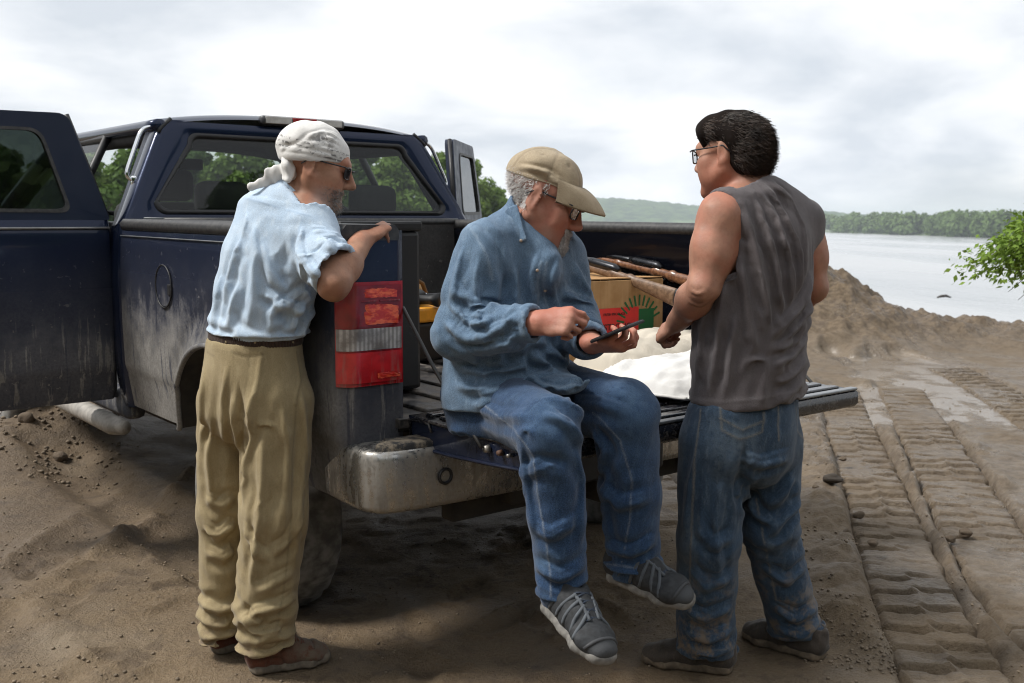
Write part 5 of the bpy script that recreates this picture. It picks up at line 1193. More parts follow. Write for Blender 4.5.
def hand_sdf(F, w, d, n, s, curl, spread=0.0, thumb=None, sc=1.0, k=0.006):
    """w wrist, d towards the fingers, n back of the hand, s towards the thumb; curl per finger: three bends"""
    d, n, s = unit(d), unit(n), unit(s)
    P = lambda a, b, c: w+(d*a+s*b+n*c)*sc
    F.econe(P(-0.01, 0, 0), P(0.035, 0.003, 0), (0.029*sc, 0.021*sc), (0.037*sc, 0.017*sc), s, 0.015)
    F.econe(P(0.03, 0.002, 0), P(0.08, 0.0, 0.002), (0.037*sc, 0.017*sc), (0.040*sc, 0.0125*sc), s, 0.012)
    offs = (0.030, 0.0105, -0.0105, -0.029); Ls = (0.074, 0.083, 0.077, 0.060); rr = (0.0092, 0.0095, 0.009, 0.008); base = (0.088, 0.093, 0.089, 0.08)
    for i in range(4):
        p = P(base[i]-0.008, offs[i], 0.003); dr = unit(d+s*spread*(1.5-i)*0.3); nn = n; a = 0
        F.cone(P(0.05, offs[i]*0.9, 0.004), p, 0.009*sc, rr[i]*1.12*sc, 0.01)
        for j, fr in enumerate((0.48, 0.30, 0.24)):
            a += curl[i][j]; v = dr*math.cos(a)-nn*math.sin(a); q = p+v*Ls[i]*fr*sc
            F.cone(p, q, rr[i]*sc*(1.0-0.07*j), rr[i]*sc*(0.93-0.08*j), 0.0035 if j else 0.005); p = q
    t = thumb or ((0.02, 0.03, -0.004), (0.05, 0.052, -0.012), (0.08, 0.052, -0.018), (0.103, 0.044, -0.02))
    pts = [P(*x) for x in t]; rt = (0.016, 0.0125, 0.0105, 0.0088)
    for j in range(3): F.cone(pts[j], pts[j+1], rt[j]*sc, rt[j+1]*sc, 0.008 if j == 0 else 0.004)
    return [P(*x) for x in ((0.08, 0, 0), (0.04, 0, 0))]
def strands(name, roots, normals, flow, length, mat, parent, rad=0.0011, jitter=0.35, seed=1, curl=0.25, nseg=5):
    rs = np.random.RandomState(seed); V = []; Fc = []
    n = len(roots); org = np.array(parent.location)
    dirs = normals*flow[0]+flow[1]+rs.normal(size=(n, 3))*jitter
    dirs /= np.linalg.norm(dirs, axis=1, keepdims=True)
    grav = np.array([0, 0, -1.0]); p = roots-normals*0.003; L = length*rs.uniform(0.6, 1.25, n)
    ph = rs.normal(size=(n, 3))*curl
    u = np.cross(dirs, [0.31, 0.52, 0.79]); u /= np.linalg.norm(u, axis=1, keepdims=True)
    ring = []
    for j in range(nseg):
        w = np.cross(dirs, u); r = rad*(1-0.75*j/(nseg-1))
        for a in range(3):
            th = 2*math.pi*a/3; ring.append(p+(u*math.cos(th)+w*math.sin(th))*r)
        p = p+dirs*(L/(nseg-1))[:, None]
        dirs = dirs+ph*0.5+grav*flow[2]; dirs -= normals*np.minimum((dirs*normals).sum(1), 0)[:, None]*flow[3]
        dirs /= np.linalg.norm(dirs, axis=1, keepdims=True)
    V = np.stack(ring, 1).reshape(-1, 3)            # n, nseg*3
    base = (np.arange(n)*nseg*3)[:, None]
    q = []
    for j in range(nseg-1):
        for a in range(3):
            b = (a+1) % 3; q.append(np.stack([base[:, 0]+j*3+a, base[:, 0]+j*3+b, base[:, 0]+j*3+3+b, base[:, 0]+j*3+3+a], 1))
    Q = np.concatenate(q)
    return link(name, np_mesh(name, V-org, Q), mat, parent)
def pick(P, N, mask, n, seed):
    idx = np.nonzero(mask)[0]; rs = np.random.RandomState(seed)
    i = rs.choice(idx, n); return P[i]+rs.normal(size=(n, 3))*0.0012, N[i]

def glasses(parent, o, R, sc, name='eyeglasses', mat=None, half_rim=False, dark=False):
    T = lambda x, y, z: o+R@(np.array([x, y, z])*sc)-np.array(parent.location)
    bm_parts = []
    g = empty(name, (0, 0, 0)); g.parent = parent
    for sg in (-1, 1):
        pts = []
        for i in range(20):
            a = 2*math.pi*i/20; ex = 0.0245*np.sign(math.cos(a))*abs(math.cos(a))**0.6; ez = 0.0175*np.sign(math.sin(a))*abs(math.sin(a))**0.6
            pts.append(T(sg*0.034+ex, 0.110-abs(ex*0.1)-0.012*abs((sg*0.034+ex)/0.06)**2, 0.006+ez))
        bm_parts.append((pts, True))
        arm = [T(sg*0.059, 0.103, 0.02), T(sg*0.069, 0.092, 0.022), T(sg*0.076, 0.03, 0.021), T(sg*0.080, -0.008, 0.022), T(sg*0.081, -0.03, 0.0)]
        bm_parts.append((arm, False))
        # lens
        me = bpy.data.meshes.new('lens'); me.from_pydata([tuple(p) for p in pts], [], [tuple(range(20))]); me.update()
        link('lens', me, mat[1], g)
    bm_parts.append(([T(-0.012, 0.114, 0.014), T(0, 0.118, 0.017), T(0.012, 0.114, 0.014)], False))
    bm = bmesh.new()
    for pts, cl in bm_parts:
        me = tube_mesh('t', pts, 0.0021*sc, 6, cl); bm.from_mesh(me); bpy.data.meshes.remove(me)
    me = bpy.data.meshes.new('glasses_frame'); bm.to_mesh(me); bm.free(); link('glasses_frame', me, mat[0], g)

def shoe(parent, heel, toe, up, L, mats, name='shoe', width=0.052, h=0.0045, collar=0.09, kind=0):
    """heel, toe: points on the sole line; mats: upper, sole, trim"""
    heel = np.asarray(heel, float); d = unit(np.asarray(toe)-heel); u = unit(np.asarray(up)-d*(np.asarray(up)@d)); s = np.cross(d, u)
    P = lambda a, b, c: heel+d*a*L+s*b+u*c
    lo = np.min([P(a, b, c) for a in (-0.1, 1.1) for b in (-0.08, 0.08) for c in (-0.03, 0.2)], 0); hi = np.max([P(a, b, c) for a in (-0.1, 1.1) for b in (-0.08, 0.08) for c in (-0.03, 0.2)], 0)
    w = width
    F = Field(lo, hi, h)
    F.econe(P(0.12, 0, 0.045), P(0.45, 0, 0.045), (w*0.70, 0.035), (w*0.78, 0.04), s, 0.02)
    F.econe(P(0.45, 0, 0.045), P(0.72, 0, 0.034), (w*0.80, 0.042), (w*0.92, 0.030), s, 0.03)
    F.econe(P(0.72, 0, 0.034), P(0.88, 0, 0.027), (w*0.92, 0.030), (w*0.72, 0.024), s, 0.03)
    F.econe(P(0.20, 0, 0.05), P(0.18, 0, collar), (w*0.66, 0.046), (w*0.72, 0.05), s, 0.03)
    F.econe(P(0.45, 0, 0.06), P(0.27, 0, collar), (w*0.5, 0.03), (w*0.55, 0.04), s, 0.04)
    F.econe(P(0.19, 0, collar+0.012), P(0.19, 0, collar+0.04), (w*0.5, 0.04), (w*0.6, 0.05), s, 0.01, 's')
    F.cut(P(0.5, 0, 0.016), -u, 0.002)
    C = Cloth(*F.mesh())
    rel = C.P-heel; a = rel@d/L; c = rel@u; b = rel@s
    C.wear = np.clip((a-0.80)*9, 0, 1) if kind == 1 else np.clip((a-0.30)*3, 0, 1)*(kind == 0)
    if kind != 1:
        for pl in ([P(0.40, -w*0.85, 0.02), P(0.36, -w*0.7, 0.06), P(0.42, -w*0.3, 0.09)], [P(0.40, w*0.85, 0.02), P(0.36, w*0.7, 0.06), P(0.42, w*0.3, 0.09)], [P(0.72, -w*0.9, 0.03), P(0.75, 0, 0.062), P(0.72, w*0.9, 0.03)], [P(0.0, 0, 0.05), P(0.2, w*0.7, 0.055), P(0.36, w*0.7, 0.05)]): C.line(None, 0.0035, 0.8, -0.003, pl=pl, snap=True)
    C.ripple(int(abs(heel[0])*1000) % 99, 0.05, 0.0022)
    o = C.build(name, mats[0], parent)
    R0 = np.array(parent.location)
    def strap(nm, pl, r, mt):
        sp = C.snap(pl, 0.04)
        if len(sp) > 2:
            for _ in range(2): sp[1:-1] = sp[1:-1]*0.5+(sp[2:]+sp[:-2])*0.25
            tube(nm, sp-R0, r, mt, o, 6)
    if kind == 1:
        for sg in (-1, 1):
            for x0, x1 in ((0.22, 0.30), (0.34, 0.40), (0.47, 0.47), (0.60, 0.54), (0.70, 0.62)):
                strap('strap', [P(x0, sg*w*1.0, 0.03), P((x0+x1)/2, sg*w*0.85, 0.06), P(x1, sg*w*0.30, 0.10)], 0.0052, mats[2])
            strap('strap', [P(0.30, sg*w*0.32, 0.10), P(0.47, sg*w*0.30, 0.09), P(0.66, sg*w*0.26, 0.07)], 0.005, mats[2])
        strap('toe_cap', [P(0.80, -w*0.8, 0.03), P(0.84, 0, 0.055), P(0.80, w*0.8, 0.03)], 0.006, mats[3])
    for i in range(4 if kind != 2 else 3):
        x0 = 0.38+0.07*i; strap('lace', [P(x0, -w*0.36, 0.10-0.012*i), P(x0+0.025, 0, 0.105-0.012*i), P(x0+0.05, w*0.36, 0.10-0.012*i)], 0.0028, mats[4] if len(mats) > 4 else mats[0]); strap('lace', [P(x0, w*0.36, 0.10-0.012*i), P(x0+0.025, 0, 0.105-0.012*i), P(x0+0.05, -w*0.36, 0.10-0.012*i)], 0.0028, mats[4] if len(mats) > 4 else mats[0])
    # sole
    F = Field(lo, hi, h)
    F.econe(P(0.13, 0, 0.012), P(0.45, 0, 0.012), (w*0.80, 0.03), (w*0.80, 0.03), s, 0.02)
    F.econe(P(0.45, 0, 0.012), P(0.70, 0, 0.012), (w*0.80, 0.03), (w*1.0, 0.03), s, 0.02)
    F.econe(P(0.70, 0, 0.012), P(0.87, 0, 0.014), (w*1.0, 0.03), (w*0.80, 0.03), s, 0.02)
    F.cut(P(0.5, 0, 0.028 if kind != 0 else 0.034), u, 0.004); F.cut(P(0.5, 0, 0.0), -u, 0.004)
    C = Cloth(*F.mesh()); rel = C.P-heel; a = rel@d/L; c = rel@u
    C.disp += 0.0007*np.sin(a*L*2*math.pi/0.016)*(c > 0.002)*(c < 0.02)
    so = C.build('sole', mats[1], parent); so.parent = o
    o.parent = parent
    return o

# ------------------------------------------------------------------ man leaning on the truck bed
GZ = 0.05
def man_leaning():
    root = empty('person', tuple(at(255, 650, 3.16)*np.array([1, 1, 0])+np.array([0, 0, GZ])))
    tag(root, 'man in pale blue shirt, khaki trousers and white head scarf leaning on the truck bed', 'person')
    SK = skin_mat('weathered_tan_skin', (0.36, 0.185, 0.115), 0.35)
    SH = cloth_mat('pale_chambray', (0.46, 0.56, 0.67), (0.38, 0.49, 0.62), (0.30, 0.41, 0.55), (0.58, 0.66, 0.74), 0.85)
    KH = cloth_mat('khaki_cotton', (0.325, 0.258, 0.145), (0.265, 0.206, 0.110), (0.15, 0.115, 0.06), (0.39, 0.32, 0.19), 0.85, mud=(-0.01, 0.22))
    A = at
    face = unit([0.72, 0.69, 0]); right = np.array([face[1], -face[0], 0.0])
    sh_r, el_r, wr_r = A(309, 228, 3.04), A(334, 284, 2.88), A(363, 240, 3.06)
    sh_l, el_l, wr_l = A(260, 218, 3.28), A(262, 250, 3.45), A(286, 232, 3.36)
    neck0, neck1 = A(296, 204, 3.14), A(309, 183, 3.13)
    ho = A(314, 167, 3.125)
    HR = frame(unit([0.985, 0.10, 0]))@rotx(-0.26)@roty(0.02)
    # --- skin
    F = Field((-1.0, 2.75, 0.95), (-0.28, 3.7, 1.85), 0.0042)
    F.econe(A(272, 300, 3.14), A(290, 215, 3.14), (0.15, 0.09), (0.16, 0.09), right, 0.04)
    F.cone(neck0, neck1, 0.062, 0.056, 0.03)
    head_sdf(F, ho, HR, 1.0, 1.06)
    F.cone(sh_r, el_r, 0.055, 0.045, 0.02); F.cone(el_r, el_r+(wr_r-el_r)*0.4, 0.045, 0.0445, 0.02); F.cone(el_r+(wr_r-el_r)*0.4, wr_r, 0.0445, 0.030, 0.02)
    F.cone(neck0, sh_r, 0.06, 0.055, 0.05); F.cone(neck0, sh_l, 0.06, 0.055, 0.05)
    F.cone(sh_l, el_l, 0.05, 0.042, 0.02); F.cone(el_l, wr_l, 0.042, 0.028, 0.02)
    tip = A(391, 234, 3.16)
    hd = unit(A(380, 231, 3.11)-wr_r)
    hand_sdf(F, wr_r+np.array([0.002, 0, 0.004]), hd, unit([0.1, -0.35, 0.9]), unit([-0.1, 0.95, 0.3]), [(0.55, 0.45, 0.2), (0.55, 0.45, 0.2), (0.6, 0.45, 0.25), (0.65, 0.45, 0.3)], 0.2, sc=1.0)
    hand_sdf(F, wr_l, unit([0.5, 0.5, -0.2]), unit([0, 0, 1]), unit([0.7, -0.7, 0]), [(0.3, 0.4, 0.2)]*4)
    C = Cloth(*F.mesh()); C.ripple(3, 0.05, 0.0012)
    # grey stubble on the jaw
    rel = (C.P-ho)@HR
    inhead = np.linalg.norm(rel, axis=1) < 0.165
    C.wear = 0.5*inhead*np.clip((-0.04-rel[:, 2])*40, 0, 1)*np.clip((rel[:, 1]-0.01)*40, 0, 1)
    C.build('body', SK, root)
    bm_ = inhead & (rel[:, 2] < -0.044) & (rel[:, 1] > 0.045) & (rel[:, 2] > -0.125) & ~((np.abs(rel[:, 0]) < 0.022) & (rel[:, 2] > -0.078) & (rel[:, 2] < -0.05))
    r, n = pick(C.P, C.N, bm_, 900, 5); strands('beard', r, n, (0.7, np.array([0.1, 0, -0.6]), 0.1, 1), 0.013, hair_mat('grey_beard', (0.16, 0.14, 0.13), (0.55, 0.52, 0.5)), root, 0.0009, 0.3, 5)
    glasses(root, ho, HR, 1.0, mat=(M_GLASSFRAME, plain('dark_lens', (0.01, 0.01, 0.012), 0.1)))
    # --- shirt
    F = Field((-1.05, 2.7, 0.86), (-0.4, 3.6, 1.62), 0.0078)
    st = [(A(255, 341, 3.12), 0.155, 0.115), (A(258, 322, 3.12), 0.168, 0.128), (A(264, 290, 3.12), 0.172, 0.13), (A(272, 256, 3.12), 0.180, 0.13), (A(281, 226, 3.13), 0.18, 0.12), (A(290, 206, 3.14), 0.13, 0.09)]
    for (a, wa, da), (b, wb, db) in zip(st[:-1], st[1:]): F.econe(a, b, (wa, da), (wb, db), right, 0.03)
    F.cone(A(292, 202, 3.13), sh_r, 0.062, 0.075, 0.05); F.cone(A(288, 202, 3.16), sh_l, 0.06, 0.07, 0.05)
    F.cone(sh_r, A(326, 258, 2.94), 0.078, 0.074, 0.035); F.cone(A(326, 258, 2.94), A(338, 276, 2.88), 0.074, 0.074, 0.02)
    F.cone(sh_l, el_l, 0.072, 0.07, 0.035)
    ax = unit(el_r-sh_r)
    # collar
    F.econe(A(293, 199, 3.135), A(302, 188, 3.13), (0.085, 0.08), (0.076, 0.07), right, 0.012)
    F.open_end(A(301, 190, 3.13), unit(neck1-neck0), 0.10, 0.05, 0.007)
    F.open_end(A(334.5, 271, 2.90), unit([0.80, -0.40, -0.42]), 0.105, 0.05, 0.006)
    F.cut(A(255, 337, 3.12), (0.02, 0, -1))
    C = Cloth(*F.mesh()); C.coarse = True
    for pts, w, h in [([(241, 196), (262, 202), (290, 210), (312, 214)], 0.004, 0.0035),
                      ([(186+60, 210), (246, 222), (244, 232)], 0.009, 0.008), ([(243, 232), (232, 262), (226, 290)], 0.013, 0.008), ([(252, 215), (256, 250), (254, 290), (250, 325)], 0.018, 0.008),
                      ([(262, 285), (282, 300), (306, 306)], 0.012, 0.008), ([(268, 310), (290, 296), (312, 280)], 0.012, 0.008), ([(290, 330), (298, 305), (312, 285)], 0.012, 0.009),
                      ([(228, 325), (232, 300), (240, 280)], 0.012, 0.006), ([(270, 330), (272, 310), (280, 290)], 0.011, 0.007), ([(212, 325), (216, 300), (222, 270)], 0.012, 0.006), ([(300, 332), (306, 316), (316, 302)], 0.01, 0.007),
                      ([(303, 222), (300, 240), (306, 262), (318, 280)], 0.012, 0.010), ([(312, 240), (318, 256), (328, 270)], 0.011, -0.007), ([(322, 232), (330, 248), (338, 256)], 0.011, 0.007), ([(310, 226), (325, 228), (338, 236)], 0.012, 0.006),
                      ([(288, 240), (280, 262), (284, 290)], 0.014, -0.008), ([(262, 240), (270, 270), (290, 295)], 0.014, 0.006)]:
        C.fold(pts, w, h)
    zt = A(290, 206, 3.13)[2]; C = C.drape(F, [(A(255, 340, 3.12), A(285, 215, 3.13)), (sh_r, A(338, 276, 2.88)), (sh_l, el_l)], 95, 0.035, 0.05, [(A(255, 328, 3.12), 0.10, 0.10, 0.03), (A(285, 300, 3.05), 0.09, 0.06, 0.05), (A(305, 240, 3.02), 0.08, 0.05, 0.04)], 0.014, 0.020, 0.0003, 0.16, np.clip((C.P[:, 2]-zt-0.01)*40, 0, 0.9)+np.clip((A(255, 331, 3.12)[2]-C.P[:, 2])*60, 0, 0.9), 1, pins=[(A(334.5, 271, 2.90), 0.085), (A(302, 190, 3.13), 0.11)]).refine()
    for pts in ([(241, 197), (262, 203), (290, 211), (310, 216)], [(304, 212), (300, 226), (298, 240), (303, 258), (318, 276)], [(327, 284), (336, 268), (341, 250)]): C.line(pts, 0.0035, 0.75, 0.0012)
    C.line([(322, 287), (331, 264), (339, 248)], 0.003, 0.8, 0.001); C.line([(299, 320), (306, 290), (308, 265)], 0.004, 0.4, 0.001)
    C.crumple(13, 0.035, 0.0016, (0.3, 0, 1), 1.6)
    C.build('shirt', SH, root)
    # --- collar
    F = Field(A(298, 195, 3.13)-0.16, A(298, 195, 3.13)+0.16, 0.0042)
    F.econe(A(291, 203, 3.135), A(303, 186, 3.13), (0.094, 0.088), (0.080, 0.076), right, 0.0)
    cn = unit(neck1-neck0); F.cut(A(293, 202, 3.135), -cn+np.array([0.0, 0.0, 0.0]), 0.004); F.open_end(A(302.5, 187, 3.13), cn, 0.12, 0.06, 0.006)
    C = Cloth(*F.mesh()); C.ripple(15, 0.05, 0.0015); C.build('collar', SH, root)
    # --- trousers
    F = Field((-1.06, 2.85, 0.02), (-0.5, 3.45, 1.08), 0.0078)
    hipc = A(256, 372, 3.12)
    F.econe(A(255, 337, 3.12), A(254, 360, 3.12), (0.158, 0.118), (0.172, 0.135), right, 0.03)
    F.econe(A(254, 360, 3.12), A(254, 400, 3.12), (0.172, 0.135), (0.165, 0.13), right, 0.03)
    F.econe(A(270, 385, 3.06), A(268, 400, 3.05), (0.085, 0.10), (0.085, 0.10), right, 0.04); F.econe(A(232, 385, 3.12), A(232, 400, 3.12), (0.08, 0.10), (0.08, 0.1), right, 0.04)
    kr, al = A(274, 500, 3.05), None
    F.cone(A(278, 395, 3.06), A(274, 505, 3.05), 0.106, 0.098, 0.03); F.cone(A(274, 505, 3.05), A(266, 600, 3.07), 0.098, 0.090, 0.03); F.cone(A(266, 600, 3.07), A(265, 648, 3.09), 0.090, 0.082, 0.02)
    F.cone(A(228, 395, 3.19), A(223, 505, 3.19), 0.096, 0.080, 0.02); F.cone(A(221, 505, 3.19), A(219, 600, 3.19), 0.070, 0.060, 0.03); F.cone(A(221, 600, 3.19), A(223, 650, 3.19), 0.066, 0.068, 0.02)
    F.open_end(A(265, 640, 3.09), unit([0.12, 0.05, -1]), 0.12, 0.05, 0.006); F.open_end(A(223, 640, 3.19), unit([0, 0, -1]), 0.1, 0.05, 0.006)
    F.cut(A(255, 333, 3.12), (0, 0, 1))
    C = Cloth(*F.mesh()); C.coarse = True
    for pts, w, h in [([(239, 380), (243, 430), (241, 470), (240, 500)], 0.013, -0.016), ([(262, 345), (258, 380), (246, 420)], 0.014, 0.006), ([(300, 380), (306, 430), (300, 500), (294, 560)], 0.014, 0.007), ([(282, 400), (288, 450), (282, 520)], 0.016, 0.007),
                      ([(262, 430), (262, 480), (256, 540), (250, 590)], 0.014, 0.008), ([(248, 610), (262, 628), (284, 622)], 0.009, 0.012), ([(240, 618), (256, 606), (278, 600), (292, 590)], 0.010, 0.010), ([(252, 636), (270, 632), (288, 628)], 0.008, 0.010), ([(254, 586), (272, 576), (292, 566)], 0.010, 0.006), ([(244, 600), (258, 618), (266, 632)], 0.008, -0.01),
                      ([(203, 612), (216, 620), (234, 614)], 0.009, 0.011), ([(202, 596), (220, 606), (236, 600)], 0.009, 0.010), ([(206, 632), (220, 626), (238, 628)], 0.008, 0.008), ([(205, 520), (218, 530), (234, 515)], 0.013, 0.010), ([(208, 545), (222, 552), (236, 540)], 0.012, 0.010), ([(206, 490), (220, 500), (236, 488)], 0.013, 0.007), ([(212, 420), (208, 460), (212, 500)], 0.014, 0.007), ([(228, 360), (222, 400), (224, 440)], 0.016, 0.006),
                      ([(243, 520), (256, 545), (270, 556)], 0.014, 0.007), ([(300, 510), (288, 535), (270, 548)], 0.014, 0.007), ([(206, 360), (200, 400), (202, 440)], 0.014, 0.005)]:
        C.fold(pts, w, h)
    C = C.drape(F, [(A(255, 337, 3.12), A(254, 400, 3.12)), (A(278, 395, 3.06), A(274, 505, 3.05)), (A(274, 505, 3.05), A(265, 648, 3.09)), (A(228, 395, 3.19), A(223, 505, 3.19)), (A(223, 505, 3.19), A(223, 650, 3.19))], 95, 0.022, 0.014, [(A(265, 615, 3.07), 0.12, 0.16, 0.02), (A(222, 615, 3.19), 0.12, 0.16, 0.02), (A(250, 420, 3.0), 0.10, 0.05, 0.03), (A(250, 520, 3.1), 0.10, 0.04, 0.03)], 0.016, 0.020, 0.0004, 0.18, np.clip((C.P[:, 2]-A(255, 345, 3.12)[2])*50, 0, 0.95), 2, pins=[(A(265, 642, 3.09), 0.075), (A(223, 642, 3.19), 0.07)]).refine()
    C.line([(233, 353), (248, 357), (263, 354)], 0.004, 0.9, -0.002)
    C.line([(233, 353), (233, 357)], 0.004, 0.7); C.line([(296, 352), (300, 380), (296, 404)], 0.004, 0.9, 0.003); C.line([(296, 404), (292, 460), (291, 520), (284, 590), (276, 630)], 0.0038, 0.75, 0.001)
    C.line([(248, 358), (248, 360)], 0.005, 1.0); C.line([(207, 352), (214, 356)], 0.004, 0.7)
    C.line([(252, 340), (248, 370), (243, 400)], 0.0035, 0.4)
    C.crumple(24, 0.035, 0.0014)
    C.build('trousers', KH, root)
    # --- belt
    R0 = np.array(root.location)
    pts = []; c0 = A(255.5, 336, 3.12)
    F = Field((-1.06, 2.85, 0.9), (-0.5, 3.45, 1.1), 0.004)
    F.econe(A(255, 350, 3.12), A(256, 325, 3.12), (0.168, 0.128), (0.170, 0.130), right, 0.0)
    F.cut(A(255, 330, 3.12), (0.05, 0, 1), 0.004); F.cut(A(255, 341, 3.12), (-0.05, 0, -1), 0.004)
    C = Cloth(*F.mesh()); ang = np.arctan2((C.P-c0)@right, (C.P-c0)@face)
    C.disp += 0.0018*np.sin(ang*110); C.seam = (np.sin(ang*110) < 0)*0.9
    C.build('belt', cloth_mat('brown_braided_leather', (0.055, 0.028, 0.018), (0.035, 0.018, 0.012), (0.012, 0.007, 0.005), (0.06, 0.035, 0.025), 0.55), root)
    for x in (226, 255, 292):
        q = C.hit([(x, 328.5), (x, 335), (x+0.5, 343)])
        if q is not None: tube('belt_loop', q-R0, 0.0045, KH, root, 6)
    # --- shoes
    UP = cloth_mat('brown_boot_leather', (0.13, 0.042, 0.022), (0.085, 0.028, 0.015), (0.03, 0.018, 0.012), (0.13, 0.10, 0.072), 0.7)
    SO = plain('muddy_grey_sole', (0.135, 0.112, 0.085), 0.85, var=0.35, scale=40, bump=0.5)
    g = lambda px, py: at(px, py, 3.1)
    hr = A(247, 660, 3.06); tr = A(322, 634, 3.16)
    hr[2] = GZ; tr[2] = GZ
    shoe(root, hr+np.array([0.0, 0.0, 0.0]), tr, (0, 0, 1), np.linalg.norm(tr-hr)*1.0+0.03, (UP, SO), width=0.056, collar=0.10)
    hl = A(209, 645, 3.20); tl = A(262, 622, 3.32); hl[2] = GZ; tl[2] = GZ
    shoe(root, hl, tl, (0, 0, 1), 0.29, (UP, SO), width=0.056, collar=0.10)
    # --- head scarf
    WH = Mat('printed_white_cotton'); v = WH.noise(46, 5, 0.65, dist=1.2); z = WH.attr('seam')
    band = WH.attr('wear'); n = WH.noise(20, 4)
    c = WH.mix(WH.rng(n, 0.3, 0.7), (0.62, 0.61, 0.59), (0.74, 0.73, 0.71))
    c = WH.mix(WH.math('MULTIPLY', z, WH.rng(v, 0.46, 0.54), clamp=True), c, (0.05, 0.05, 0.055))
    WH.set(Base_Color=c, Roughness=0.9, Specular_IOR_Level=0.15); WH.bump(WH.noise(120, 3), 0.3, 0.003)
    T = lambda x, y, z: ho+HR@np.array([x, y, z])
    F = Field(ho-0.22, ho+0.2, 0.0036)
    F.ell(T(0, -0.014, 0.044), (0.089, 0.110, 0.089), HR, 0.02)
    F.cut(T(0, 0.10, 0.034), HR@unit([0, 0.20, -1]), 0.006)
    C = Cloth(*F.mesh()); rel = (C.P-ho)@HR
    for i, zz in enumerate((0.036, 0.046, 0.058)):
        m_ = np.exp(-((rel[:, 2]-zz-0.15*(0.1-rel[:, 1])*0.1*i)/0.003)**2); C.seam = np.maximum(C.seam, m_*0.9)
    C.patch(322, 142, 12, 9, 1.0); C.seam = np.maximum(C.seam, C.wear*0.8)
    for sd in range(6):
        a0 = T(0.075, -0.10, 0.03+0.012*sd); C.fold(None, 0.007, 0.004, pl=resample([T(0.05, -0.1, 0.025), T(0.078, -0.06+0.01*sd, 0.035+0.012*sd), T(0.082-0.006*sd, 0.02, 0.04+0.017*sd), T(0.07-0.008*sd, 0.07, 0.045+0.012*sd)], 0.01))
    C.ripple(31, 0.05, 0.0015)
    sc_ = C.build('head_scarf', WH.m, root)
    F = Field(ho-np.array([0.36, 0.2, 0.2]), ho+np.array([0.1, 0.2, 0.12]), 0.0036)
    kn = A(293, 157, 3.09)
    F.ell(kn, (0.022, 0.024, 0.032), None, 0.01); F.ell(A(289, 168, 3.075), (0.03, 0.014, 0.034), frame((1, 0, 0.3)), 0.015)
    F.econe(A(289, 165, 3.08), A(272, 178, 3.07), (0.008, 0.024), (0.006, 0.022), (0, 1, 0.2), 0.012); F.econe(A(272, 178, 3.07), A(249, 188, 3.07), (0.006, 0.022), (0.005, 0.008), (0, 1, 0.2), 0.012)
    F.econe(A(290, 168, 3.07), A(286, 180, 3.05), (0.02, 0.012), (0.016, 0.007), (1, 0, 0), 0.01)
    C = Cloth(*F.mesh()); C.ripple(33, 0.03, 0.003); C.build('scarf_knot', WH.m, root)
    return root

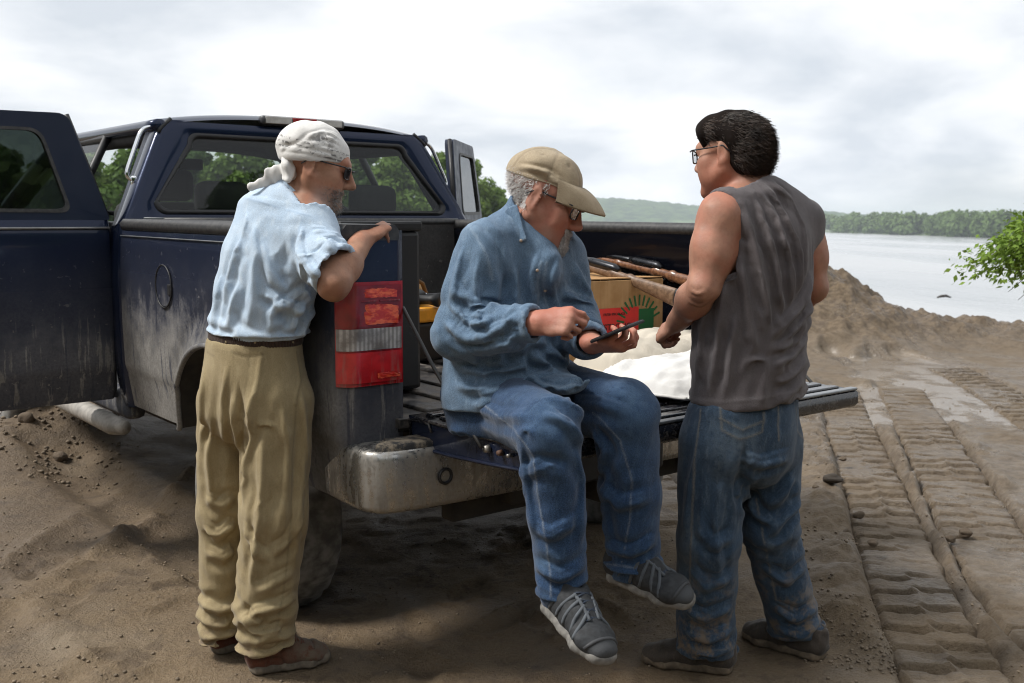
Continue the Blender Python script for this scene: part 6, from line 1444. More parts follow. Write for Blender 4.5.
# ------------------------------------------------------------------ man sitting on the tailgate
def man_sitting():
    A = at
    root = empty('person', (0.03, 3.03, 0.86))
    tag(root, 'man in denim shirt, jeans and tan cap sitting on the tailgate tapping a phone', 'person')
    SK = skin_mat('ruddy_skin', (0.42, 0.205, 0.145), 0.5)
    DS = cloth_mat('mid_blue_denim_shirt', (0.125, 0.195, 0.285), (0.078, 0.132, 0.205), (0.28, 0.36, 0.45), (0.21, 0.295, 0.395), 0.85, 0.6)
    JN = cloth_mat('blue_jeans', (0.026, 0.060, 0.130), (0.014, 0.036, 0.082), (0.22, 0.25, 0.29), (0.075, 0.13, 0.21), 0.88, 0.9)
    face = unit([0.66, -0.75, 0]); right = np.array([face[1], -face[0], 0.0])     # his right
    # positions
    sh_r, el_r, wr_r = A(484, 251, 2.84), A(459, 326, 2.82), A(541, 323, 2.66)
    sh_l, el_l, wr_l = A(562, 257, 3.02), A(577, 318, 2.97), A(592, 344, 2.80)
    neck0, neck1 = A(524, 226, 2.94), A(538, 212, 2.92)
    ho = A(542, 199, 2.91); HR = frame(unit([0.96, -0.22, 0]))@rotx(-0.43)
    sc = 1.05
    F = Field((-0.35, 2.45, 0.8), (0.5, 3.25, 1.95), 0.0044)
    F.econe(A(502, 370, 2.98), A(522, 240, 2.95), (0.12, 0.08), (0.12, 0.07), right, 0.03)
    F.cone(neck0, neck1, 0.068, 0.064, 0.03)
    head_sdf(F, ho, HR, sc, 1.03)
    T = lambda x, y, z: ho+HR@(np.array([x, y, z])*sc)
    F.ell(T(0, 0.05, -0.085), (0.045, 0.04, 0.03), HR, 0.03)       # jowl
    F.cone(neck0, sh_r, 0.042, 0.04, 0.03); F.cone(neck0, sh_l, 0.042, 0.04, 0.03)
    F.cone(sh_r, el_r, 0.05, 0.043, 0.02); F.cone(el_r, wr_r, 0.043, 0.031, 0.02)
    F.cone(sh_l, el_l, 0.05, 0.043, 0.02); F.cone(el_l, wr_l, 0.043, 0.029, 0.02)
    # right hand: loose fist, index finger out, seen from the back
    d = unit(A(563, 322, 2.63)-wr_r); n = unit([-0.10, -0.85, 0.55]); n = unit(n-d*(n@d)); s = np.cross(d, n)
    s = s if s[2] > 0 else -s
    hand_sdf(F, wr_r, d, n, s, [(0.75, 0.9, 0.4), (1.0, 1.2, 0.6), (1.15, 1.3, 0.7), (1.25, 1.3, 0.7)], 0.1,
             thumb=((0.02, 0.026, -0.008), (0.05, 0.036, -0.022), (0.078, 0.030, -0.034), (0.10, 0.020, -0.040)), sc=1.0)
    # left hand: palm up holding the phone, fingers curled round its near edge
    wl = wr_l; d2 = unit([0.72, -0.62, 0.06]); n2 = unit([-0.10, -0.42, -0.9]); n2 = unit(n2-d2*(n2@d2)); s2 = np.cross(n2, d2)
    hand_sdf(F, wl, d2, n2, -s2 if s2[1] < 0 else s2, [(0.35, 1.05, 0.8), (0.45, 1.15, 0.8), (0.55, 1.2, 0.8), (0.6, 1.2, 0.8)], 0.25,
             thumb=((0.02, 0.03, -0.004), (0.045, 0.050, -0.022), (0.07, 0.044, -0.044), (0.085, 0.026, -0.050)), sc=1.0)
    C = Cloth(*F.mesh()); C.ripple(5, 0.05, 0.0012)
    rel = (C.P-ho)@HR/sc
    C.wear = 0.3*(np.linalg.norm(rel, axis=1) < 0.16)*np.clip((-0.05-rel[:, 2])*40, 0, 1)*np.clip((rel[:, 1]-0.03)*40, 0, 1)*(rel[:, 2] > -0.13)
    C.fold(None, 0.004, -0.003, pl=resample([T(0.02, 0.105, -0.035), T(0.036, 0.09, -0.055), T(0.04, 0.08, -0.075)], 0.006))
    C.build('body', SK, root)
    GH = hair_mat('white_grey_hair', (0.46, 0.44, 0.43), (0.88, 0.86, 0.84))
    bm_ = (np.linalg.norm(rel, axis=1) < 0.16) & (rel[:, 1] > 0.062) & (rel[:, 2] < -0.043) & (rel[:, 2] > -0.125) & (np.abs(rel[:, 0]) < 0.032) & ~((np.abs(rel[:, 0]) < 0.02) & (rel[:, 2] > -0.078) & (rel[:, 2] < -0.052))
    r, nn = pick(C.P, C.N, bm_, 2600, 6); strands('beard', r, nn, (0.7, np.array([0.15, -0.05, -0.5]), 0.2, 1), 0.015, GH, root, 0.0011, 0.25, 6)
    hm = (rel[:, 2] > -0.035) & (rel[:, 1] < -0.012) & (rel[:, 2] < 0.05) & (np.abs(rel[:, 0]) > 0.0) & ~((np.abs(rel[:, 0]) > 0.078) & (rel[:, 1] > -0.035))
    hm |= (rel[:, 1] < 0.022) & (rel[:, 1] > 0.010) & (rel[:, 2] > 0.020) & (rel[:, 2] < 0.05)
    r, nn = pick(C.P, C.N, hm, 3200, 7); strands('hair', r, nn, (0.75, np.array([-0.5, 0.1, -0.35]), 0.1, 1), 0.016, GH, root, 0.0011, 0.4, 7, 0.5)
    glasses(root, ho, HR, sc, mat=(M_GLASSFRAME, M_LENS))
    # --- shirt
    F = Field((-0.36, 2.5, 0.82), (0.45, 3.3, 1.72), 0.0078)
    st = [(A(506, 392, 2.99), 0.190, 0.155), (A(506, 365, 2.98), 0.186, 0.155), (A(508, 335, 2.97), 0.178, 0.15), (A(513, 295, 2.965), 0.172, 0.14), (A(520, 262, 2.96), 0.165, 0.12), (A(524, 238, 2.95), 0.14, 0.09)]
    for (a, wa, da), (b, wb, db) in zip(st[:-1], st[1:]): F.econe(a, b, (wa, da), (wb, db), right, 0.04)
    F.cone(A(520, 234, 2.93), sh_r, 0.062, 0.070, 0.05); F.cone(A(528, 236, 2.97), sh_l, 0.062, 0.066, 0.05)
    m1 = sh_r+(el_r-sh_r)*0.5
    F.cone(sh_r, m1, 0.072, 0.074, 0.04); F.cone(m1, el_r, 0.074, 0.066, 0.03); F.cone(el_r, el_r+(wr_r-el_r)*0.85, 0.070, 0.052, 0.03)
    cr_ = el_r+(wr_r-el_r)*0.93; F.cone(el_r+(wr_r-el_r)*0.74, cr_, 0.050, 0.046, 0.008)
    F.cone(sh_l, el_l, 0.068, 0.064, 0.04); F.cone(el_l, el_l+(wr_l-el_l)*0.8, 0.066, 0.052, 0.03); F.cone(el_l+(wr_l-el_l)*0.7, wr_l, 0.050, 0.046, 0.008)
    # shirt tail over the lap
    F.econe(A(545, 378, 2.86), A(575, 382, 2.72), (0.10, 0.03), (0.05, 0.014), right, 0.05)
    F.econe(A(480, 385, 2.93), A(505, 392, 2.84), (0.09, 0.06), (0.08, 0.05), right, 0.05)
    # collar
    F.econe(A(523, 231, 2.935), A(531, 214, 2.925), (0.088, 0.082), (0.078, 0.074), right, 0.012)
    F.open_end(A(532, 213, 2.925), unit(neck1-neck0), 0.10, 0.04, 0.007)
    F.cone(A(530, 242, 2.89), A(546, 262, 2.85), 0.05, 0.05, 0.04)
    F.open_end(cr_, unit(wr_r-el_r), 0.07, 0.04, 0.006); F.open_end(wr_l-unit(wr_l-el_l)*0.012, unit(wr_l-el_l), 0.065, 0.04, 0.006)
    F.cut((0, 3, 0.94), (0.08, 0.0, -1))
    C = Cloth(*F.mesh()); C.coarse = True
    for pts, w, h in [([(470, 215), (495, 240), (505, 275), (500, 310)], 0.013, -0.010), ([(455, 280), (472, 300), (500, 306)], 0.013, 0.011), ([(452, 296), (470, 315), (496, 318)], 0.012, 0.012), ([(448, 312), (466, 330), (490, 330)], 0.011, 0.010), ([(475, 335), (500, 322), (525, 318)], 0.010, 0.008), ([(466, 345), (492, 340), (520, 336)], 0.010, 0.007),
                      ([(480, 255), (474, 285), (480, 305)], 0.012, 0.008), ([(463, 245), (456, 275), (452, 300)], 0.013, 0.007), ([(490, 300), (478, 312), (464, 318)], 0.010, -0.010),
                      ([(540, 250), (530, 275), (536, 300)], 0.014, 0.007), ([(560, 255), (552, 280), (556, 305)], 0.014, 0.007), ([(512, 262), (518, 290), (512, 312)], 0.014, 0.007), ([(575, 262), (584, 280), (590, 292)], 0.012, 0.008), ([(565, 285), (578, 296), (592, 300)], 0.011, 0.010), ([(568, 305), (580, 312), (594, 312)], 0.010, 0.010), ([(572, 322), (582, 326), (594, 324)], 0.009, 0.008),
                      ([(455, 360), (490, 366), (530, 358)], 0.014, 0.008), ([(452, 376), (490, 384), (535, 374), (565, 366)], 0.014, 0.009), ([(530, 345), (545, 358), (560, 380)], 0.011, 0.010), ([(548, 342), (560, 356), (574, 364)], 0.010, 0.010), ([(470, 395), (500, 392), (540, 388)], 0.012, 0.007), ([(462, 345), (480, 356), (510, 350)], 0.012, 0.007)]:
        C.fold(pts, w, h)
    C = C.drape(F, [(A(505, 392, 2.99), A(522, 245, 2.95)), (sh_r, el_r), (el_r, wr_r), (sh_l, el_l), (el_l, wr_l)], 95, 0.045, 0.055, [(el_r, 0.11, 0.14, 0.03), (el_l, 0.10, 0.12, 0.03), (A(500, 372, 2.9), 0.14, 0.12, 0.04), (A(550, 362, 2.8), 0.10, 0.10, 0.05), (wr_r, 0.07, 0.05, 0.0), (A(495, 262, 2.85), 0.08, 0.05, 0.05)], 0.010, 0.018, 0.0004, 0.16, np.clip((C.P[:, 2]-A(522, 232, 2.93)[2])*30, 0, 0.9), 3, pins=[(cr_, 0.07), (wr_l, 0.07), (A(531, 216, 2.925), 0.13)]).refine()
    for pts in ([(547, 262), (543, 280), (545, 300), (550, 312)], [(541, 262), (537, 285), (540, 305)], [(466, 222), (476, 236), (487, 256), (492, 280)], [(523, 312), (524, 336)], [(565, 274), (582, 272)], [(565, 274), (566, 290), (580, 294)]): C.line(pts, 0.004, 0.7, 0.001)
    C.line([(575, 384), (560, 388), (545, 384)], 0.004, 0.7); C.line([(505, 205), (512, 222), (523, 240)], 0.004, 0.4)
    C.crumple(43, 0.035, 0.0016, (0.5, -0.2, 0.6), 1.6)
    C.patch(470, 225, 14, 8, 0.7)
    C.build('shirt', DS, root)
    R0 = np.array(root.location); BT = plain('shirt_button', (0.35, 0.27, 0.2), 0.4)
    for (x, y) in ((521, 241), (545, 291), (537, 271)):
        q = C.hit([(x, y), (x+3, y)])
        if q is None: continue
        bmx = bmesh.new(); bmesh.ops.create_uvsphere(bmx, u_segments=10, v_segments=6, radius=0.0045); me = bpy.data.meshes.new('button'); bmx.to_mesh(me); bmx.free()
        o = link('button', me, BT, root); o.location = q[0]-R0+np.array([0, -0.004, 0.001]); o.scale = (1, 0.5, 1)
    # collar leaf
    F = Field(A(524, 225, 2.85)-0.12, A(524, 225, 2.85)+0.12, 0.0036)
    F.econe(A(511, 208, 2.86), A(522, 241, 2.815), (0.022, 0.005), (0.016, 0.004), unit([0.75, -0.3, 0.3]), 0.005)
    C = Cloth(*F.mesh()); C.line([(509, 218), (518, 243), (526, 238)], 0.003, 0.6); C.build('collar', DS, root)
    # --- jeans
    F = Field((-0.3, 2.3, 0.25), (0.62, 3.3, 1.12), 0.0078)
    hr, kr, ar = A(498, 398, 2.95), A(549, 425, 2.56), A(565, 606, 2.60)
    hl, kl, al = A(546, 388, 3.08), A(626, 408, 2.78), A(635, 574, 2.84)
    F.econe(A(500, 385, 3.0), A(506, 405, 3.0), (0.19, 0.15), (0.19, 0.15), right, 0.04)
    F.cone(hr, kr, 0.098, 0.082, 0.03); F.cone(kr, kr+(ar-kr)*0.45, 0.082, 0.072, 0.02); F.cone(kr+(ar-kr)*0.45, ar+(ar-kr)*0.05, 0.072, 0.060, 0.02)
    F.cone(hl, kl, 0.100, 0.086, 0.03); F.cone(kl, kl+(al-kl)*0.45, 0.086, 0.082, 0.02); F.cone(kl+(al-kl)*0.45, al+(al-kl)*0.05, 0.082, 0.072, 0.02)
    F.cone(hl, hr, 0.11, 0.11, 0.05)
    F.open_end(ar+np.array([0, 0, 0.012]), unit(ar-kr), 0.09, 0.05, 0.007); F.open_end(al, unit(al-kl), 0.1, 0.05, 0.007)
    gc = truck_world(0, -0.28, 0.72)+np.array([0, 0, 0.0]); gR = np.array([[math.cos(HD), -math.sin(HD), 0], [math.sin(HD), math.cos(HD), 0], [0, 0, 1.0]])
    F.rbox(gc, (0.80, 0.322, 0.152), gR, 0.012, 0.012, 's')
    C = Cloth(*F.mesh()); C.coarse = True
    for pts, w, h in [([(470, 400), (500, 410), (530, 410)], 0.014, 0.007), ([(540, 392), (565, 400), (590, 412)], 0.013, 0.009), ([(545, 405), (570, 420), (585, 440)], 0.012, 0.008), ([(560, 396), (600, 398), (630, 408)], 0.014, 0.007), ([(595, 425), (605, 445), (600, 470)], 0.012, 0.009), ([(520, 470), (540, 460), (565, 470)], 0.014, 0.006), ([(600, 480), (620, 500), (650, 490)], 0.015, 0.007), ([(605, 540), (630, 548), (655, 535)], 0.012, 0.007), ([(538, 560), (560, 572), (583, 560)], 0.011, 0.007), ([(534, 520), (550, 530), (578, 515)], 0.013, 0.006),
                      ([(608, 460), (604, 500), (612, 550)], 0.014, 0.006), ([(575, 440), (584, 480), (580, 540)], 0.013, 0.006), ([(520, 440), (526, 480), (534, 530)], 0.013, 0.006)]:
        C.fold(pts, w, h)
    C = C.drape(F, [(hr, kr), (kr, ar), (hl, kl), (kl, al)], 95, 0.025, 0.035, [(ar, 0.10, 0.08, 0.02), (al, 0.10, 0.08, 0.02), (A(520, 400, 2.85), 0.10, 0.08, 0.04), (kr+np.array([-0.03, 0.06, -0.08]), 0.10, 0.10, 0.02), (kl+np.array([-0.04, 0.06, -0.08]), 0.10, 0.10, 0.02)], 0.014, 0.016, 0.0003, 0.20, None, 4, pins=[(ar, 0.08), (al, 0.085)]).refine()
    for pts in ([(484, 405), (515, 430), (533, 455), (539, 500), (549, 560), (551, 598)], [(572, 398), (600, 418), (620, 440), (632, 480), (630, 520), (622, 562)]): C.line(pts, 0.0026, 0.7, 0.0015)
    C.line([(541, 602), (560, 606), (587, 603)], 0.003, 0.8, 0.002); C.line([(607, 564), (634, 568), (660, 563)], 0.003, 0.8, 0.002)
    C.patch(556, 425, 26, 40, 0.6); C.patch(630, 410, 26, 40, 0.6); C.patch(545, 560, 14, 10, 0.9)
    C.crumple(53, 0.035, 0.0014, (0.3, 0, 1), 1.8)
    C.build('jeans', JN, root)
    # --- shoes and socks
    SU = Mat('grey_sandal_upper'); n = SU.noise(70, 4)
    c = SU.mix(SU.rng(n, 0.3, 0.7), (0.012, 0.013, 0.015), (0.03, 0.033, 0.037)); c = SU.mix(SU.attr('wear'), c, (0.045, 0.048, 0.052)); c = SU.mix(SU.rng(SU.attr('seam'), 0.3, 0.7), c, (0.012, 0.012, 0.014))
    SU.set(Base_Color=c, Roughness=0.75); SU.bump(SU.noise(300, 3), 0.4, 0.002)
    SS = plain('grey_rubber_sole', (0.165, 0.158, 0.145), 0.8, var=0.3, scale=50); SG = plain('grey_strap', (0.080, 0.090, 0.102), 0.8, var=0.2, scale=60); SD = plain('dark_toe_rubber', (0.04, 0.042, 0.046), 0.7); SL = plain('blue_black_lace', (0.02, 0.03, 0.05), 0.8); SK2 = plain('black_sock', (0.012, 0.012, 0.014), 0.95)
    for (h_, t_, u_, an, kn) in ((A(546, 604, 2.63), A(592, 652, 2.46), (0.12, 0.1, 1), ar, kr), (A(606, 574, 2.87), A(688, 606, 2.73), (-0.2, 0.0, 1), al, kl)):
        o = shoe(root, h_, t_, u_, 0.28, (SU.m, SS, SG, SD, SL), width=0.055, kind=1, collar=0.085)
        d = unit(t_-h_); u = unit(np.array(u_)-d*(np.array(u_)@d))
        tube('sock', [an-R0+(kn-an)*0.12, an-R0, h_+d*0.07+u*0.06-R0, h_+d*0.10+u*0.04-R0], [0.042, 0.042, 0.042, 0.035], SK2, root, 14)
    # --- cap
    CP = cloth_mat('tan_cotton_cap', (0.40, 0.325, 0.225), (0.33, 0.265, 0.18), (0.17, 0.13, 0.085), (0.46, 0.385, 0.275), 0.9)
    F = Field(ho-0.24, ho+0.26, 0.0038)
    F.ell(T(0, -0.012, 0.046), np.array([0.085, 0.107, 0.086])*sc, HR, 0.02)
    F.cut(T(0, 0.1, 0.052), HR@unit([0, 0.11, -1]), 0.006)
    C = Cloth(*F.mesh())
    top = T(0, -0.01, 0.152)
    for a in np.arange(6)*math.pi/3+0.35:
        C.line(None, 0.0035, 0.6, -0.0015, pl=resample([T(0.0855*math.sin(a)*math.cos(b), -0.012+0.108*math.cos(a)*math.cos(b), 0.046+0.087*math.sin(b)) for b in np.linspace(0.05, 1.5, 12)], 0.01))
    for a in np.arange(6)*math.pi/3+0.85:
        b = 0.8; q = T(0.0855*math.sin(a)*math.cos(b), -0.012+0.108*math.cos(a)*math.cos(b), 0.046+0.087*math.sin(b)); C.line(None, 0.004, 1.0, -0.002, pl=np.array([q, q+0.001]))
    for i in range(4): C.fold(None, 0.008, 0.006-0.001*i, pl=resample([T(0.06, -0.085+0.02*i, 0.05+0.006*i), T(0.085, -0.03+0.01*i, 0.066+0.004*i), T(0.083, 0.03, 0.062+0.012*i), T(0.07, 0.07, 0.066+0.012*i)], 0.01))
    C.ripple(61, 0.07, 0.003); C.build('cap', CP, root)
    # bill
    V = []; Q = []; nu, nv = 25, 9
    for side_, th in ((0, 0.0), (1, -0.005)):
        for i in range(nu):
            a = -1.15+2.3*i/(nu-1)
            for j in range(nv):
                r = j/(nv-1); x0 = 0.085*math.sin(a); y0 = -0.012+0.107*math.cos(a); L = 0.078*math.cos(a*1.25)**0.7 if abs(a*1.25) < 1.57 else 0
                x = x0*(1+0.02*r); y = y0+L*r; z = 0.052+0.020-0.07*(x/0.09)**2*(0.3+0.7*r)*0.28-0.030*r*r-0.01*r+th
                V.append(T(x, y, z)-R0)
    for k in range(2):
        for i in range(nu-1):
            for j in range(nv-1):
                a = k*nu*nv+i*nv+j; q = (a, a+nv, a+nv+1, a+1); Q.append(q if k == 0 else q[::-1])
    for i in range(nu-1):
        a = i*nv+nv-1; Q.append((a, a+nv, a+nv+nu*nv, a+nu*nv))
    bl = link('cap_bill', np_mesh('cap_bill', np.array(V), np.array(Q)), CP, root)
    return root

# ------------------------------------------------------------------ man with the sleeveless shirt
def man_standing():
    A = at
    b0 = A(735, 655, 3.2); b0[2] = GZ
    root = empty('person', tuple(b0))
    tag(root, 'man in grey sleeveless shirt and muddy jeans standing with his back turned at the tailgate', 'person')
    SK = skin_mat('sunburnt_skin', (0.38, 0.195, 0.130), 0.4)
    GR = cloth_mat('grey_jersey', (0.118, 0.104, 0.108), (0.095, 0.084, 0.088), (0.16, 0.145, 0.15), (0.14, 0.125, 0.13), 0.9)
    JN = cloth_mat('dirty_blue_jeans', (0.036, 0.068, 0.115), (0.016, 0.034, 0.062), (0.20, 0.18, 0.14), (0.14, 0.18, 0.22), 0.9, 0.9, mud=(-0.02, 0.48))
    face = unit([-0.62, 0.78, 0]); right = np.array([face[1], -face[0], 0.0])
    sh_l, el_l, wr_l = A(722, 216, 2.95), A(703, 288, 2.90), A(677, 322, 3.06)
    sh_r, el_r, wr_r = A(800, 222, 3.17), A(813, 287, 3.17), A(770, 318, 3.36)
    neck0, neck1 = A(752, 194, 3.07), A(742, 176, 3.08)
    ho = A(733, 155, 3.09); HR = frame(unit([-0.80, 0.60, 0]))@rotx(-0.10)
    F = Field((0.38, 2.72, 0.95), (1.12, 3.58, 1.9), 0.0044)
    F.econe(A(748, 330, 3.08), A(755, 215, 3.07), (0.13, 0.08), (0.13, 0.07), right, 0.03)
    F.cone(neck0, neck1, 0.066, 0.063, 0.03); head_sdf(F, ho, HR, 1.0, 1.0)
    F.cone(neck0, sh_l, 0.048, 0.050, 0.04); F.cone(neck0, sh_r, 0.048, 0.045, 0.04)
    for sh, el, wr in ((sh_l, el_l, wr_l), (sh_r, el_r, wr_r)):
        F.cone(sh, sh+(el-sh)*0.5, 0.062, 0.055, 0.03); F.cone(sh+(el-sh)*0.5, el, 0.055, 0.043, 0.03)
        F.cone(el, el+(wr-el)*0.35, 0.044, 0.047, 0.02); F.cone(el+(wr-el)*0.35, wr, 0.047, 0.032, 0.03)
        F.ell(sh+(el-sh)*0.5, (0.04, 0.04, 0.07), None, 0.05)
    F.cone(sh_l, A(735, 255, 3.0), 0.05, 0.07, 0.05)
    d = unit(A(662, 334, 3.12)-wr_l); n = unit([-0.55, -0.35, 0.75]); n = unit(n-d*(n@d)); s = np.cross(d, n)
    hand_sdf(F, wr_l, d, n, s, [(1.0, 1.3, 0.7), (1.05, 1.35, 0.7), (1.1, 1.35, 0.7), (1.15, 1.35, 0.7)], 0.1,
             thumb=((0.02, 0.026, -0.010), (0.05, 0.036, -0.024), (0.075, 0.028, -0.038), (0.09, 0.012, -0.044)), sc=1.0)
    d = unit(face+np.array([-0.5, 0, -0.3])); n = np.array([0, 0, 1.0]); n = unit(n-d*(n@d))
    hand_sdf(F, wr_r, d, n, np.cross(n, d), [(0.8, 1.0, 0.5)]*4)
    C = Cloth(*F.mesh()); C.ripple(7, 0.06, 0.0014)
    for pts in ([(688, 300), (700, 306), (712, 300)], [(690, 290), (698, 294), (706, 292)]): C.fold(pts, 0.006, 0.003)
    C.build('body', SK, root)
    rel = (C.P-ho)@HR
    HM = hair_mat('dark_brown_hair', (0.014, 0.009, 0.007), (0.085, 0.052, 0.034), 0.42)
    # hair volume
    FH = Field(ho-0.2, ho+0.22, 0.005)
    FH.ell(ho+HR@np.array([0, -0.012, 0.046]), (0.083, 0.098, 0.080), HR, 0.02)
    FH.ell(ho+HR@np.array([0, -0.052, -0.008]), (0.078, 0.058, 0.072), HR, 0.04)
    FH.ell(ho+HR@np.array([0, 0.052, 0.080]), (0.07, 0.045, 0.034), HR, 0.05)
    for sg in (-1, 1):
        FH.ell(ho+HR@np.array([sg*0.084, 0.035, -0.02]), (0.03, 0.045, 0.062), HR, 0.015, 's')
        FH.ell(ho+HR@np.array([sg*0.09, 0.0, -0.012]), (0.022, 0.028, 0.04), HR, 0.012, 's')
    FH.ell(ho+HR@np.array([0, 0.125, 0.0]), (0.09, 0.06, 0.085), HR, 0.015, 's')
    H = Cloth(*FH.mesh()); H.ripple(71, 0.06, 0.003); H.crumple(72, 0.03, 0.007, HR[:, 1]*0.7+np.array([0, 0, 0.5]), 2.5)
    hb = H.build('hair', plain('hair_base', (0.010, 0.0068, 0.0055), 0.9, spec=0.1), root)
    r, nn = pick(H.P, H.N, (H.P[:, 2] > ho[2]-0.09), 12000, 8)
    strands('hair_strands', r, nn, (0.07, -HR[:, 1]*0.8+np.array([0, 0, -0.30]), 0.10, 1), 0.024, HM, root, 0.0013, 0.14, 8, 0.18, 4)
    glasses(root, ho, HR, 1.04, mat=(M_GLASSFRAME, M_LENS))
    # --- shirt
    F = Field((0.42, 2.72, 0.78), (1.12, 3.5, 1.66), 0.0078)
    st = [(A(748, 412, 3.06), 0.178, 0.135), (A(748, 385, 3.06), 0.178, 0.14), (A(749, 350, 3.06), 0.178, 0.145), (A(751, 310, 3.06), 0.182, 0.145), (A(754, 270, 3.06), 0.188, 0.14), (A(757, 235, 3.06), 0.185, 0.125), (A(757, 208, 3.06), 0.14, 0.09)]
    for (a, wa, da), (b, wb, db) in zip(st[:-1], st[1:]): F.econe(a, b, (wa, da), (wb, db), right, 0.04)
    F.cone(A(752, 198, 3.05), sh_l+np.array([0.02, 0.01, 0.01]), 0.066, 0.070, 0.05); F.cone(A(757, 198, 3.08), sh_r, 0.066, 0.078, 0.05)
    F.econe(A(752, 194, 3.065), A(748, 186, 3.07), (0.080, 0.075), (0.073, 0.07), right, 0.015)
    F.open_end(A(748.5, 187.5, 3.07), unit(neck1-neck0), 0.1, 0.05, 0.007)
    # armholes: the arm bursts through a cut in the cloth
    ax = unit(el_l-sh_l)
    F.econe(A(713, 214, 2.93), A(722, 262, 2.95), (0.085, 0.062), (0.062, 0.045), unit([0.5, -0.8, 0]), 0.008, 's')
    F.econe(A(830, 240, 3.22), A(826, 275, 3.2), (0.05, 0.045), (0.05, 0.045), unit([0.5, 0.8, 0]), 0.008, 's')
    F.cut(A(747, 399, 2.95), (0.05, 0.12, -1), 0.004)
    C = Cloth(*F.mesh()); C.coarse = True
    for pts, w, h in [([(762, 186), (782, 206), (796, 240), (801, 280)], 0.010, 0.008), ([(756, 188), (774, 210), (788, 250), (792, 300)], 0.011, 0.009), ([(750, 190), (764, 216), (776, 260), (782, 310)], 0.012, 0.008), ([(742, 196), (752, 230), (764, 280), (772, 330)], 0.013, 0.007), ([(770, 184), (792, 200), (806, 232)], 0.010, 0.007),
                      ([(738, 215), (742, 260), (748, 300), (756, 350)], 0.015, 0.007), ([(812, 270), (800, 300), (784, 318), (768, 330)], 0.011, 0.009), ([(812, 292), (800, 316), (782, 334)], 0.010, 0.010), ([(808, 312), (796, 332), (776, 346)], 0.010, 0.010), ([(806, 330), (790, 350), (770, 360)], 0.010, 0.008), ([(806, 350), (792, 366), (774, 374)], 0.011, 0.008),
                      ([(730, 260), (722, 300), (716, 350), (712, 390)], 0.016, 0.008), ([(708, 280), (702, 320), (698, 370)], 0.013, 0.007), ([(738, 310), (730, 350), (724, 395)], 0.016, 0.006), ([(770, 355), (764, 380), (760, 400)], 0.014, 0.006), ([(804, 372), (790, 384), (776, 396)], 0.011, 0.007)]:
        C.fold(pts, w, h)
    C = C.drape(F, [(A(748, 412, 3.06), A(755, 215, 3.06))], 95, 0.035, 0.060, [(A(800, 340, 3.1), 0.12, 0.12, 0.02), (A(775, 250, 2.98), 0.14, 0.0, 0.05), (A(700, 350, 3.0), 0.10, 0.04, 0.03)], 0.006, 0.020, 0.0004, 0.15, np.clip((C.P[:, 2]-A(757, 196, 3.06)[2])*40, 0, 0.9), 5, pins=[(A(748.5, 187.5, 3.07), 0.10)]).refine()
    C.line([(687, 399), (720, 402), (760, 399), (808, 388)], 0.0035, 0.6, 0.0015); C.line([(707, 196), (727, 205), (738, 228), (736, 252)], 0.0035, 0.5, 0.001)
    C.crumple(83, 0.035, 0.0012, (0.3, 0, 1), 2)
    C.build('sleeveless_shirt', GR, root)
    # --- jeans
    F = Field((0.45, 2.8, 0.02), (1.15, 3.6, 0.98), 0.0078)
    hl, kl, al = A(716, 432, 3.02), A(708, 532, 3.02), A(706, 648, 3.10)
    hr, kr, ar = A(770, 428, 3.12), A(770, 520, 3.12), A(798, 630, 3.22)
    F.econe(A(746, 385, 3.06), A(745, 410, 3.06), (0.165, 0.125), (0.172, 0.135), right, 0.03); F.econe(A(745, 410, 3.06), A(744, 440, 3.05), (0.172, 0.135), (0.16, 0.13), right, 0.03)
    F.econe(A(760, 425, 3.02), A(758, 440, 3.02), (0.09, 0.09), (0.085, 0.085), right, 0.05); F.econe(A(722, 425, 2.98), A(722, 440, 2.98), (0.08, 0.08), (0.08, 0.085), right, 0.05)
    F.cone(hl, kl, 0.110, 0.092, 0.02); F.cone(kl, al+(al-kl)*0.05, 0.092, 0.086, 0.02)
    F.cone(hr, kr, 0.100, 0.085, 0.02); F.cone(kr, ar+(ar-kr)*0.05, 0.085, 0.080, 0.02)
    F.open_end(al+np.array([0, 0, 0.01]), unit([0, 0, -1]), 0.12, 0.05, 0.007); F.open_end(ar+np.array([0, 0, 0.012]), unit([0.1, 0, -1]), 0.11, 0.05, 0.007)
    C = Cloth(*F.mesh()); C.coarse = True
    for pts, w, h in [([(745, 440), (742, 470), (738, 500)], 0.013, -0.014), ([(740, 452), (760, 458), (790, 450)], 0.013, 0.008), ([(700, 440), (690, 480), (684, 530)], 0.016, 0.006), ([(690, 560), (705, 580), (730, 570)], 0.015, 0.007), ([(682, 600), (706, 612), (732, 600)], 0.012, 0.008), ([(686, 625), (708, 634), (733, 622)], 0.010, 0.009), ([(690, 644), (712, 646), (733, 640)], 0.009, 0.007), ([(745, 480), (755, 505), (775, 520)], 0.013, 0.010), ([(795, 470), (780, 490), (765, 500)], 0.013, 0.009), ([(800, 495), (784, 512), (768, 530)], 0.012, 0.008), ([(765, 560), (785, 575), (806, 560)], 0.013, 0.007), ([(775, 600), (795, 612), (818, 600)], 0.011, 0.009), ([(778, 622), (798, 630), (820, 618)], 0.010, 0.008), ([(725, 470), (715, 520), (720, 580)], 0.014, 0.006), ([(700, 520), (712, 538), (732, 530)], 0.015, 0.007)]:
        C.fold(pts, w, h)
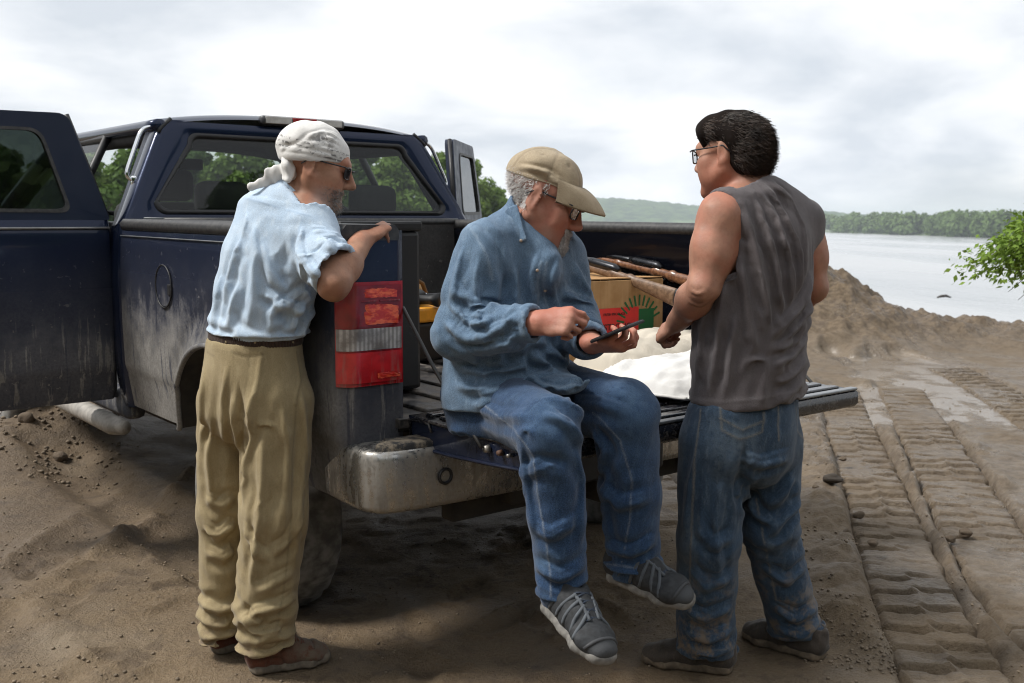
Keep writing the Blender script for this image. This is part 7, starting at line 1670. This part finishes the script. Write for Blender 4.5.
    C = C.drape(F, [(hl, kl), (kl, al), (hr, kr), (kr, ar)], 95, 0.040, 0.035, [(al, 0.13, 0.12, 0.02), (ar, 0.13, 0.12, 0.02), (A(745, 460, 3.0), 0.10, 0.10, 0.03), (kl, 0.12, 0.06, 0.02), (kr, 0.12, 0.08, 0.02)], 0.016, 0.020, 0.0004, 0.18, np.clip((C.P[:, 2]-A(745, 405, 3.06)[2])*40, 0, 0.9), 6, pins=[(al, 0.08), (ar, 0.08)]).refine()
    for pts in ([(701, 410), (695, 460), (692, 520), (690, 580), (692, 640)], [(720, 408), (722, 430), (740, 440), (762, 432), (764, 412)], [(720, 418), (742, 430), (764, 420)], [(756, 500), (766, 550), (776, 600)], [(796, 408), (798, 430), (804, 440)], [(778, 405), (778, 440)]): C.line(pts, 0.0035, 0.8, 0.0015)
    C.line([(680, 645), (706, 652), (734, 648)], 0.003, 0.5, 0.002); C.line([(774, 632), (798, 640), (822, 632)], 0.003, 0.5, 0.002)
    C.patch(742, 440, 16, 24, 0.7); C.patch(690, 540, 8, 20, 0.6); C.patch(724, 450, 16, 40, 0.5)
    C.crumple(93, 0.04, 0.0018, (0.5, 0, 0.5), 1.6)
    J = C.build('jeans', JN, root)
    UP = cloth_mat('mud_caked_leather', (0.075, 0.06, 0.047), (0.045, 0.036, 0.03), (0.02, 0.017, 0.015), (0.13, 0.10, 0.07), 0.6)
    SO = plain('mud_caked_sole', (0.14, 0.105, 0.07), 0.85, var=0.4, scale=40, bump=0.7)
    h1, t1 = A(737, 661, 3.06), A(640, 652, 3.16); h1[2] = GZ; t1[2] = GZ
    h2, t2 = A(828, 653, 3.14), A(743, 622, 3.36); h2[2] = GZ; t2[2] = GZ
    for h_, t_ in ((h1, t1), (h2, t2)): shoe(root, h_, t_, (0, 0, 1), np.linalg.norm(t_-h_)*1.02, (UP, SO), width=0.056, kind=2, collar=0.085)
    return root
man_leaning(); man_sitting(); man_standing()
# ================================================================== cargo and small things
def in_bed(name, x, y, z, rz=0.0):
    o = empty(name, tuple(truck_world(x, y, z)), HD+rz); return o
# cardboard carton
m = Mat('corrugated_card'); n = m.noise(14, 5); w = m.noise(60, 3, 0.5, vec=m.mapping((1, 1, 0.05)))
m.set(Base_Color=m.mix(m.rng(m.math('ADD', m.math('MULTIPLY', n, 0.6), m.math('MULTIPLY', w, 0.4)), 0.35, 0.65), (0.33, 0.185, 0.078), (0.43, 0.26, 0.125)), Roughness=0.9, Specular_IOR_Level=0.2); m.bump(w, 0.15, 0.003); M_CARD = m.m
M_LRED = plain('red_label_print', (0.62, 0.028, 0.022), 0.7, var=0.08); M_LGRN = plain('green_label_print', (0.012, 0.11, 0.032), 0.7, var=0.1); M_INK = plain('black_ink', (0.02, 0.012, 0.012), 0.8)
bx = in_bed('cardboard_box', 0.435, 0.47, 0.866, -0.05); tag(bx, 'brown cardboard box with red label and green sunburst standing in the truck bed', 'box')
W, D_, H = 0.50, 0.40, 0.352; t_ = 0.006
for nm, sz, lc in (('side_panel', (W, t_, H), (0, -D_/2, H/2)), ('side_panel', (W, t_, H), (0, D_/2, H/2)), ('side_panel', (t_, D_-0.02, H), (-W/2+0.003, 0, H/2)), ('side_panel', (t_, D_-0.02, H), (W/2-0.003, 0, H/2)), ('base_panel', (W-0.02, D_-0.02, t_), (0, 0, 0.006))): box(nm, sz, lc, M_CARD, bx, 0.002)
for s_ in (-1, 1): box('top_flap', (W-0.004, D_/2-0.004, 0.005), (0, s_*D_/4, H+0.004), M_CARD, bx, 0.0015, rot=(s_*0.03, 0, 0))
yf = -D_/2-0.0045
box('red_label', (0.225, 0.002, 0.105), (0.0, yf, 0.19), M_LRED, bx, 0.0005); box('green_patch', (0.085, 0.002, 0.105), (0.155, yf+0.0004, 0.18), M_LGRN, bx, 0.0005); box('green_patch', (0.05, 0.002, 0.045), (-0.185, yf, 0.315), M_LGRN, bx, 0.0005)
for i in range(12):
    a = math.radians(168-i*13.2); r0, r1 = 0.082, 0.125; c = (0.115, 0.165); p = (c[0]+(r0+r1)/2*math.cos(a), c[1]+(r0+r1)/2*math.sin(a))
    o = box('sun_ray', (0.008, 0.0015, r1-r0), (p[0], yf-0.0004, p[1]), M_LGRN, bx, 0.0, rot=(0, math.pi/2-a, 0))
def text(name, body, size, loc, mat, parent, rot):
    cu = bpy.data.curves.new(name, 'FONT'); cu.body = body; cu.size = size; cu.align_x = 'CENTER'; cu.extrude = 0.0004
    o = bpy.data.objects.new(name, cu); COL.objects.link(o); dg = bpy.context.evaluated_depsgraph_get(); me = bpy.data.meshes.new_from_object(o.evaluated_get(dg)); bpy.data.objects.remove(o)
    o = link(name, me, mat, parent, False); o.location = loc; o.rotation_euler = rot; return o
text('label_lettering', 'JMSTRONG', 0.036, (-0.02, yf-0.0022, 0.155), M_INK, bx, (math.pi/2, 0, 0)); text('label_lettering', 'FRESH PRODUCE', 0.015, (-0.02, yf-0.0022, 0.213), M_INK, bx, (math.pi/2, 0, 0))
# sacks
m = Mat('white_woven_sack'); n = m.noise(9, 5); f = m.noise(200, 3)
m.set(Base_Color=m.mix(m.rng(n, 0.3, 0.7), (0.54, 0.53, 0.51), (0.68, 0.675, 0.66)), Roughness=0.75, Specular_IOR_Level=0.3); m.bump(m.math('ADD', m.math('MULTIPLY', f, 0.3), n), 0.35, 0.006); M_SACK = m.m
M_SACK2 = plain('cream_sack', (0.52, 0.47, 0.39), 0.8, var=0.08, scale=8)
def sack(x, y, z, rz, L, Wd, Hh, mat, seed, lab):
    o = in_bed('sack', x, y, z, rz); tag(o, lab, 'sack')
    nu, nv = 60, 44; V = []; 
    for side_ in (1, -1):
        for i in range(nu):
            for j in range(nv):
                u = -1+2*i/(nu-1); v = -1+2*j/(nv-1); e = max(0, (1-abs(u)**3.2))*max(0, (1-abs(v)**2.6)); h = e**0.42
                xx = u*L/2*(1-0.06*abs(v)**3); yy = v*Wd/2*(1-0.07*abs(u)**3); pz = h*Hh*(0.8 if side_ > 0 else 0.2)*side_
                V.append((xx, yy, Hh*0.2+pz))
    V = np.array(V); k = (V[:, 2]-Hh*0.2)
    wr = fbm(V[:, 0]*1.0+seed, V[:, 1]*2.2, 0.11, seed, 3)*0.022-0.030*np.abs(fbm(V[:, 0]*0.7+seed, V[:, 1]*3+V[:, 0]*2, 0.07, seed+7, 2))*np.clip(np.abs(V[:, 1])/(Wd/2), 0.2, 1)
    V[:, 2] += wr*np.clip(np.abs(k)*30, 0.1, 1); V[:, 2] = np.maximum(V[:, 2], 0.001)
    idx = np.arange(nu*nv).reshape(nu, nv); q = np.stack([idx[:-1, :-1], idx[1:, :-1], idx[1:, 1:], idx[:-1, 1:]], -1).reshape(-1, 4)
    link('sack_body', np_mesh('sack_body', V, np.concatenate([q, q[:, ::-1]+nu*nv])), mat, o)
    top = V[:nu*nv].reshape(nu, nv, 3)
    tube('stitched_seam', top[:, 0]+np.array([0, -0.003, 0]), 0.0035, mat, o, 6); tube('stitched_end', top[0]+np.array([-0.006, 0, 0]), 0.006, mat, o, 6)
    return o
sack(0.33, -0.235, 0.873, 0.10, 0.74, 0.46, 0.115, M_SACK, 3, 'white woven sack lying nearest on the lowered tailgate')
sack(0.47, 0.08, 0.873, -0.06, 0.66, 0.34, 0.165, M_SACK2, 5, 'cream sack lying between the cardboard box and the white sack')
# long guns laid over the box
M_WOOD = None
m = Mat('walnut_stock'); w = m.noise(9, 5, 0.6, vec=m.mapping((1.2, 8, 8))); m.set(Base_Color=m.mix(m.rng(w, 0.35, 0.65), (0.10, 0.038, 0.018), (0.25, 0.115, 0.055)), Roughness=0.35, Coat_Weight=0.3); M_WOOD = m.m
m = Mat('worn_stock'); w = m.noise(9, 5, 0.6, vec=m.mapping((1.2, 8, 8))); m.set(Base_Color=m.mix(m.rng(w, 0.35, 0.65), (0.11, 0.060, 0.032), (0.20, 0.12, 0.07)), Roughness=0.45); M_WOOD2 = m.m
M_GUN = plain('blued_steel', (0.035, 0.036, 0.04), 0.3, 0.8)
def rifle(p_butt, p_muzzle, wood, lab):
    a = np.asarray(p_butt, float); b = np.asarray(p_muzzle, float); o = empty('rifle', tuple(a)); tag(o, lab, 'rifle', 'rifles laid over the cardboard box')
    d = unit(b-a); up = unit(np.array([0.25, -0.4, 1.0])-d*(np.array([0.25, -0.4, 1.0])@d)); L = np.linalg.norm(b-a); s = np.cross(d, up)
    P = lambda t, u=0.0: d*t+up*u
    F = Field(np.min([P(-0.05, -0.1), P(0.85, 0.1)], 0)-0.1, np.max([P(-0.05, -0.1), P(0.85, 0.1)], 0)+0.1, 0.0042)
    F.econe(P(0.0, -0.026), P(0.26, -0.006), (0.037, 0.015), (0.020, 0.015), up, 0.02); F.econe(P(0.26, -0.006), P(0.36, 0.0), (0.018, 0.014), (0.019, 0.016), up, 0.02); F.econe(P(0.36, -0.002), P(0.62, 0.0), (0.019, 0.016), (0.016, 0.014), up, 0.02); F.econe(P(0.62, 0.0), P(0.80, 0.004), (0.015, 0.013), (0.012, 0.011), up, 0.02)
    F.cut(P(-0.004), -d, 0.003)
    C = Cloth(*F.mesh()); C.P = C.P; me = np_mesh('stock', C.P, C.Q); link('stock', me, wood, o)
    F = Field(P(0.0, -0.03)-0.09, P(0.0, -0.03)+0.09, 0.004); F.econe(P(-0.018, -0.027), P(0.0, -0.026), (0.0375, 0.0155), (0.038, 0.016), up, 0.0); F.cut(P(-0.003), d, 0.002); C = Cloth(*F.mesh()); link('butt_pad', np_mesh('butt_pad', C.P, C.Q), M_BLACKP, o)
    tube('barrel', [P(0.44, 0.026), P(0.6, 0.026), P(L, 0.024)], [0.014, 0.012, 0.0085], M_GUN, o, 10); tube('receiver', [P(0.33, 0.018), P(0.36, 0.024), P(0.50, 0.026), P(0.54, 0.026)], [0.012, 0.019, 0.019, 0.014], M_GUN, o, 10)
    tube('trigger_guard', [P(0.30, -0.018), P(0.325, -0.044), P(0.37, -0.046), P(0.40, -0.02)], 0.0035, M_GUN, o, 6); tube('bolt_handle', [P(0.40, 0.03), P(0.395, 0.03)+s*0.03, P(0.385, 0.015)+s*0.055], [0.005, 0.005, 0.009], M_GUN, o, 8)
rifle(at(676, 291, 3.98), at(560, 259, 4.55), M_WOOD2, 'rifle with pale worn stock lying nearest across the cardboard box')
rifle(at(716, 284, 4.12), at(585, 256, 4.85), M_WOOD, 'rifle with dark reddish stock lying behind the paler one')
# tall black storage box behind the tail lamp
o = in_bed('storage_box', -0.635, 0.62, 0.866); tag(o, 'tall black plastic storage box inside the bed behind the tail lamp', 'box')
M_BOXB = plain('matte_black_plastic', (0.003, 0.0035, 0.005), 0.55, var=0.3, scale=20)
box('box_body', (0.31, 0.60, 0.55), (0, 0, 0.275), M_BOXB, o, 0.015, smooth=False); box('box_lid', (0.325, 0.615, 0.035), (0, 0, 0.568), M_BOXB, o, 0.010); box('lid_catch', (0.05, 0.012, 0.06), (0, -0.309, 0.54), M_BOXB, o, 0.004)
# tool box with a drill on top
o = in_bed('toolbox', 0.04, 1.02, 0.866, 0.1); tag(o, 'black toolbox with yellow lid tray in the bed behind the sitting man', 'toolbox')
M_YEL = plain('yellow_tool_plastic', (0.62, 0.26, 0.015), 0.45)
box('tool_body', (0.42, 0.26, 0.16), (0, 0, 0.08), M_BOXB, o, 0.012); box('yellow_tray', (0.44, 0.28, 0.062), (0, 0, 0.193), M_YEL, o, 0.01)
tube('carry_handle', [(-0.12, 0, 0.22), (-0.10, 0, 0.26), (0.10, 0, 0.26), (0.12, 0, 0.22)], 0.011, M_BOXB, o)
o = in_bed('power_drill', -0.06, 1.0, 1.09, 0.6); tag(o, 'black cordless drill lying on the yellow toolbox tray', 'drill')
tube('drill_motor', [(-0.09, 0, 0.035), (-0.07, 0, 0.035), (0.04, 0, 0.035), (0.08, 0, 0.035), (0.11, 0, 0.035)], [0.025, 0.035, 0.035, 0.025, 0.014], M_BOXB, o, 12); tube('drill_grip', [(-0.03, 0, 0.03), (-0.05, -0.09, 0.03), (-0.055, -0.13, 0.03)], [0.02, 0.019, 0.03], M_BOXB, o, 10); tube('chuck', [(0.105, 0, 0.035), (0.15, 0, 0.035)], [0.014, 0.009], M_CHROME, o, 10)
o = in_bed('canvas_bag', 0.05, 1.28, 0.866, 0.2); tag(o, 'tan canvas bag slumped behind the toolbox', 'bag')
F = Field((-0.3, -0.2, -0.02), (0.3, 0.2, 0.42), 0.008); F.ell((0, 0, 0.12), (0.25, 0.13, 0.15), None, 0.05); F.ell((-0.06, 0, 0.25), (0.16, 0.09, 0.12), None, 0.06); F.cone((-0.16, 0, 0.28), (0.1, 0.02, 0.2), 0.06, 0.05, 0.05); F.cut((0, 0, 0), (0, 0, -1))
C = Cloth(*F.mesh()); C.ripple(7, 0.09, 0.010); link('bag_body', np_mesh('bag_body', C.P+C.N*C.disp[:, None], C.Q), plain('tan_canvas', (0.36, 0.23, 0.10), 0.9, scale=20, bump=0.4), o); tube('bag_strap', [(-0.12, -0.09, 0.26), (-0.05, -0.11, 0.34), (0.05, -0.09, 0.30), (0.1, -0.09, 0.2)], 0.010, plain('strap_web', (0.12, 0.08, 0.04), 0.9), o)
# phone held by the sitting man
c0 = at(617, 331.5, 2.70); o = empty('phone', tuple(c0)); tag(o, 'thin dark phone held in the sitting man\'s left hand', 'phone')
du = unit(at(634, 324.5, 2.66)-at(602, 337.5, 2.74)); nv_ = np.array([-0.35, 0.12, 1.0]); nv_ = unit(nv_-du*(nv_@du)); sv = np.cross(nv_, du); Rm = Matrix(np.stack([du, sv, nv_], 1).tolist()).to_4x4()
for nm, sz, lc, mt in (('phone_case', (0.142, 0.071, 0.0085), (0, 0, 0), M_BLACKP), ('screen', (0.134, 0.064, 0.0012), (0, 0, 0.0049), plain('phone_glass', (0.02, 0.022, 0.026), 0.08))):
    me = box_mesh(nm, sz, 0.003 if nm != 'screen' else 0.0004, lc); me.transform(Rm); link(nm, me, mt, o, False)
